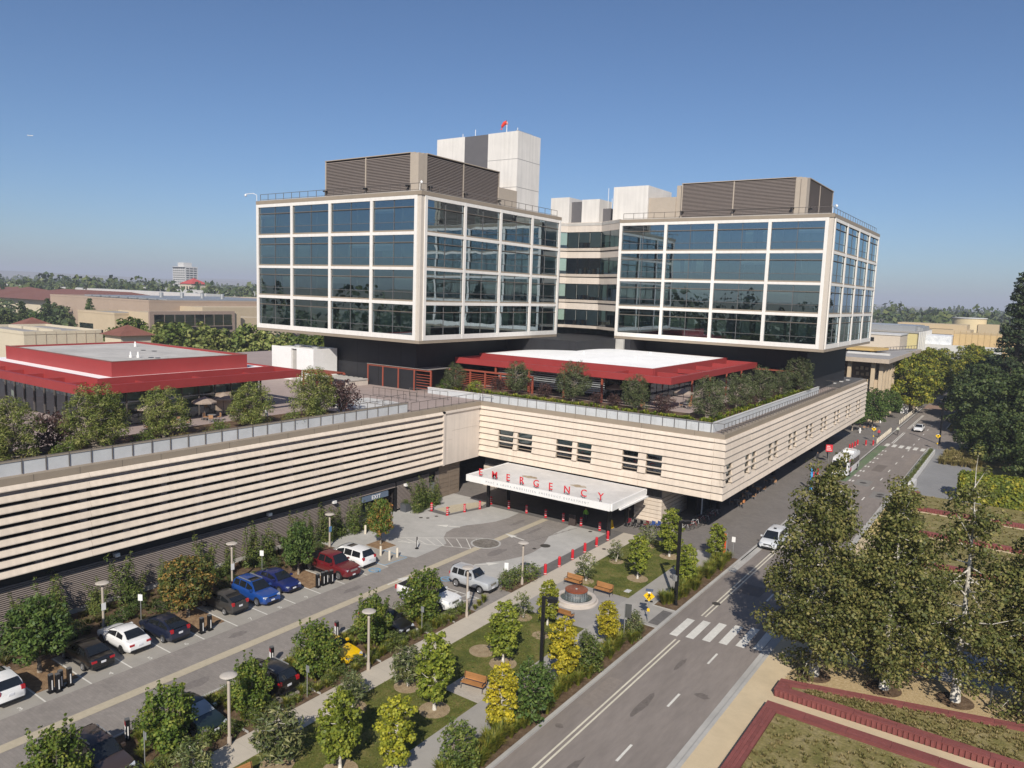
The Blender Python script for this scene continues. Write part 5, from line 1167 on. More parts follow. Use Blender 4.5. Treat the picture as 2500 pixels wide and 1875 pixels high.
for v in range(2): proto('street%d' % v, 215+v, 12.5, 2.4, oval(6.2), 80, 1.5, 48, (.55,.34), flat=.6, trunk_r=.32, bark=TRG, mat=LST, lift=.45)
proto('small_street', 218, 8.0, 2.2, oval(3.6), 50, 1.0, 75, (.36,.26), flat=.7, trunk_r=.18, bark=TRG, mat=LMP, lift=.4)
proto('redwood', 220, 33.0, 5.0, lambda t: 5.4*(1-t)**.8+.5, 120, 1.5, 40, (.75,.30), flat=.55, trunk_r=.7, bark=TRD, mat=LCF, lift=-.1, up=.2)
for v in range(3): proto('bgtree%d' % v, 224+v, 10.0, 1.5, oval(4.2), 34, 1.6, 26, (.8,.6), flat=.75, trunk_r=.3, bark=TRD, mat=LFR, lift=.4)
proto('bgconifer', 228, 14.0, 1.0, lambda t: 3.2*(1-t)**.9+.2, 46, 1.1, 34, (.8,.35), flat=.5, trunk_r=.3, bark=TRD, mat=LCF, lift=-.1, up=.2)

def ring(x, y, r, mat=RING, z=.004):
    struct('tree_ring_ground', MB().cyl((x,y), r, z-.003, z+.012, 22), mat)
# parking bays, garage side
plant('broadleaf_tree', 'dark green broadleaf tree in the planter beside the white SUV', 'tree', 'broad0', (-52.9,21.4,.04), s=1.05, group='trees in the left parking planters')
plant('broadleaf_tree', 'broadleaf tree with browning leaves beside the grey hatchback', 'tree', 'broad1', (-53.2,32.4,.04), mat=LMO, group='trees in the left parking planters')
plant('broadleaf_tree', 'dark green broadleaf tree in the planter beside the red pickup', 'tree', 'broad0', (-53.7,43.7,.04), s=(.75,.75,.97), group='trees in the left parking planters')
plant('broadleaf_tree', 'green tree with red tips standing before the EXIT opening', 'tree', 'broad1', (-53.9,54.5,.04), s=(.64,.64,.98), mat=LRD, group='trees in the left parking planters')
plant('broadleaf_tree', 'dark broadleaf tree cut off by the left edge of the parking row', 'tree', 'broad1', (-53.0,10.4,.04), group='trees in the left parking planters')
for (x, y, s, k, lb) in ((-38.9,16.2,1.0,0,'bushy tree with upright shoots beside the brown SUV at the bottom edge'),(-38.2,21.8,1.05,1,'bushy tree with upright shoots between brown SUV and green sedan'),(-37.9,27.2,.9,0,'small bushy tree with upright shoots between green sedan and black SUV'),(-38.2,32.6,1.02,1,'bushy tree with upright shoots half hiding the yellow coupe'),(-38.5,38.3,1.0,0,'bushy tree with upright shoots beside the black sedan nearest the path'),(-38.3,43.5,1.14,1,'large bushy tree with upright shoots hiding the white pickup')):
    plant('parking_tree', lb, 'tree', 'parking%d' % k, (x,y,.05), s=s, group='trees in the right parking islands')
# lawn trees
GK = [(-29.2,42.0,.98,0,LGK,'round green ginkgo on the lawn beside the wooden bench pad',1),(-29.1,34.4,1.08,1,LGK,'tall broad green ginkgo on the lower lawn near the bench',1),(-26.6,28.3,.95,2,LGM,'yellow green ginkgo at the bottom edge beside the big roadside shrub',0),
      (-29.2,26.6,1.0,0,LGK,'dense green ginkgo on the lower lawn at the bottom of the picture',1),(-24.4,35.1,.9,1,LGY,'small yellow green ginkgo by the kerb before the dark shrub',0),(-24.4,42.3,.98,2,LGY,'broad yellow ginkgo beside the middle black lamp post',0),
      (-30.1,49.4,.78,1,LGM,'slender yellow green ginkgo at the fountain edge by the lawn',0),(-24.7,49.4,.74,0,LGY,'bright yellow ginkgo beside the crossing sign',0),(-28.8,63.3,.9,2,LGK,'round yellow green ginkgo on the upper lawn behind the benches',1),
      (-28.9,71.0,1.06,1,LGK,'pointed green ginkgo on the upper lawn near the parked bicycles',1),(-24.5,64.5,.84,0,LGK,'green ginkgo right beside the tall black lamp post',0),(-24.6,72.7,.84,2,LGK,'green ginkgo before the orange banner sign by the plaza',0)]
for x, y, s, k, m, lb, rg in GK:
    plant('ginkgo_tree', lb, 'tree', 'ginkgo%d' % k, (x,y,0), s=(s,s,s), mat=m, group='ginkgo trees of the roadside garden')
    if rg: ring(x, y, 1.0)
for x, y, s, lb in ((-32.4,35.5,.95,'dark loquat tree on the lawn left of the tall ginkgo'),(-32.4,24.9,1.12,'wide loquat tree on a bare soil ring at the bottom of the lawn'),(-33.3,31.3,.8,'small loquat tree leaning over the cream path'),(-34.3,21.0,.85,'loquat tree by the lamp post at the bottom edge')):
    plant('loquat_tree', lb, 'tree', 'loquat%d' % (int(x*10) % 2), (x,y,0), s=s, group='loquat trees beside the cream path'); ring(x, y, .95)
for x, y, s, lb in ((-32.4,49.3,.9,'small multi stem magnolia by the cream path before the fountain'),(-32.3,59.6,1.1,'thin magnolia behind the left of the two fountain benches'),(-32.5,66.1,.9,'small magnolia on the upper lawn beside the red bollards'),(-32.0,72.6,1.05,'small magnolia before the row of folded wheelchairs')):
    plant('magnolia_tree', lb, 'tree', 'magnolia', (x,y,0), s=s, group='small magnolias of the garden'); ring(x, y, .75)
ring(-31.5, 42.6, 1.0); ring(-29.5,47.5,.7)
SH = [(-23.6,37.2,1.5,'big dark rounded shrub by the kerb beside the lower yellow ginkgo',LMP),(-23.6,44.6,1.1,'medium dark green shrub by the kerb between two yellow ginkgos',None),(-23.9,30.4,1.2,'broad green shrub by the kerb at the bottom edge',None),(-23.6,51.6,.85,'shrub beneath the crossing sign at the kerb',LLQ),(-25.2,47.0,.7,'grey green shrub under the bright yellow ginkgo',LOL),(-24.6,40.0,.9,'dark shrub at the foot of the middle lamp post',LMP)]
for x, y, s, lb, m in SH: plant('roadside_shrub', lb, 'shrub', 'shrub%d' % (int(y) % 2), (x,y,0), s=s, mat=m, group='shrubs along the road kerb')
# junipers at the garage wall
JN = [5.5,9.5,13,16.5,19.5,23,25.2,28.5,31,34.0,37.2,39.4,42.5,44.6,47.5,49.6,51.6,53.6,55.4,57.0]
for i, y in enumerate(JN):
    plant('juniper', 'twisted juniper at the louvered garage wall, %s counting from the EXIT opening' % ORD[len(JN)-1-i], 'shrub', 'juniper%d' % (i % 3), (-58.9+.4*math.sin(7*i), y, .02), s=(1.1+.2*math.sin(3.3*i)), group='junipers along the garage wall')
for i, (x, y, s) in enumerate(((-58.9,65.6,1.1),(-59.2,67.6,1.3),(-59.3,69.4,.9))):
    plant('juniper', '%s juniper of the three between EXIT opening and service door' % ORD[i], 'shrub', 'juniper%d' % i, (x,y,.02), s=s, group='junipers by the service door')
# low shrubs in parking islands and beside the path
i = 0
for y0 in ISL+[52.9,54.6,56.0]:
    for k in range(3 if y0 < 50 else 1):
        x = -40.6+1.6*k if y0 < 50 else -36.8
        plant('low_shrub', 'low green shrub in a parking island bed beside the cream path', 'shrub', 'lowshrub%d' % (i % 2), (x+RN.uniform(-.3,.3), y0+RN.uniform(.4,2.2) if y0 < 50 else y0+.6, .05), s=RN.uniform(.7,1.15) if y0 < 50 else 1.5, group='low shrubs of the parking islands'); i += 1
for y0 in np.arange(9,48,1.45):
    plant('low_shrub', 'low green shrub in a parking island bed beside the cream path', 'shrub', 'lowshrub%d' % (i % 2), (-36.75+RN.uniform(-.2,.2), float(y0), .03), s=RN.uniform(.6,1.0), group='low shrubs of the parking islands'); i += 1
for k in range(34):
    plant('bed_shrub', 'low dark shrub filling the bed below the garage louvers', 'shrub', 'lowshrub%d' % (k % 2), (-57.0+RN.uniform(-1.2,1.9), 4+1.38*k+RN.uniform(-.4,.4), .02), s=RN.uniform(.7,1.1), group='low shrubs below the garage wall', mat=LMP)
# sycamores on the right
for x, y, k, rz, lb in ((-10.8,54.6,0,.6,'large leafy sycamore beside the road crossing with shaded trunk'),(-6.4,55.7,1,2.2,'middle sycamore of the row by the brick planter'),(-2.2,57.0,2,4.0,'thin crowned sycamore with bright white trunk by the lamp post'),(1.9,58.2,1,5.0,'sycamore at the right picture edge with its ring cut by the frame')):
    plant('sycamore_tree', lb, 'tree', 'sycamore%d' % k, (x,y,-.02), rz=rz, group='sycamores along the gravel walk'); ring(x, y, 1.15, SOIL, .012)
plant('sycamore_tree', 'sycamore standing behind the row beyond the grey footpath', 'tree', 'sycamore1', (-7.6,66.8,-.02), rz=1.0, s=.85, group='sycamores along the gravel walk')
# terrace plants over the emergency wing
for x, y, s, k, lb in ((-57.9,84.5,.92,0,'first olive tree from the inner corner of the podium garden'),(-49.1,84.8,1.08,1,'second olive tree from the inner corner of the podium garden'),(-39.6,83.6,.88,2,'third olive tree from the inner corner, with pale forked trunk'),(-30.5,83.7,1.02,0,'large olive tree at the outer corner of the podium garden'),
                       (-30.6,94.4,.95,1,'olive tree just behind the corner olive on the street side'),(-30.3,103.2,1.0,2,'third olive along the street side of the podium garden'),(-30.2,113.4,.8,0,'fourth olive along the street side of the podium garden'),(-29.8,121.0,1.12,1,'last olive by the red trellis on the street side'),(-66.8,81.9,.75,2,'small olive tree beside the walkway pergola')):
    plant('olive_tree', lb, 'tree', 'olive%d' % k, (x,y,12.6), s=s*1.15, mat=None, group='olive trees of the podium garden')
for x, y, s, lb in ((-35.9,83.9,1.05,'large purple leaved shrub left of the corner olive'),(-42.8,84.2,.75,'small purple shrub below the middle garden umbrella'),(-31.0,90.0,.7,'purple shrub between the corner olive and the next olive'),(-53.8,85.0,.85,'purple shrub between the first and second olive'),(-30.6,108.4,.75,'purple shrub between third and fourth street side olives'),(-45.6,84.6,.7,'purple shrub just right of the second olive'),(-30.3,99.0,.7,'purple shrub between second and third street side olives'),(-62.4,86.0,.8,'purple shrub before the red slatted screen')):
    plant('purple_shrub', lb, 'shrub', 'purple%d' % (int(x) % 2), (x,y,12.6), s=s, group='purple shrubs of the podium garden')
for x, y, s, lb, m in ((-68.0,81.4,.9,'dark green bush beside the small olive at the walkway',LMP),(-63.4,82.2,1.0,'bright green rounded bush right of the small olive',LGK)):
    plant('garden_bush', lb, 'shrub', 'lowshrub0', (x,y,12.6), s=(1.7*s,1.7*s,1.6*s), mat=m, group='bushes of the podium garden')
# garage terrace trees
for x, y, s, k, lb in ((-63.7,24.3,1.0,0,'willow like tree at the left picture edge on the garage terrace'),(-63.3,30.6,1.1,1,'second large willow like tree from the left on the garage terrace'),(-64.2,37.2,.92,2,'willow like tree in front of the half hidden umbrella'),(-63.2,45.8,.90,0,'willow like tree in front of the paired umbrellas'),(-63.7,53.8,1.08,1,'big willow like tree near the white enclosure'),(-63.9,17.5,1.05,2,'willow like tree left of the frame on the garage terrace')):
    plant('willow_tree', lb, 'tree', 'willow%d' % k, (x,y,12.2), s=(s*1.15,s*1.15,s*1.06), group='willow like trees of the garage terrace')
for x, y, s, lb in ((-66.2,28.6,1.5,'tall reddish shrub between the first two terrace willows'),(-64.9,59.0,1.75,'tall purple shrub beside the big terrace willow')):
    plant('purple_shrub', lb, 'shrub', 'purple0', (x,y,12.1), s=s, group='purple shrubs of the garage terrace')
for i, (x, y) in enumerate(((-62.3,27.6),(-62.4,41.6),(-62.1,49.8),(-62.2,34.2))):
    plant('garden_bush', 'low round bush at the garage terrace rail, %s from the left' % ORD[(0,2,3,1)[i]], 'shrub', 'lowshrub%d' % (i%2), (x,y,12.2), s=1.4, group='bushes of the garage terrace')

# grasses: blades in tufts, one mesh per bed
def grass(name, label, spots, n, h, spread, mat, wd=.03, cat='grass', seed=5):
    rng = np.random.default_rng(seed); P_ = []; F_ = []
    sp = np.array(spots); m = len(sp); N_ = m*n
    base = np.repeat(sp, n, 0); sc = base[:,3:4] if sp.shape[1] > 3 else np.ones((N_,1))
    a = rng.uniform(0,2*pi,(N_,1)); out = rng.uniform(.15,1,(N_,1))*spread*sc; hh = h*sc*rng.uniform(.6,1.1,(N_,1))
    dx = np.concatenate([np.cos(a),np.sin(a),np.zeros_like(a)],1); px = np.concatenate([-np.sin(a),np.cos(a),np.zeros_like(a)],1)
    b = base[:,:3]+dx*rng.uniform(0,.12,(N_,1))*sc
    m1 = b+dx*out*.45+np.array([0,0,1])*hh*.75; tp = b+dx*out+np.array([0,0,1])*hh*rng.uniform(.75,1.05,(N_,1))
    v = np.stack([b-px*wd/2, b+px*wd/2, m1+px*wd/2, m1-px*wd/2, tp], 1).reshape(-1,3).astype(np.float32)
    me = bpy.data.meshes.new(name); me.vertices.add(5*N_); me.vertices.foreach_set('co', v.ravel())
    idx = np.arange(N_)[:,None]*5; q = idx+np.array([[0,1,2,3]]); t = idx+np.array([[3,2,4]])
    lp_ = np.concatenate([q, t], 1).ravel().astype(np.int32)
    me.loops.add(7*N_); me.loops.foreach_set('vertex_index', lp_)
    me.polygons.add(2*N_); ls = (np.arange(N_)[:,None]*7+np.array([[0,4]])).ravel().astype(np.int32); me.polygons.foreach_set('loop_start', ls)
    me.update(calc_edges=True); me.materials.append(mat)
    return tag(link(name, me), label, cat, kind='stuff')
r2 = random.Random(3)
sp = [(-23.55+r2.uniform(-.35,.35), y+r2.uniform(-.3,.3), 0, r2.uniform(.8,1.25)) for y in np.arange(12,53.5,.62)]+[(-24.4+r2.uniform(-.3,.3), y, 0, r2.uniform(.6,1.0)) for y in np.arange(14,53,1.3)]
sp += [(-23.8+r2.uniform(-.55,.5), 61+.36*k+r2.uniform(-.2,.2), 0, r2.uniform(.85,1.3)) for k in range(36)]+[(-24.4+r2.uniform(-.3,.6), 59.3+r2.uniform(-.3,1.2), 0, 1.0) for k in range(6)]
grass('ornamental_grass', 'tufts of ornamental grass in the roadside bed', sp, 190, 1.1, .75, LGR, .035)
sp = [(-38.5+r2.uniform(-2.4,2.0), y0+r2.uniform(.3,2.4), .05, r2.uniform(.6,1.0)) for y0 in ISL for k in range(20)]+[(-36.7+r2.uniform(-.4,.4), y, .03, r2.uniform(.5,.9)) for y in np.arange(8,50,.8)]
grass('island_grass', 'tufts of green grass in the parking islands', sp, 130, .85, .6, LGR, .035, seed=6)
sp = [(-57.4+r2.uniform(-2.6,2.4), r2.uniform(2,50), .02, r2.uniform(.5,1.0)) for k in range(330)]
grass('bed_ground_cover', 'dark grassy ground cover below the garage wall', sp, 60, .55, .5, mat_leaf('dark_grass_leaf',[(0.03,0.035,0.010),(0.055,0.055,0.014),(0.10,0.08,0.025)],trans=.2), .04, cat='ground cover', seed=7)
sp = [(x, y, z_, r2.uniform(.6,1.1)) for (x, y, z_) in [(-58.4+29.5*r2.random(), 81.0+1.4*r2.random(), 12.6) for k in range(190)]+[(-28.9-1.6*r2.random(), 81+47*r2.random(), 12.6) for k in range(190)]+[(-69+11*r2.random(), 81+1.5*r2.random(), 12.6) for k in range(50)]]
grass('garden_ground_cover', 'yellow green strap leaved ground cover in the podium garden', sp, 40, .55, .45, mat_leaf('strap_leaf',[(0.05,0.085,0.012),(0.12,0.16,0.018),(0.30,0.27,0.03)],trans=.3,scale=.7), .06, cat='ground cover', seed=8)
sp = [(-61.6-1.2*r2.random(), 6+52*r2.random(), 12.25, r2.uniform(.6,1.1)) for k in range(150)]
grass('terrace_grass', 'golden green grasses along the garage terrace rail', sp, 60, .7, .5, LGD, .04, seed=9)
sp = [(r2.uniform(-11.2,14), r2.uniform(28,46.8), .30, r2.uniform(.5,1.15)) for k in range(2300)]+[(x, r2.uniform(50.9, min(51.2+(x+11.4)*.27+.0, 56)), .33, r2.uniform(.5,1.1)) for x in [r2.uniform(-10.5,14) for k in range(1100)]]
grass('planter_meadow', 'rough dry green meadow grass in the brick planters', sp, 16, .20, .17, LGD, .035, seed=10)
sp = [(r2.uniform(-11.8,20), y, 0, r2.uniform(.5,1.2)) for y in [r2.uniform(64,118) for k in range(2600)] ]
grass('terrace_meadow', 'rough dry green meadow grass on the brick terraces', sp, 12, .22, .2, LGD, .05, seed=11)
sp = [(-11.6+6*r2.random(), 144.5+13*r2.random(), 0, r2.uniform(.8,1.4)) for k in range(160)]+[(-13.5+10*r2.random(), 184+6*r2.random(), 0, 1.0) for k in range(60)]
grass('corner_grass', 'pale tall grass on the street corner', sp, 70, .9, .6, LGD, .05, seed=12)
sp = [(-34+6.5*r2.random(), 15+59*r2.random(), 0, r2.uniform(.5,1)) for k in range(5200)]
sp = [s for s in sp if not (50.6 < s[1] < 58.6) and not (36.6 < s[1] < 39.4 and s[0] > -30.4) and not any((s[0]-x)**2+(s[1]-y)**2 < 1.0 for x, y in [(-29.2,42),(-29.1,34.4),(-29.2,26.6),(-28.8,63.3),(-28.9,71),(-32.4,35.5),(-32.4,24.9),(-31.5,42.6)]) and s[0] < -27.5 and s[0] > -33.9]
grass('lawn_blades', 'short green lawn grass beside the cream path', sp, 9, .07, .08, mat_leaf('lawn_leaf',[(0.05,0.075,0.014),(0.085,0.11,0.02),(0.14,0.14,0.04)],trans=.25,scale=.6), .035, seed=13)
# hedge block of ivy on the right
rng = np.random.default_rng(30); k = 9000
fx = np.concatenate([np.stack([rng.uniform(-6.8,16,k), np.full(k,119.2), rng.uniform(0,3.4,k)],1), np.stack([rng.uniform(-6.8,16,k//2), rng.uniform(119.2,123,k//2), np.full(k//2,3.4)],1), np.stack([np.full(k//3,-6.8), rng.uniform(119.2,123,k//3), rng.uniform(0,3.4,k//3)],1)])
nn = np.concatenate([np.tile([0,-1,.4],(k,1)), np.tile([0,0,1],(k//2,1)), np.tile([-1,0,.4],(k//3,1))])+rng.normal(size=(len(fx),3))*.5
hd = thing('ivy_hedge', 'long yellow green ivy covered wall beyond the brick terraces', 'hedge', (4,121,0))
link('foliage', leaves_mesh('foliage', fx+rng.normal(size=fx.shape)*.12, nn, .42, .32, rng, LIV), hd)
part(MB().box(-6.7,119.3,0,16,122.9,3.3), 'wall', M('hedge_core',(0.03,0.035,0.01),.9), hd)

# far right trees
for i, (x, y, s, k, lb) in enumerate(((-6.5,161,.62,'oak0','dark oak nearest the street corner island'),(-1.5,150,.75,'oak1','broad dark oak behind the ivy hedge'),(-7.5,186,1.0,'oak0','large dark oak across the side street'),(-.5,176,1.15,'oak1','huge dark oak at the right picture edge'),(-9.0,206,1.1,'oak1','dark oak overhanging the far end of the road'),(3.0,198,1.3,'oak0','tall dark oak beneath the redwood'),(2.5,138,.7,'oak0','dark oak at right edge just over the ivy hedge'),(-8.5,228,1.15,'oak0','farthest dark oak on the right of the road'))):
    plant('oak_tree', lb, 'tree', k, (x,y,0), s=s, group='dark oaks right of the road')
plant('redwood_tree', 'very tall dark conifer rising at the right picture edge', 'tree', 'redwood', (-3.6,214,0), s=1.06)
for x, y, s, k, lb in ((-25.5,207,1.05,0,'yellow green street tree nearest the old building corner'),(-26.0,222,1.12,1,'yellow green street tree second behind the old building corner'),(-24.5,240,1.15,0,'yellow green street tree beyond the raised crossing'),(-12.5,246,1.05,1,'yellow green street tree over the far road on the right'),(-13.0,268,1.1,0,'yellow tinted street tree far along the road on the right'),(-24.5,262,1.1,1,'yellow green street tree far along the road on the left'),(-17.0,300,1.1,0,'yellow tinted tree closing the end of the road')):
    plant('locust_tree', lb, 'tree', 'street%d' % k, (x,y,0), s=s, group='yellow green street trees')
for i, (x, y) in enumerate(((-30.0,169),(-27.5,177),(-29.0,186),(-27.4,195),(-30.6,199))):
    plant('plaza_tree', '%s small dark green tree past the end of the clapboard wall' % ORD[i], 'tree', 'small_street', (x,y,0), s=.85+.05*(i%3), group='small trees past the clapboard wall')
# hedge trees behind the terrace at left and mid-distance trees
for i in range(14):
    f = i/13; x = -222+f*80; y = 116+f*34
    plant('hedge_tree', '%s from left of the row of green trees before the beige building' % ORD[i], 'tree', 'bgtree%d' % (i % 3), (x, y+RN.uniform(-3,3), 0), s=RN.uniform(1.25,1.5), mat=LWL if i % 3 else LBU, group='row of trees before the beige building')
for i in range(9):
    plant('hedge_tree', 'green tree under the overhang of the left tower, %s from left' % ORD[i], 'tree', 'bgtree%d' % (i % 3), (-150+5.5*i, 128+RN.uniform(-4,4), 0), s=1.45, mat=LBU, group='trees behind the left tower')
ml = [(-330,118),(-318,128),(-345,132),(-360,140),(-335,145),(-352,152),(-372,156),(-390,160),(-380,170),(-365,176),(-402,178),(-420,190),(-395,196),(-372,188)]
for i, (x, y) in enumerate(ml):
    plant('campus_tree', 'dark green tree of the grove at far left below the tile roofs', 'tree', 'bgconifer' if i % 4 == 1 else 'bgtree%d' % (i % 3), (x,y,0), s=RN.uniform(.95,1.35), mat=LFR if i % 3 else LMP, group='grove below the tile roofs')
# tree masses that read as one: the wooded plain out to the hills, and the woods behind the camera seen in the glass
def woods(name, label, n, seed, gen, per, leaf, mat):
    rng = np.random.default_rng(seed); cs, ns, ls = [], [], []
    for _ in range(n):
        x, y, h, r, con = gen(rng); k = per
        t = rng.random(k)**.8
        rr_ = r*((1-t)**.8+.06 if con else np.sqrt(np.maximum(.05, 1-(2*t-.8)**2/1.5)))
        a = rng.uniform(0,2*pi,k); q = rng.uniform(.75,1.05,k)
        cs.append(np.stack([x+rr_*q*np.cos(a), y+rr_*q*np.sin(a), h*.12+h*.88*t],1)); ns.append(np.stack([np.cos(a),np.sin(a),np.full(k,.7)],1)+rng.normal(size=(k,3))*.4)
        ls.append(np.full(k, h))
    c = np.concatenate(cs); n_ = np.concatenate(ns); h = np.concatenate(ls)[:,None]
    me = leaves_mesh(name, c, n_, leaf[0], leaf[1], rng, mat)
    return tag(link(name, me), label, 'woods', kind='stuff')
def g_far(rng):
    az = math.radians(rng.uniform(-76,-26) if rng.random() < .78 else rng.uniform(-26,6)); D = 700+2300*rng.random()**1.7; con = rng.random() < .62
    if az > math.radians(-26): D = 640+1600*rng.random()
    h = rng.uniform(15,23)+(rng.random() < .2)*rng.uniform(3,8); return D*math.sin(az), D*math.cos(az), h, h*(.24 if con else .45), con
woods('treeline', 'distant wooded plain of dark trees out to the hills', 3000, 41, g_far, 44, (4.6,3.4), LFR)
def g_mid(rng):
    az = math.radians(rng.uniform(-74,-46) if rng.random() < .6 else rng.uniform(-30,-2)); D = 360+320*rng.random(); con = rng.random() < .35
    if az > math.radians(-40): D = 520+260*rng.random()
    h = rng.uniform(7,13); return D*math.sin(az), D*math.cos(az), h, h*(.26 if con else .5), con
woods('treeline_near', 'scattered dark trees among the campus roofs', 150, 42, g_mid, 90, (2.2,1.6), LFR)
def g_back(rng):
    az = math.radians(rng.uniform(95,268)); D = rng.uniform(70,330); con = rng.random() < .4; h = rng.uniform(9,22)+(rng.random() < .15)*12
    return D*math.sin(az), D*math.cos(az), h, h*(.22 if con else .42), con
woods('woods_behind', 'woods behind the viewpoint mirrored in the tower glass', 420, 43, g_back, 110, (2.2,1.7), LFR)
# ------------------------------------------------------------------ brick planters and terraces
def brick_wall(root, axis, a0, a1, p0, p1, z0, z1, courses, seg, ribs=None, shear=None):
    """coping of long brick courses laid side by side; ribs on the riser face"""
    f = shear or (lambda a: 0.0)
    def bx(nm, m, s0, s1, q0, q1, za, zb):
        if shear is None:
            return piece(nm, m, root, *((s0,q0,za,s1,q1,zb) if axis == 'x' else (q0,s0,za,q1,s1,zb)))
        return part(MB().prism([(s0,q0+f(s0)),(s1,q0+f(s1)),(s1,q1+f(s1)),(s0,q1+f(s0))], za, zb), nm, m, root)
    bx('core', BRICK, a0+.02, a1-.02, p0+.03, p1-.03, z0, z1-.05)
    w_ = (p1-p0)/courses; n = max(1, int((a1-a0)/seg))
    for k in range(courses):
        for j in range(n):
            s0 = a0+(a1-a0)*j/n; s1 = a0+(a1-a0)*(j+1)/n
            bx('brick_course', BRICK, s0+.008, s1-.008, p0+w_*k+.006, p0+w_*(k+1)-.006, z1-.055, z1)
    if ribs:
        mb = MB()
        for a in np.arange(a0+.1, a1-.1, .30):
            if axis == 'x': mb.box(a, ribs-.05, z0, a+.17, ribs+.02, z1-.06)
            else: mb.box(ribs-.05, a, z0, ribs+.02, a+.17, z1-.06)
        part(mb, 'riser_ribs', BRICK, root)
g1 = thing('brick_planter', 'long red brick planter holding dry meadow grass at the bottom right corner', 'planter', (-5,40,0))
brick_wall(g1, 'x', -12.2, 20, 47.25, 48.15, 0, .5, 4, 2.4)
brick_wall(g1, 'y', 20, 47.24, -12.2, -11.35, 0, .5, 4, 2.4, ribs=-12.2)
part(MB().box(-11.35,20,-.1,20,47.2,.32), 'meadow_soil', MEADOW, g1)
g2 = thing('brick_planter', 'red brick planter with angled rear wall beside the sycamore row', 'planter', (-5,51,0))
brick_wall(g2, 'x', -12.3, 20, 49.92, 50.65, 0, .5, 3, 2.4, ribs=49.92)
brick_wall(g2, 'x', -12.3, 20, 51.0, 51.65, 0, .5, 2, 2.4, shear=lambda a: (a+12.3)*.278)
brick_wall(g2, 'y', 50.66, 51.02, -12.3, -11.5, 0, .5, 3, 1.0)
part(MB().prism([(-11.4,50.66),(20,50.66),(20,59.8),(-11.4,51.2)],-.1,.34), 'meadow_soil', MEADOW, g2)
for i, yy in enumerate((70.4, 85.6, 97.2, 108.8)):
    x0 = (-6.2,-9.5,-12.35,-12.35)[i]
    t = thing('brick_terrace', 'long low red brick terrace step, %s of four counting from the sycamores' % ORD[i], 'terrace', (x0,yy,0), group='brick terrace steps')
    brick_wall(t, 'x', x0, 22, yy, yy+.62, 0, .48, 3, 3.2, ribs=yy)
    piece('base_strip', WALKC, t, x0, yy-.55, -.01, 22, yy-.08, .02)
t = thing('brick_terrace', 'red brick edge wall stepping along the yellow pavement', 'terrace', (-12,105,0))
for y0, y1, z1 in ((93,96.4,.42),(97.9,108.1,.46),(109.5,118.3,.5)): brick_wall(t, 'y', y0, y1, -12.35, -11.4, 0, z1, 3, 2.6)

# ------------------------------------------------------------------ vehicles
TYRE = M('tyre_rubber', (0.018,0.018,0.018), .85); RIMM = M('alloy_rim', (0.48,0.48,0.49), .35, metal=.8, var=.03); RIMD = M('dark_rim', (0.06,0.06,0.06), .4, metal=.6)
CGLASS = M('car_glass', (0.012,0.014,0.016), .06, spec=.8, var=.02); HEADL = M('headlight_lens', (0.40,0.42,0.45), .15, spec=.8); TAILL = M('taillight_lens', (0.42,0.012,0.02), .2, spec=.8)
PLATE = M('plate_white', (0.70,0.70,0.72), .5); TRIM = M('black_trim', (0.015,0.015,0.016), .6); CHROME = M('chrome', (0.6,0.6,0.61), .2, metal=.9)
SHADE = M('sunshade_silver', (0.42,0.45,0.47), .35, metal=.5)
def carpaint(n, c, r=.28): return M('paint_'+n, c, r, var=.02, spec=.6, coat=.6)
WHEELS = {}
def wheel(parent, x, y, r, side, rim):
    k = (round(r,3), rim.name)
    if k not in WHEELS:
        n = 18
        def disc(r0, r1, y0, y1, mb):
            mb.add([(rr*math.cos(2*pi*i/n), yy, rr*math.sin(2*pi*i/n)) for rr, yy in ((r0,y0),(r1,y1)) for i in range(n)], [(i,(i+1)%n,n+(i+1)%n,n+i) for i in range(n)])
        t = MB(); disc(r*.62,r,.11,.105,t); disc(r,r,.105,-.11,t); disc(r,r*.3,-.11,-.11,t)
        q = MB(); disc(.001,r*.6,.095,.10,q); disc(r*.6,r*.66,.10,.118,q)
        for i in range(5):
            a = 2*pi*i/5; c, s = math.cos(a), math.sin(a); q.add([(.04*-s,.118,.04*c),(-.04*-s,.118,-.04*c),(r*.6*c-.03*-s,.112,r*.6*s-.03*c),(r*.6*c+.03*-s,.112,r*.6*s+.03*c)], [(0,1,2,3)])
        WHEELS[k] = (t.mesh('tyre', TYRE, True, 40), q.mesh('rim', rim))
    w_ = bpy.data.objects.new('wheel', None); COL.objects.link(w_); w_.parent = parent; w_.location = (x, y, r); w_.empty_display_size = .1
    if side < 0: w_.rotation_euler = (0,0,pi)
    for nm, me in zip(('tyre','rim'), WHEELS[k]):
        o = bpy.data.objects.new(nm, me); COL.objects.link(o); o.parent = w_
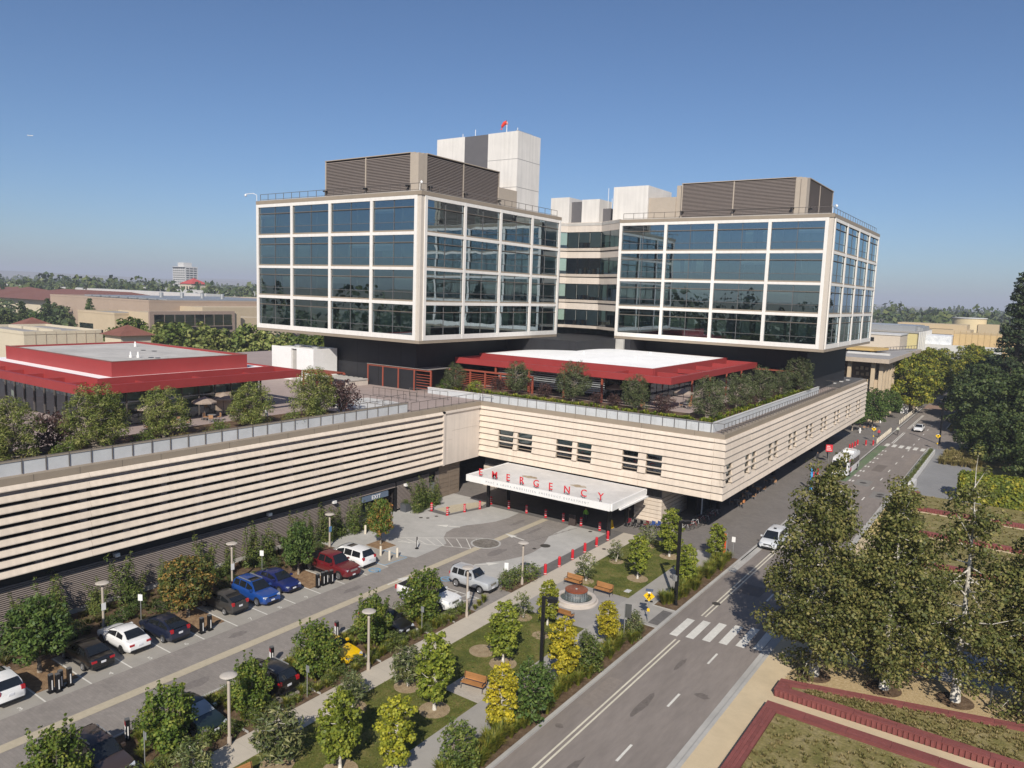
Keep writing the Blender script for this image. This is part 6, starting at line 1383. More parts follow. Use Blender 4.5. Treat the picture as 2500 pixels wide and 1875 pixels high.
SPEC = {  # L, W, lower body top line [(x,z)], cabin rear base, rear roof, front roof, windshield base (x), roof z, base z rear/front, wheel r, wheelbase
 'sedan':  dict(L=4.65,W=1.80,top=[(-2.32,.80),(-2.2,.98),(-1.75,1.02),(-.6,.98),(1.0,.95),(1.6,.88),(2.1,.78),(2.32,.62)],cab=(-1.80,-.98,.22,1.08),roof=1.45,wr=.32,wb=2.70),
 'hatch':  dict(L=4.48,W=1.75,top=[(-2.24,.85),(-2.15,1.10),(-1.6,1.08),(-.6,1.0),(1.2,.96),(1.7,.86),(2.05,.76),(2.24,.60)],cab=(-2.12,-.85,.30,1.32),roof=1.50,wr=.31,wb=2.70),
 'suv':    dict(L=4.60,W=1.86,top=[(-2.30,.85),(-2.22,1.10),(-1.6,1.10),(-.6,1.06),(.95,1.04),(1.6,1.0),(2.1,.92),(2.30,.70)],cab=(-2.16,-1.80,.20,.98),roof=1.68,wr=.36,wb=2.66),
 'jeep':   dict(L=4.45,W=1.85,top=[(-2.22,.95),(-2.18,1.14),(-1.5,1.14),(-.6,1.14),(.75,1.14),(1.6,1.12),(2.12,1.06),(2.22,.80)],cab=(-2.14,-1.95,.15,.72),roof=1.78,wr=.38,wb=2.65),
 'minivan':dict(L=5.15,W=1.99,top=[(-2.57,.90),(-2.5,1.12),(-1.8,1.10),(-.6,1.04),(1.35,1.02),(1.9,.95),(2.35,.82),(2.57,.62)],cab=(-2.48,-2.10,.62,1.50),roof=1.74,wr=.35,wb=3.05),
 'coupe':  dict(L=4.40,W=1.82,top=[(-2.2,.70),(-2.1,.84),(-1.7,.90),(-.8,.90),(.75,.86),(1.4,.80),(1.95,.68),(2.2,.52)],cab=(-1.55,-.75,-.05,.70),roof=1.22,wr=.32,wb=2.50),
 'pickup': dict(L=5.90,W=2.03,top=[(-2.95,1.05),(-2.93,1.22),(-1.2,1.22),(-.8,1.22),(1.35,1.22),(2.3,1.20),(2.85,1.14),(2.95,.80)],cab=(-1.10,-.92,.72,1.38),roof=1.93,wr=.42,wb=3.75)}
CARM = {}
def car_meshes(kind):
    if kind in CARM: return CARM[kind]
    s = SPEC[kind]; L, W = s['L'], s['W']; hw = W/2; top = s['top']; R_ = {}
    xs = sorted(set([p[0] for p in top]+list(np.linspace(-L/2+.12, L/2-.12, 13))))
    zt = lambda x: float(np.interp(x, [p[0] for p in top], [p[1] for p in top]))
    mb = MB(); rings = []; gz = .22 if kind not in ('pickup','jeep') else .34
    for x in xs:
        e = min(1, (L/2-abs(x))/.55); wx = hw*(.80+.20*math.sqrt(max(0,1-(1-e)**2))); t = zt(x); b = gz+.10*(1-e)
        prof = [(0,b),(wx*.86,b),(wx*.96,b+.10),(wx,b+.28),(wx*.985,max(b+.3,t-.26)),(wx*.955,max(b+.32,t-.10)),(wx*.87,t-.015),(wx*.5,t+.012),(0,t+.018)]
        rings.append([(x,y,z) for y, z in prof]+[(x,-y,z) for y, z in prof[-2:0:-1]])
    n = len(rings[0])
    for r in rings: mb.v += r
    for i in range(len(rings)-1):
        for k in range(n): mb.f.append((i*n+k,(i+1)*n+k,(i+1)*n+(k+1)%n,i*n+(k+1)%n)); mb.m.append(0)
    mb.f.append(tuple(range(n))); mb.m.append(0); mb.f.append(tuple(range(len(mb.v)-1, len(mb.v)-n-1, -1))); mb.m.append(0)
    # cabin shell: rear base, rear roof, front roof, windshield base
    D, Cc, B, A = s['cab']; zr = s['roof']; wb_, wr_ = hw*.90, hw*.70
    st = [(D,zt(D)-.03,wb_*.94,.0),((D+Cc)/2,(zt(D)+zr)/2+.05,(wb_+wr_)/2*.97,0),(Cc,zr-.02,wr_*.97,0),((Cc+B)/2,zr+.02,wr_,0),(B,zr-.02,wr_*.97,0),((A+B)/2,(zt(A)+zr)/2+.035,(wb_+wr_)/2*.98,0),(A,zt(A)-.03,wb_*.96,0)]
    o = len(mb.v); m_ = 5
    for x, z, w_, _ in st:
        zb_ = zt(x)-.05; wbl = wb_ if D < x < A else wb_*.95
        mb.v += [(x,wbl,zb_),(x,w_,z-.05),(x,w_*.55,z),(x,-w_*.55,z),(x,-w_,z-.05),(x,-wbl,zb_)]
    m_ = 6
    for i in range(len(st)-1):
        for k in range(m_-1): mb.f.append((o+i*m_+k,o+(i+1)*m_+k,o+(i+1)*m_+k+1,o+i*m_+k+1)); mb.m.append(0)
    if kind == 'pickup': mb.box(-2.85,-hw*.80,1.17,-1.18,hw*.80,1.245, 1)
    R_['body'] = mb
    # glass panes, standing 6 mm off the shell
    def lerp(a, b, f): return tuple(a[i]+(b[i]-a[i])*f for i in range(3))
    def pane(p00, p10, p11, p01, off, ins=(.06,.08)):
        q = []
        for fu, fv in ((ins[0],ins[1]),(1-ins[0],ins[1]),(1-ins[0],1-ins[1]),(ins[0],1-ins[1])):
            q.append(Vector(lerp(lerp(p00,p10,fu), lerp(p01,p11,fu), fv))+Vector(off))
        return MB().add(q, [(0,1,2,3)])
    zA, zD = zt(A)-.03, zt(D)-.03
    mid = lambda i: (st[i][0], st[i][2], st[i][1])
    # windshield in two rows bent like the shell
    def strip(rows, off, iu):
        q = []; f = []
        for (x, y, z) in rows: q += [Vector((x,y*(1-iu),z))+Vector(off), Vector((x,-y*(1-iu),z))+Vector(off)]
        for i in range(len(rows)-1): f.append((2*i,2*i+1,2*i+3,2*i+2))
        return MB().add(q, f)
    wsrows = [(A-.06,wb_*.93,zA+.05),(st[5][0],st[5][2]*.93,st[5][1]+.0),(B+.04,wr_*.90,zr-.035)]
    rwrows = [(D+.06 if kind in ('sedan','coupe') else D+.02,wb_*.90,zD+.10),(st[1][0],st[1][2]*.92,st[1][1]+.0),(Cc-.03,wr_*.90,zr-.035)]
    R_['windshield'] = strip(wsrows, (.025,0,.02), .04); R_['rear_window'] = strip(rwrows, (-.025,0,.02), .06)
    R_['sides'] = []
    cuts = {'sedan':[-1.35,-.42,.75],'hatch':[-1.75,-.55,.85],'suv':[-1.95,-1.15,-.25,.70],'jeep':[-1.95,-1.25,-.45,.45],'minivan':[-2.2,-1.0,.05,1.15],'coupe':[-1.05,.45],'pickup':[-.95,-.05,1.05]}[kind]
    for i in range(len(cuts)-1):
        for sgn in (1,-1):
            def pt(x, f):
                zb_ = zt(x)+.0; xx = [q[0] for q in st]; ztop = float(np.interp(x, xx, [q[1] for q in st]))-.05; wt = float(np.interp(x, xx, [q[2] for q in st]))
                return (x, sgn*((wb_)*(1-f)+wt*f), zb_*(1-f)+ztop*f)
            R_['sides'].append(MB().add([Vector(pt(x,f))+Vector((0,sgn*.012,.004)) for x, f in ((cuts[i]+.05,.06),(cuts[i+1]-.05,.06),(cuts[i+1]-.05-(.10 if i == len(cuts)-2 else 0),.88),(cuts[i]+.05+(.10 if i == 0 else 0),.88))], [(0,1,2,3) if sgn < 0 else (3,2,1,0)]))
    CARM[kind] = {k: ([q.mesh('side_window', CGLASS) for q in v] if k == 'sides' else (v.mesh(k, [TRIM,TRIM] if k == 'body' else CGLASS, smooth=(k == 'body'), sharp=38))) for k, v in R_.items()}
    return CARM[kind]
def car(kind, label, x, y, rz, paintm, z=0.0, name='parked_car', group='parked cars', cat='car', rim=None, shade=False, rails=False, sunroof=False, roofmat=None):
    s = SPEC[kind]; L, W = s['L'], s['W']; ms = car_meshes(kind)
    c = thing(name, label, cat, (x, y, z), rz, group)
    b = bpy.data.objects.new('body', ms['body']); COL.objects.link(b); b.parent = c
    for sl in range(2):
        b.material_slots[sl].link = 'OBJECT'; b.material_slots[sl].material = (paintm, TRIM)[sl]
    def add(nm, me, par=c, mat=None):
        o = bpy.data.objects.new(nm, me); COL.objects.link(o); o.parent = par
        if mat: o.material_slots[0].link = 'OBJECT'; o.material_slots[0].material = mat
        return o
    add('windshield', ms['windshield'], mat=SHADE if shade else None); add('rear_window', ms['rear_window'])
    for me in ms['sides']: add('side_window', me)
    hw, f, r = W/2, L/2, -L/2; top = s['top']; zf = top[-2][1]; zrr = top[1][1]; wr = s['wr']; wbh = s['wb']/2
    def P(nm, m, *b_): return piece(nm, m, c, *b_, world=False)
    for sx in (-1, 1):
        for sy in (-1, 1):
            xo = wbh*sx+(.05 if kind != 'pickup' else (-.05 if sx < 0 else .1))
            # dark wheel arch: half disc let into the flank
            n = 12; R2 = wr*1.16
            wx = hw*(.985)
            mb = MB().add([(xo+R2*math.cos(pi*k/n), sy*(wx+.012), wr+R2*math.sin(pi*k/n)-.02) for k in range(n+1)]+[(xo+R2,sy*(wx+.012),.18),(xo-R2,sy*(wx+.012),.18)], [tuple(range(n+3))])
            part(mb, 'wheel_arch', TRIM, c, world=False)
            wheel(c, xo, sy*(hw-.085), wr, sy, rim or RIMM)
    for sy in (-1, 1):
        o = P('headlight', HEADL, f-.26, sy*hw*.52, zf-.19, f-.03, sy*hw*.82, zf-.06); o.rotation_euler = (0,math.radians(18),-sy*math.radians(22))
        if kind in ('suv','hatch','minivan','jeep'): P('taillight', TAILL, r+.0, sy*hw*.62, zrr-.20, r+.16, sy*hw*.86, zrr+.06)
        elif kind == 'pickup': P('taillight', TAILL, r-.02, sy*hw*.86, .85, r+.12, sy*hw*.99, 1.2)
        else: P('taillight', TAILL, r-.005, sy*hw*.48, zrr-.25, r+.15, sy*hw*.85, zrr-.11)
        xm = s['cab'][3]-.35; P('mirror', paintm, xm-.12, sy*hw*.93, zt_(s,xm)+.02, xm+.08, sy*(hw+.14), zt_(s,xm)+.17)
        P('door_handle', paintm if kind != 'pickup' else CHROME, -.35, sy*hw*.97, zt_(s,-.3)-.16, -.18, sy*(hw+.012), zt_(s,-.3)-.12)
        P('sill', TRIM, -wbh+.45, sy*hw*.93, .20, wbh-.40, sy*hw*1.0, .30)
        if rails: P('roof_rail', STEEL, -1.5, sy*hw*.62-.02, s['roof']+.0, .1, sy*hw*.62+.02, s['roof']+.06)
    P('front_bumper', TRIM, f-.14, -hw*.62, .24, f+.01, hw*.62, .42)
    P('grille', TRIM if kind not in ('pickup','jeep') else CHROME, f-.16, -hw*.42, zf-.30, f-.005 if kind not in ('pickup','jeep') else f+.02, hw*.42, zf-.12)
    P('rear_bumper', TRIM if kind != 'pickup' else CHROME, r-.02, -hw*.80, .30, r+.14, hw*.80, .45)
    P('license_plate', PLATE, r-.02, -.16, zrr-.36, r+.02, .16, zrr-.22); P('license_plate', PLATE, f-.02, -.16, .46, f+.025, .16, .58)
    if sunroof: P('sunroof', CGLASS, -.55, -.42, s['roof']+.0, .12, .42, s['roof']+.025)
    if roofmat: P('roof_panel', roofmat, -.3,-.3,s['roof']+.02,.1,.3,s['roof']+.12)
    if kind == 'minivan' and z < 0: P('roof_sign', TRIM, -.25,-.14,s['roof']+.01,-.1,.14,s['roof']+.14)
    return c
def zt_(s, x): return float(np.interp(x, [p[0] for p in s['top']], [p[1] for p in s['top']]))
WH = carpaint('white',(0.78,0.77,0.75)); BK = carpaint('black',(0.012,0.011,0.011)); NV = carpaint('navy',(0.012,0.016,0.035)); GY = carpaint('charcoal',(0.042,0.040,0.038),.4); BL = carpaint('blue',(0.010,0.055,0.24)); DB = carpaint('deep_blue',(0.010,0.018,0.10)); RD = carpaint('dark_red',(0.13,0.010,0.014)); SV = carpaint('silver',(0.40,0.41,0.42),.3); YL = carpaint('yellow',(0.78,0.48,0.004)); DG = carpaint('dark_green',(0.012,0.022,0.022)); BR = carpaint('brown',(0.055,0.038,0.032)); SW2 = carpaint('silver_white',(0.60,0.61,0.62),.25)
# garage-side row: nose towards the wall unless noted (rz = pi: nose to -x)
car('suv','white SUV with sunroof parked at the left picture edge', -52.1, 18.5, pi, WH, sunroof=True)
car('sedan','black sedan with red tail lights parked beside a planter tree', -52.2, 24.15, pi, BK)
car('sedan','white sedan parked between the black sedan and the navy hatchback', -52.6, 26.95, pi, WH, rim=RIMD)
car('hatch','dark navy hatchback parked right of the white sedan', -51.9, 29.65, pi, NV)
car('hatch','charcoal grey hatchback parked left of the bright blue crossover', -52.6, 35.25, pi, GY)
car('suv','bright blue crossover with roof rails parked nose out', -52.2, 38.0, 0, BL, rails=True, sunroof=True)
car('sedan','deep blue sedan parked nose out right of the blue crossover', -52.9, 40.75, 0, DB)
car('pickup','dark red pickup truck with chrome bumper parked nose out', -51.9, 46.15, 0, RD, cat='pickup truck', name='parked_pickup')
car('minivan','white minivan parked beside the dark red pickup', -52.5, 49.05, pi, WH, sunroof=True)
# garden-side row
car('suv','dark brown SUV at the bottom left corner of the parking', -39.6, 18.8, 0, BR, rails=True)
car('sedan','dark green sedan with silver sunshade parked nose to the path', -39.5, 24.3, 0, DG, shade=True)
car('suv','black SUV parked with its tail to the cream path', -39.8, 29.8, pi, BK, rails=True)
car('coupe','bright yellow sports car half hidden by a bushy tree', -39.5, 35.35, 0, YL, rim=RIMD)
car('sedan','black sedan parked nose to the path below the white pickup', -39.7, 40.85, 0, BK)
car('pickup','white pickup truck hidden behind a large bushy tree', -40.3, 46.55, 0, WH, name='parked_pickup', cat='pickup truck')
car('jeep','boxy silver SUV parked nose to the shrubs near the red bollards', -39.5, 51.75, 0, SV)
# street
car('minivan','silver white minivan with roof sign driving toward the camera', -21.6, 82.6, -pi/2, SW2, z=-.13, name='minivan', group='vehicles on the road')
car('sedan','white sedan driving away beyond the cyclist', -18.9, 181.0, -pi/2, WH, z=-.13, name='car', group='vehicles on the road')
car('sedan','dark sedan far down the shaded end of the road', -17.6, 272.0, -pi/2, BK, z=-.13, name='car', group='vehicles on the road')
# shuttle bus
bus = thing('shuttle_bus', 'white shuttle bus with red logo standing at the kerb', 'bus', (-23.05,127.2,-.13), -pi/2, 'vehicles on the road')
BW = carpaint('bus_white',(0.80,0.79,0.78)); BL_, BWd = 9.4, 1.22
mb = MB(); rings = []
for x, k in ((-4.7,.90),(-4.55,.97),(-4.2,1),(4.0,1),(4.45,.98),(4.68,.90)):
    w_ = BWd*k; zt2 = 3.08 if k == 1 else 2.9+.15*(k-.9)/.1
    pr = [(0,.38),(w_,.38),(w_,2.55),(w_*.97,2.82),(w_*.86,zt2-.05),(0,zt2)]
    rings.append([(x,y,z) for y, z in pr]+[(x,-y,z) for y, z in pr[-2:0:-1]])
n = len(rings[0])
for r in rings: mb.v += r
for i in range(len(rings)-1):
    for k in range(n): mb.f.append((i*n+k,(i+1)*n+k,(i+1)*n+(k+1)%n,i*n+(k+1)%n)); mb.m.append(0)
mb.f += [tuple(range(n)), tuple(range(len(mb.v)-1,len(mb.v)-n-1,-1))]; mb.m += [0,0]
part(mb, 'body', BW, bus, smooth=True, sharp=30, world=False)
for sy in (-1,1):
    for k in range(5): piece('side_window', CGLASS, bus, -4.1+1.5*k,sy*(BWd-.01),1.42,-2.65+1.5*k,sy*(BWd+.012),2.38, world=False)
    piece('logo_panel', M('bus_red',(0.40,0.02,0.05),.4), bus, 2.0,sy*(BWd),.75,2.9,sy*(BWd+.01),1.3, world=False); piece('logo_panel', M('bus_red',(0.4,0.02,0.05),.4), bus, 3.3,sy*(BWd),2.42,4.1,sy*(BWd+.014),2.75, world=False)
    piece('headlight', HEADL, bus, 4.55,sy*.8-.18,.75,4.7,sy*.8+.18,1.0, world=False); piece('taillight', TAILL, bus, -4.71,sy*.95-.1,.9,-4.6,sy*.95+.1,1.5, world=False)
    for xo in (-2.9, 3.0): wheel(bus, xo, sy*(BWd-.1), .46, sy, RIMM); piece('wheel_arch', TRIM, bus, xo-.56,sy*(BWd-.3),.36,xo+.56,sy*(BWd+.006),.98, world=False)
piece('windshield', CGLASS, bus, 4.55,-1.0,1.3,4.72,1.0,2.5, world=False); piece('rear_window', CGLASS, bus, -4.72,-.85,1.5,-4.6,.85,2.4, world=False)
piece('roof_unit', BW, bus, -3.4,-.8,3.05,-1.2,.8,3.28, world=False); piece('roof_hatch', TRIM, bus, .5,-.38,3.07,1.3,.38,3.13, world=False)
piece('destination_sign', TRIM, bus, 4.5,-.8,2.55,4.66,.8,2.8, world=False)

# ------------------------------------------------------------------ street furniture
BOLR = M('bollard_red', (0.50,0.018,0.028), .4, var=.04); BOLW = M('bollard_band_white', (0.60,0.56,0.54), .5); BOLC = M('bollard_cream', (0.62,0.55,0.44), .7)
def bollard_proto(bands):
    o = thing('bollard', '', 'bollard', (0,0,0))
    part(MB().lathe([(0.001,1.02),(.10,1.01),(.145,.95),(.15,.88),(.15,.03),(.17,.02),(.17,0)], n=14), 'post', BOLR, o, world=False, smooth=True, sharp=40)
    for z0 in bands: part(MB().lathe([(.153,z0),(.153,z0+.065)], n=14), 'reflective_band', BOLW, o, world=False, smooth=True)
    return o
bp1, bp2 = bollard_proto((.25,.50,.75)), bollard_proto((.06,))
rowA = [(-57.9,67.1),(-55.3,66.95),(-54.6,69.35),(-54.0,71.6)]; rowB = [(-54.2,74.2),(-51.4,74.1),(-48.7,74.0),(-45.95,74.0),(-43.55,74.1),(-41.1,74.0),(-38.6,73.9)]; rowC = [(-36.3,71.5),(-36.25,68.85),(-36.28,66.4),(-36.24,63.8),(-36.2,61.2),(-36.18,58.6)]
rowD = [(-26.2,146.7),(-26.05,148.3),(-25.95,150.3),(-25.9,152.5),(-24.6,153.3),(-23.5,154.3)]
used = {}
def place_b(src, p, lab, grp):
    if src.name not in used: used[src.name] = 1; src.location = (p[0],p[1],.004); src['label'] = lab; src['group'] = grp
    else: clone(src, (p[0],p[1],.004), 0, lab, grp)
for i, p in enumerate(rowA): place_b(bp1, p, 'red banded bollard on the cream triangle, %s from the garage' % ORD[i], 'red bollards by the garage corner')
for i, p in enumerate(rowB): place_b(bp1, p, 'red banded bollard along the canopy front, %s from the left' % ORD[i], 'red bollards along the canopy')
for i, p in enumerate(rowC): place_b(bp2, p, 'plain red bollard beside the cream path, %s from the canopy' % ORD[i], 'red bollards beside the cream path')
for i, p in enumerate(rowD): place_b(bp2, p, 'red bollard at the bus stop kerb, %s from the bus' % ORD[i], 'red bollards at the bus stop')
for i, p in enumerate(((-25.9,118.4),(-25.8,120.8))): place_b(bp2, p, 'red bollard beside the blue post, %s of two' % ORD[i], 'red bollards by the blue post')
cb = thing('bollard', '', 'bollard', (0,0,0)); part(MB().lathe([(.001,.98),(.10,.96),(.12,.90),(.12,0)], n=12), 'post', BOLC, cb, world=False, smooth=True, sharp=40)
cs = [(-23.3,157.2+1.62*k) for k in range(11)]+[(-23.5,187+2.3*k) for k in range(14)]+[(-57.6,55.9),(-50.0,51.8),(-51.6,52.2),(-50.0,52.9)]
for i, p in enumerate(cs):
    lab = ('cream bollard along the near stretch of street kerb, %s from the crossing' % ORD[i]) if i < 11 else (('cream bollard along the far stretch of street kerb, %s from the crossing' % ORD[i-11]) if i < 25 else 'cream bollard near the accessible bay, %s of four from the junipers' % ORD[i-25])
    place_b(cb, p, lab, 'cream bollards along the street' if i < 25 else 'cream bollards at the accessible bay')
# dish lamps
def dish_lamp(label, x, y, h, sign=None):
    o = thing('dish_lamp', label, 'lamp post', (x,y,0), 0, 'dish topped lamp posts')
    part(MB().cyl((0,0),.09,0,h-.45,10).cyl((0,0),.13,0,.5,10).cyl((0,0),.11,h-.5,h-.3,10,r1=.06), 'pole', POLE, o, world=False, smooth=True, sharp=40)
    part(MB().lathe([(.04,h-.32),(.12,h-.22),(.42,h-.08),(.49,h-.03),(.47,h),(.28,h+.04),(.001,h+.055)], n=20), 'lamp_dish', M('dish_taupe',(0.47,0.42,0.36),.45), o, world=False, smooth=True, sharp=50)
    if sign: part(MB().box(-.03,-.03,1.9,.03,.03,2.0).box(.09,-.16,1.6,.12,.16,2.15), 'sign_plate', sign, o, world=False); 
    return o
SIGNB = M('sign_blue',(0.10,0.22,0.42),.5)
dish_lamp('dish lamp post with white notice in the bed behind the white sedan', -56.0,27.2,3.75, WHITE)
dish_lamp('dish lamp post with white notice in the bed behind the blue crossover', -55.8,38.2,4.0, WHITE)
dish_lamp('dish lamp post with blue sign behind the white minivan', -57.4,50.7,3.45, SIGNB)
dish_lamp('dish lamp post beside the dark green sedan near the bottom edge', -35.95,24.3,4.3)
dish_lamp('dish lamp post beside the yellow sports car', -36.05,35.4,4.3)
dish_lamp('dish lamp post in front of the boxy silver SUV', -36.1,46.5,4.2, WHITE)
dish_lamp('dish lamp post beside the shrubs nearest the red bollards', -36.4,55.0,4.0)
def street_light(label, x, y, h, rz=0, box=False):
    o = thing('street_light', label, 'street light', (x,y,0), rz, 'black street lights')
    part(MB().box(-.11,-.11,.05,.11,.11,h).cyl((0,0),.20,0,.08,12), 'pole', BLACKM, o, world=False)
    part(MB().box(.05,-.06,h-.15,.35,.06,h-.05), 'arm', BLACKM, o, world=False); part(MB().box(.3,-.22,h-.28,.95,.22,h-.03).box(.36,-.18,h-.31,.9,.18,h-.28), 'lamp_head', BLACKM, o, world=False)
    if box: part(MB().box(-.35,-.16,2.2,-.12,.16,2.7), 'control_box', STEEL, o, world=False)
    return o
street_light('tall black street light in the roadside bed by the crossing', -23.55,59.9,7.5, math.radians(60), True)
street_light('black street light rising from the shrubs by the yellow ginkgo', -25.1,40.6,6.6, math.radians(20))
street_light('black street light at the far street corner', -13.6,166.0,8.2, math.radians(150))
o = thing('park_lamp', 'slim grey park lamp on the gravel by the white sycamore', 'lamp post', (-.2,57.5,0))
part(MB().cyl((0,0),.07,0,3.6,10).cyl((0,0),.12,0,.4,10), 'pole', M('lamp_grey_paint',(0.10,0.10,0.095),.5), o, world=False, smooth=True, sharp=40)
part(MB().lathe([(.06,3.6),(.17,3.75),(.22,4.0),(.24,4.05),(.10,4.15),(.001,4.2)], n=12), 'lantern', BLACKM, o, world=False, smooth=True, sharp=40)
# charging posts
def charger(label, x, y, tall=1.18, face=None, rz=0):
    o = thing('charging_post', label, 'charger', (x,y,0), rz, 'vehicle charging posts')
    part(MB().box(-.16,-.11,.02,.16,.11,tall), 'cabinet', BLACKM, o, world=False); part(MB().box(.161,-.03,.2,.175,.03,tall*.72), 'light_bar', WHITE, o, world=False)
    part(MB().box(-.24,-.2,0,.24,.2,.04), 'base', BLACKM, o, world=False); part(MB().box(-.12,-.12,tall-.02,.12,.12,tall+.05), 'cap', M('cap_grey',(0.12,0.12,0.12),.5), o, world=False)
    if face: part(MB().box(-.14,-.125,.25,.14,-.112,tall-.35), 'panel', WHITE, o, world=False); part(MB().box(-.14,-.125,tall-.34,.14,-.112,tall-.1), 'logo_panel', M('charger_maroon',(0.28,0.02,0.03),.5), o, world=False)
    return o
for i, (x, y) in enumerate(((-49.75,20.75),(-49.5,21.05),(-49.8,21.35),(-49.7,21.85))): charger('black charging post beside the black sedan, %s from the white SUV' % ORD[i], x, y)
for i, (x, y) in enumerate(((-49.9,31.5),(-49.9,32.15))): charger('black charging post beside the navy hatchback, %s of two' % ORD[i], x, y)
for i, (x, y) in enumerate(((-50.1,42.9),(-50.1,43.5),(-50.1,43.9),(-49.9,44.3))): charger('black charging post before the red pickup, %s from the deep blue sedan' % ORD[i], x, y)
for lb, (x, y) in zip(('white faced charging post beside the brown SUV','white faced charging post behind the black SUV','white faced charging post behind the yellow sports car'), ((-40.9,21.0),(-41.8,31.7),(-41.4,37.3))): charger(lb, x, y, 1.3, True, -.3)
o = thing('delineator_post', 'black flexible post on the hatched paint before the medallion', 'bollard', (-50.2,56.0,0)); part(MB().cyl((0,0),.06,.06,1.25,10), 'post', BLACKM, o, world=False); part(MB().cyl((0,0),.2,0,.06,12), 'base', TRIM, o, world=False); part(MB().box(.05,-.03,.2,.075,.03,.9), 'reflector', WHITE, o, world=False)
# post signs
def post_sign(label, x, y, h, plates, rz=0.0, pm=STEEL, cat='sign'):
    o = thing('post_sign', label, cat, (x,y,0), rz, 'small post signs')
    part(MB().cyl((0,0),.03,0,h,8), 'post', pm, o, world=False)
    for (w_, hh, zc, m) in plates:
        p = part(MB().box(-w_/2,-.045,zc-hh/2,w_/2,-.03,zc+hh/2), 'sign_plate', m, o, world=False)
    return o
SGR = M('sign_back_grey',(0.33,0.34,0.34),.5,metal=.4)
post_sign('white parking notice on a post behind the navy hatchback', -54.5,29.3,2.6,[(.36,.5,2.3,WHITE)], .5)
post_sign('white parking notice on a post behind the deep blue sedan', -56.6,41.9,2.2,[(.36,.5,1.9,WHITE)], .5)
post_sign('grey backed sign post in the bed by the black sedan nearest the path', -36.9,41.9,2.2,[(.3,.45,1.95,SGR)], pi)
post_sign('grey backed sign post behind the black SUV', -36.5,30.4,2.2,[(.3,.45,1.95,SGR)], pi)
post_sign('grey backed sign post beside the brown SUV at the bottom', -37.6,20.2,2.2,[(.3,.45,1.95,SGR)], pi)
post_sign('white accessible parking sign beside the silver SUV', -37.5,54.0,2.2,[(.36,.65,1.8,WHITE)], .5)
post_sign('white kerb sign by the ginkgo at the plaza edge', -23.6,74.9,2.3,[(.36,.55,2.0,WHITE)], .2)
o = thing('banner_sign', 'orange red vertical banner sign behind the ginkgo at the plaza', 'sign', (-24.2,74.6,0)); part(MB().box(-.05,-.05,0,.05,.05,2.6), 'post', STEEL, o, world=False); part(MB().box(-.35,-.03,.4,-.06,.03,2.5), 'banner', M('banner_orange',(0.62,0.09,0.02),.6), o, world=False)
o = thing('grey_sign_panel', 'dark grey sign panel seen from behind beside the yellow ginkgo', 'sign', (-24.0,50.8,0), .35); part(MB().cyl((0,0),.04,0,3.0,8), 'post', STEEL, o, world=False); part(MB().box(.02,-.05,1.9,.5,-.02,3.0), 'panel', M('panel_dark',(0.07,0.07,0.065),.6), o, world=False)
def crossing_sign(label, x, y, h, rz, solar=True, z=0):
    o = thing('crossing_sign', label, 'sign', (x,y,z), rz, 'yellow crossing signs')
    part(MB().cyl((0,0),.04,0,h+.4,8), 'post', STEEL, o, world=False)
    YS = M('sign_yellow',(0.80,0.50,0.01),.45)
    s_ = .46; d = part(MB().add([(0,-.06,h-s_),(s_,-.06,h),(0,-.06,h+s_),(-s_,-.06,h),(0,-.045,h-s_),(s_,-.045,h),(0,-.045,h+s_),(-s_,-.045,h)], [(0,1,2,3),(7,6,5,4),(0,4,5,1),(1,5,6,2),(2,6,7,3),(3,7,4,0)]), 'sign_plate', YS, o, world=False)
    f = lambda pts: [(x_,-.064,h+z_) for x_, z_ in pts]; mb = MB(); n = 10
    mb.add(f([(.0+.055*math.cos(2*pi*k/n), .20+.055*math.sin(2*pi*k/n)) for k in range(n)]), [tuple(range(n))])
    for q in ([(-.05,.14),(.06,.14),(.05,-.06),(-.06,-.06)],[(-.06,-.05),(-.0,-.05),(-.10,-.28),(-.16,-.27)],[(.0,-.05),(.055,-.05),(.13,-.16),(.13,-.28),(.075,-.28),(.075,-.15)],[(-.05,.13),(-.05,.06),(-.14,-.02),(-.17,.02)],[(.05,.13),(.05,.06),(.13,.0),(.16,.04)]): mb.add(f(q), [tuple(range(len(q)))])
    part(mb, 'walker_symbol', BLACKM, o, world=False)
    piece('button_box', M('sign_yellow',(0.8,0.5,0.01),.45), o, -.1,-.12,.95,.1,-.04,1.2, world=False)
    for sx in (-1,1): piece('beacon', BLACKM, o, sx*.2-.12,-.09,h-.5,sx*.2+.12,-.03,h-.38, world=False)
    if solar:
        sp_ = part(MB().box(-.3,-.22,h+.46,.3,.22,h+.5), 'solar_panel', M('solar_blue',(0.08,0.11,0.17),.25), o, world=False); part(MB().box(-.12,-.12,h+.24,.12,.1,h+.45), 'battery_box', WHITE, o, world=False)
    return o
crossing_sign('yellow pedestrian crossing sign with solar panel by the near crosswalk', -23.95,55.1,2.25,.35)
crossing_sign('yellow pedestrian crossing sign left of the far crosswalk', -24.3,158.9,2.5,.35)
crossing_sign('yellow pedestrian crossing sign right of the far crosswalk', -13.4,159.6,2.5,.1)
o = thing('blue_post', 'tall blue totem post at the plaza kerb near the bus', 'totem', (-24.3,110.2,0), .3); part(MB().box(-.16,-.10,0,.16,.10,3.3), 'body', M('totem_blue',(0.06,0.30,0.58),.45), o, world=False); part(MB().box(-.165,-.105,3.3,.165,.105,3.38), 'cap', WHITE, o, world=False)
o = thing('bus_stop_sign', 'red bus stop sign board on the plaza before the bus', 'sign', (-26.6,131.5,0), .5); part(MB().cyl((0,0),.04,0,3.1,8), 'post', STEEL, o, world=False); part(MB().box(-.55,-.04,1.9,.55,.0,3.1), 'board', SIGNRED, o, world=False)
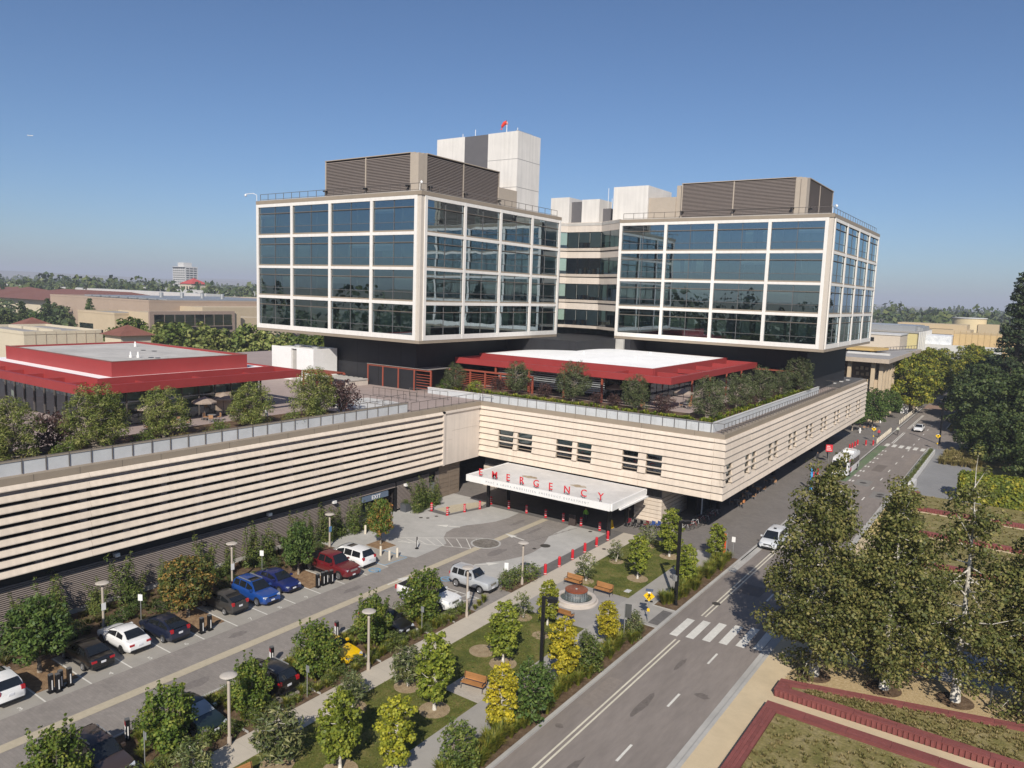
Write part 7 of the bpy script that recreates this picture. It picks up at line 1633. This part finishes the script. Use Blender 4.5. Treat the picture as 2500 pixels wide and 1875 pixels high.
for k in range(3): piece('lettering_line', WHITE, o, -.42,-.05,2.15+.32*k,.42-.15*k,-.041,2.25+.32*k, world=False)
o = thing('entry_sign', 'cream wall sign with white panel and red mark by the street kerb', 'sign', (-25.2,206.5,0), .15); part(MB().box(-.9,-.15,0,.9,.15,2.6), 'panel', WHITE, o, world=False); part(MB().box(.55,-.17,2.2,.95,-.152,2.75), 'red_mark', SIGNRED, o, world=False)
o = thing('garden_wall', 'low yellow tan garden wall behind the street bollards', 'wall', (-26.5,219,0)); part(MB().box(-28.5,213,0,-24.6,226,1.6), 'wall', TANB, o)
o = thing('planter_box', 'long grey roadside planter box full of small shrubs', 'planter', (-13.9,137,0))
part(MB().box(-14.2,122.5,0,-13.95,154,.75).box(-13.4,122.5,0,-13.15,154,.75), 'wall', CONCW, o); part(MB().box(-13.95,122.5,0,-13.4,154,.6), 'soil', SOIL, o); part(MB().box(-14.3,120.6,0,-13.5,121.9,.95), 'end_box', CONCW, o); part(MB().box(-13.35,120.9,0,-12.6,124.5,.95), 'end_box', CONCW, o)
for k in range(20): plant('planter_shrub', 'small clipped shrub growing in the grey roadside planter box', 'shrub', 'lowshrub%d' % (k%2), (-13.7,121+1.65*k,.62 if k else .95), s=.62, group='shrubs of the roadside planter box')
o = thing('dark_planter', 'dark grey planter box with yellow green shrub at the EXIT jamb', 'planter', (-60.2,65.0,0)); part(MB().box(-.45,-.45,0,.45,.45,.95), 'box', M('planter_slate',(0.085,0.09,0.10),.5), o, world=False); link('shrub', TREES['lowshrub0'][1], o, (0,0,.75), world=False).scale = (.7,.7,.7)
o = thing('sandwich_board', 'dark board sign with white round symbol before the canopy', 'sign', (-42.0,73.6,0), .1); part(MB().add([(-.42,-.28,0),(.42,-.28,0),(.42,-.04,1.25),(-.42,-.04,1.25),(-.42,.28,0),(.42,.28,0),(.42,.04,1.25),(-.42,.04,1.25)], [(0,1,2,3),(5,4,7,6),(3,2,6,7),(0,3,7,4),(1,5,6,2)]), 'board', M('board_dark',(0.05,0.035,0.03),.6), o, world=False)
part(MB().add([(.24*math.cos(2*pi*k/16), -.175-.005+.0, .60+.24*math.sin(2*pi*k/16)) for k in range(16)], [tuple(range(16))]), 'symbol', WHITE, o, world=False).rotation_euler = (math.radians(-11),0,0)
o = thing('valet_podium', 'yellow folding floor sign in the canopy shade', 'sign', (-38.0,75.6,0)); part(MB().prism([(-.2,-.15),(.2,-.15),(.2,.15),(-.2,.15)],0,.02).add([(-.22,-.2,.02),(.22,-.2,.02),(.15,0,.95),(-.15,0,.95),(-.22,.2,.02),(.22,.2,.02)],[(0,1,2,3),(5,4,3,2)]), 'board', M('sign_yellow',(0.8,0.5,0.01),.45), o, world=False)
# benches
WOOD = M('bench_wood', (0.36,0.17,0.06), .6, var=.15, rnd=.12)
def bench(label, x, y, rz):
    o = thing('park_bench', label, 'bench', (x,y,0), rz, 'wooden garden benches')
    for k in range(4): piece('seat_slat', WOOD, o, -.85,-.28+.13*k,.43,.85,-.18+.13*k,.47, world=False)
    for k in range(4): s_ = part(MB().box(-.85,-.02,0,.85,.02,.105), 'back_slat', WOOD, o, world=False); s_.location = (0,.27+.022*k,.50+.115*k); s_.rotation_euler = (math.radians(-11),0,0)
    for sx in (-.8,.8):
        part(MB().tube([(sx,-.27,0),(sx,-.27,.62),(sx,.2,.62)], .022, 6).tube([(sx,.36,0),(sx,.22,.42),(sx,.35,.98)], .022, 6).tube([(sx,-.27,.42),(sx,.24,.42)], .022, 6), 'end_frame', BLACKM, o, world=False)
bench('wooden bench on the left behind the round fountain', -32.7,57.9,0); bench('wooden bench on the right behind the round fountain', -29.6,57.9,0)
bench('wooden bench facing the lawn on the brick pad', -28.7,37.9,math.radians(10)); bench('dark bench in front of the fountain by the yellow green ginkgo', -29.7,51.3,pi)
bench('wooden bench cut by the bottom edge below the wide loquat', -32.3,22.4,math.radians(80)); bench('bench in sycamore shade on the gravel', -4.2,59.4,math.radians(15))
# fountain
fo = thing('round_fountain', 'round stone fountain with rusty disc pouring a curtain of water', 'fountain', (-30.75,55.1,0))
part(MB().lathe([(1.95,0),(1.95,.10),(1.9,.12),(1.78,.14),(1.78,.34),(1.74,.38),(1.42,.38),(1.38,.34),(1.38,.05)], n=40), 'basin_rim', M('fountain_stone',(0.52,0.46,0.40),.7,var=.08,stain=.08), fo, world=False, smooth=True, sharp=35)
part(MB().cyl((0,0),1.39,.02,.06,32), 'basin_floor', M('basin_dark',(0.05,0.055,0.045),.6), fo, world=False)
wt = bpy.data.materials.new('fountain_water'); wt.use_nodes = True; pw = wt.node_tree.nodes['Principled BSDF']; pw.inputs['Base Color'].default_value = (.05,.075,.07,1); pw.inputs['Roughness'].default_value = .06; pw.inputs['Alpha'].default_value = .75
part(MB().cyl((0,0),1.385,.07,.24,32), 'water', wt, fo, world=False)
part(MB().cyl((0,0),.28,.05,.95,14).box(-.4,-.12,.05,.4,.12,.8), 'pedestal', M('fountain_pedestal',(0.20,0.17,0.14),.8), fo, world=False)
part(MB().lathe([(.001,.93),(.92,.93),(1.0,.98),(1.0,1.05),(.96,1.07),(.001,1.04)], n=36), 'disc', M('rusty_disc',(0.23,0.062,0.025),.35,var=.2,scale=3,spec=.6), fo, world=False, smooth=True, sharp=35)
wc = bpy.data.materials.new('falling_water'); wc.use_nodes = True; t_ = wc.node_tree; pw = t_.nodes['Principled BSDF']; pw.inputs['Base Color'].default_value = (.55,.6,.62,1); pw.inputs['Roughness'].default_value = .1
gz_ = t_.nodes.new('ShaderNodeNewGeometry'); mp_ = t_.nodes.new('ShaderNodeMapping'); mp_.inputs['Scale'].default_value = (14,14,.4); nz_ = t_.nodes.new('ShaderNodeTexNoise'); nz_.inputs['Scale'].default_value = 1.0
rg_ = t_.nodes.new('ShaderNodeMapRange'); rg_.inputs['From Min'].default_value = .4; rg_.inputs['From Max'].default_value = .75; rg_.inputs['To Min'].default_value = .04; rg_.inputs['To Max'].default_value = .5
t_.links.new(gz_.outputs['Position'], mp_.inputs['Vector']); t_.links.new(mp_.outputs['Vector'], nz_.inputs['Vector']); t_.links.new(nz_.outputs['Fac'], rg_.inputs['Value']); t_.links.new(rg_.outputs['Result'], pw.inputs['Alpha'])
part(MB().lathe([(.985,.96),(1.02,.24)], n=36), 'water_curtain', wc, fo, world=False, smooth=True)
part(MB().cyl((0,0),.10,1.04,1.10,12), 'bubbler', CONCL, fo, world=False)
struct('valve_cover_slab', MB().box(-28.4,59.6,.0,-27.9,60.3,.03), CONCW)
# bicycles and wheelchairs
def bike_proto(label, fm):
    o = thing('bicycle', label, 'bicycle', (0,0,0)); n = 16
    for x in (-.52,.52):
        mb = MB(); pts = [(x+.33*math.cos(2*pi*k/n),0,.34+.33*math.sin(2*pi*k/n)) for k in range(n+1)]; mb.tube(pts, .022, 5, cap=False)
        for k in range(8): a = pi*k/8*2; mb.tube([(x,0,.34),(x+.32*math.cos(a),0,.34+.32*math.sin(a))], .004, 3, cap=False)
        part(mb, 'wheel', TYRE, o, world=False)
    part(MB().tube([(-.52,0,.34),(-.12,0,.32),(.36,0,.82),(-.18,0,.80),(-.12,0,.32)],.022,5).tube([(-.52,0,.34),(-.18,0,.80)],.016,5).tube([(.36,0,.88),(.52,0,.34)],.02,5), 'frame', fm, o, world=False)
    part(MB().tube([(.36,0,.82),(.36,0,.98),(.38,-.26,1.02)],.016,5).tube([(.36,0,.98),(.38,.26,1.02)],.016,5), 'handlebar', BLACKM, o, world=False); part(MB().box(-.32,-.06,.88,-.08,.06,.94).box(-.2,-.015,.78,-.17,.015,.9), 'saddle', BLACKM, o, world=False)
    return o
bf = [M('bike_white',(0.7,0.7,0.7),.3), M('bike_black',(0.02,0.02,0.02),.3), M('bike_red',(0.35,0.04,0.03),.3), M('bike_blue',(0.05,0.10,0.3),.3)]
bspots = [(-31.2,80.4),(-31.0,81.1),(-30.8,81.9),(-30.8,82.7),(-30.6,83.4),(-30.6,84.2),(-30.5,85.2),(-30.5,86.2),(-30.4,87.2),(-30.4,88.1)]
for i, (x, y) in enumerate(bspots):
    lb = '%s bicycle from the lamp post in the rack under the podium corner' % ORD[i]
    b = bike_proto(lb, bf[i % 3]); b.location = (x,y,0); b.rotation_euler = (math.radians(6*(-1)**i),0,.5+.15*math.sin(3*i)); b['group'] = 'bicycles under the podium corner'
b = bike_proto('lone bicycle leaning by the left entrance pier', bf[1]); b.location = (-57.2,80.2,0); b.rotation_euler = (0,0,.2)
def chairs_w(label, x, y, rz, m):
    o = thing('wheelchair', label, 'wheelchair', (x,y,0), rz, 'wheelchairs by the entrance'); n = 14
    for sy in (-.28,.28):
        part(MB().tube([(-.1+.3*math.cos(2*pi*k/n),sy,.31+.3*math.sin(2*pi*k/n)) for k in range(n+1)],.02,5,cap=False), 'wheel', TYRE, o, world=False); part(MB().tube([(.38+.08*math.cos(2*pi*k/8),sy,.09+.08*math.sin(2*pi*k/8)) for k in range(9)],.018,4,cap=False), 'caster', TYRE, o, world=False)
    part(MB().tube([(-.28,-.25,.95),(-.2,-.25,.5),(.3,-.25,.5),(.45,-.25,.1)],.015,5).tube([(-.28,.25,.95),(-.2,.25,.5),(.3,.25,.5),(.45,.25,.1)],.015,5), 'frame', STEEL, o, world=False)
    part(MB().box(-.2,-.24,.48,.25,.24,.52), 'seat', m, o, world=False); part(MB().box(-.28,-.24,.52,-.22,.24,.9), 'backrest', m, o, world=False)
WCM = [M('wheelchair_maroon',(0.20,0.02,0.03),.7), BLACKM, M('wheelchair_blue',(0.04,0.09,0.28),.7)]
for i, (x, y) in enumerate(((-36.8,77.5),(-36.1,77.6),(-35.4,77.7),(-34.8,78.0),(-34.2,78.4),(-33.7,78.8),(-33.3,79.3))): chairs_w('%s wheelchair from the canopy in the row by the right pier' % ORD[i], x, y, -1.9+.1*math.sin(2*i), WCM[(0,1,1,0,2,2,1)[i]])

# ------------------------------------------------------------------ people
def person_mat(nm, shirt, pants, skin=(0.42,0.26,0.18), hair=(0.03,0.02,0.015), shoe=(0.04,0.04,0.04)):
    m = bpy.data.materials.new('clothes_'+nm); m.use_nodes = True; t = m.node_tree; P = t.nodes['Principled BSDF']; P.inputs['Roughness'].default_value = .85
    tc = t.nodes.new('ShaderNodeTexCoord'); sx = t.nodes.new('ShaderNodeSeparateXYZ'); t.links.new(tc.outputs['Object'], sx.inputs[0])
    mr = t.nodes.new('ShaderNodeMapRange'); mr.inputs['From Max'].default_value = 1.8; t.links.new(sx.outputs['Z'], mr.inputs['Value'])
    cr = t.nodes.new('ShaderNodeValToRGB'); cr.color_ramp.interpolation = 'CONSTANT'; e = cr.color_ramp.elements
    while len(e) < 5: e.new(.5)
    for k, (p, c) in enumerate(((0,shoe),(.05,pants),(.53,shirt),(.83,skin),(.945,hair))): e[k].position = p; e[k].color = (*c,1)
    t.links.new(mr.outputs['Result'], cr.inputs['Fac']); t.links.new(cr.outputs['Color'], P.inputs['Base Color']); return m
def person(label, x, y, rz, mat, stride=.18, z=0.0, sit=False, arm=.12, group='people about the hospital'):
    """one continuous skinned figure, walking or riding"""
    V, E, Rr = [], [], []
    def a(p, r, par=None):
        V.append(p); Rr.append(r)
        if par is not None: E.append((par, len(V)-1))
        return len(V)-1
    pel = a((0,0,.95),(.15,.11)); ch = a((.02,0,1.2),(.15,.11),pel); sh = a((.03,0,1.40),(.17,.10),ch); nk = a((.04,0,1.50),(.055,.055),sh); hd = a((.06,0,1.60),(.085,.095),nk); tp = a((.06,0,1.72),(.075,.085),hd)
    for s in (-1,1):
        hip = a((0,.10*s,.90),(.09,.095),pel)
        if sit: kn = a((.38,.13*s,.80-.12*s),(.065,.065),hip); an = a((.30,.13*s,.40-.12*s),(.045,.045),kn); a((.42,.13*s,.36-.12*s),(.035,.045),an)
        else: kn = a((stride*.5*s+.03,.10*s,.50),(.062,.065),hip); an = a((stride*s-.03,.10*s,.09),(.042,.045),kn); a((stride*s+.13,.11*s,.035),(.035,.045),an)
        so = a((.03,.19*s,1.37),(.06,.06),sh)
        el = a((.30 if sit else -arm*s,.24*s,1.12),(.045,.045),so); wr = a((.52 if sit else -arm*s+.12,.23*s,1.02 if sit else .88),(.033,.035),el); a((.58 if sit else -arm*s+.16,.22*s,1.0 if sit else .80),(.03,.045),wr)
    me = bpy.data.meshes.new('body'); me.from_pydata(V, E, []); me.materials.append(mat)
    o = bpy.data.objects.new('person', me); COL.objects.link(o); o.location = (x,y,z); o.rotation_euler = (0,0,rz)
    md = o.modifiers.new('skin','SKIN'); md.use_smooth_shade = True; me.skin_vertices.new() if not me.skin_vertices else None
    sv = me.skin_vertices[0].data
    for i, r in enumerate(Rr): sv[i].radius = r; sv[i].use_root = (i == 0)
    ss = o.modifiers.new('sub','SUBSURF'); ss.levels = 1; ss.render_levels = 2
    return tag(o, label, 'person', group)
person('pedestrian with orange bag walking at the edge of the podium shade', -29.0,94.4,-1.2, person_mat('a',(0.06,0.06,0.06),(0.08,0.08,0.09),hair=(0.6,0.6,0.58)))
o = thing('shoulder_bag', 'orange shoulder bag carried by the pedestrian in the podium shade', 'bag', (-28.75,94.3,.75)); part(MB().box(-.1,-.18,0,.1,.18,.34), 'body', M('bag_orange',(0.55,0.22,0.08),.7), o, world=False); part(MB().tube([(0,-.15,.34),(0,0,.72),(0,.15,.34)],.012,4), 'strap', TRIM, o, world=False)
person('pedestrian in dark clothes near the bus stop sign', -28.2,130.8,-1.4, person_mat('b',(0.03,0.03,0.035),(0.02,0.02,0.025)))
person('second pedestrian in dark clothes waiting beside the bus stop sign', -27.5,135.2,1.0, person_mat('c',(0.035,0.03,0.03),(0.025,0.025,0.03)), .08)
person('pedestrian in red shirt walking behind the cream bollards', -24.2,164.6,-1.5, person_mat('d',(0.50,0.04,0.06),(0.06,0.05,0.06)))
person('person in white shirt on the garage terrace near the white enclosure', -67.4,50.6,.4, person_mat('e',(0.72,0.72,0.70),(0.06,0.07,0.10)), z=11.84)
person('attendant in green vest in the canopy shade', -41.4,75.6,-1.5, person_mat('f',(0.25,0.55,0.05),(0.03,0.03,0.04)), .06)
person('cyclist in white helmet and pale jacket riding up the bike lane', -21.75,171.5,-pi/2+.15, person_mat('g',(0.55,0.56,0.45),(0.03,0.03,0.03),hair=(0.7,0.7,0.7)), z=-.03, sit=True)
b = bike_proto('bicycle ridden by the cyclist in the bike lane', bf[1]); b.location = (-21.72,171.4,-.13); b.rotation_euler = (0,0,-pi/2+.15)
# fire hydrants and cameras
for i, (x, y) in enumerate(((-27.2,185.5),(-28.2,167.3))):
    o = thing('pipe_hydrant', ('white standpipe hydrant on the far plaza','white standpipe hydrant near the clapboard wall end')[i], 'hydrant', (x,y,0)); part(MB().cyl((0,0),.16,0,.9,12).lathe([(.18,.9),(.16,1.02),(.001,1.1)],n=12), 'body', WHITE, o, world=False); part(MB().tube([(-.28,0,.6),(.28,0,.6)],.08,8), 'outlets', WHITE, o, world=False)
for lb, x, y, z, s in (('white camera arm at the far corner of the left tower roof',-104.1,76.6,39.7,-1),('white camera at the near corner of the left tower roof',-69.3,76.6,39.7,1),('white camera at the corner of the right tower roof',-26.4,119.0,39.7,1)):
    o = thing('roof_camera', lb, 'camera', (x,y,z)); part(MB().tube([(0,0,0),(0,0,.9),(s*.5,-.3,1.15),(s*(.6 if s > 0 else 2.4),-.35,1.1)],.05,6), 'arm', WHITE, o, world=False); part(MB().lathe([(.001,-.3),(.16,-.22),(.18,0),(.10,.1)], (s*(.6 if s > 0 else 2.4),-.35,1.0), 10), 'dome', WHITE, o, world=False, smooth=True)
# ------------------------------------------------------------------ haze over the plain
hz = bpy.data.materials.new('haze_air'); hz.use_nodes = True; t = hz.node_tree
for n_ in list(t.nodes):
    if n_.type == 'BSDF_PRINCIPLED': t.nodes.remove(n_)
pv = t.nodes.new('ShaderNodeVolumePrincipled'); pv.inputs['Color'].default_value = (0.80,0.84,0.96,1); pv.inputs['Density'].default_value = HAZE; pv.inputs['Anisotropy'].default_value = 0.0
t.links.new(pv.outputs[0], t.nodes['Material Output'].inputs['Volume'])
tag(link('haze', MB().box(-11500,-600,-1.6,3600,11500,130).mesh('haze', hz)), 'pale blue haze thickening over the far plain', 'haze', kind='stuff')
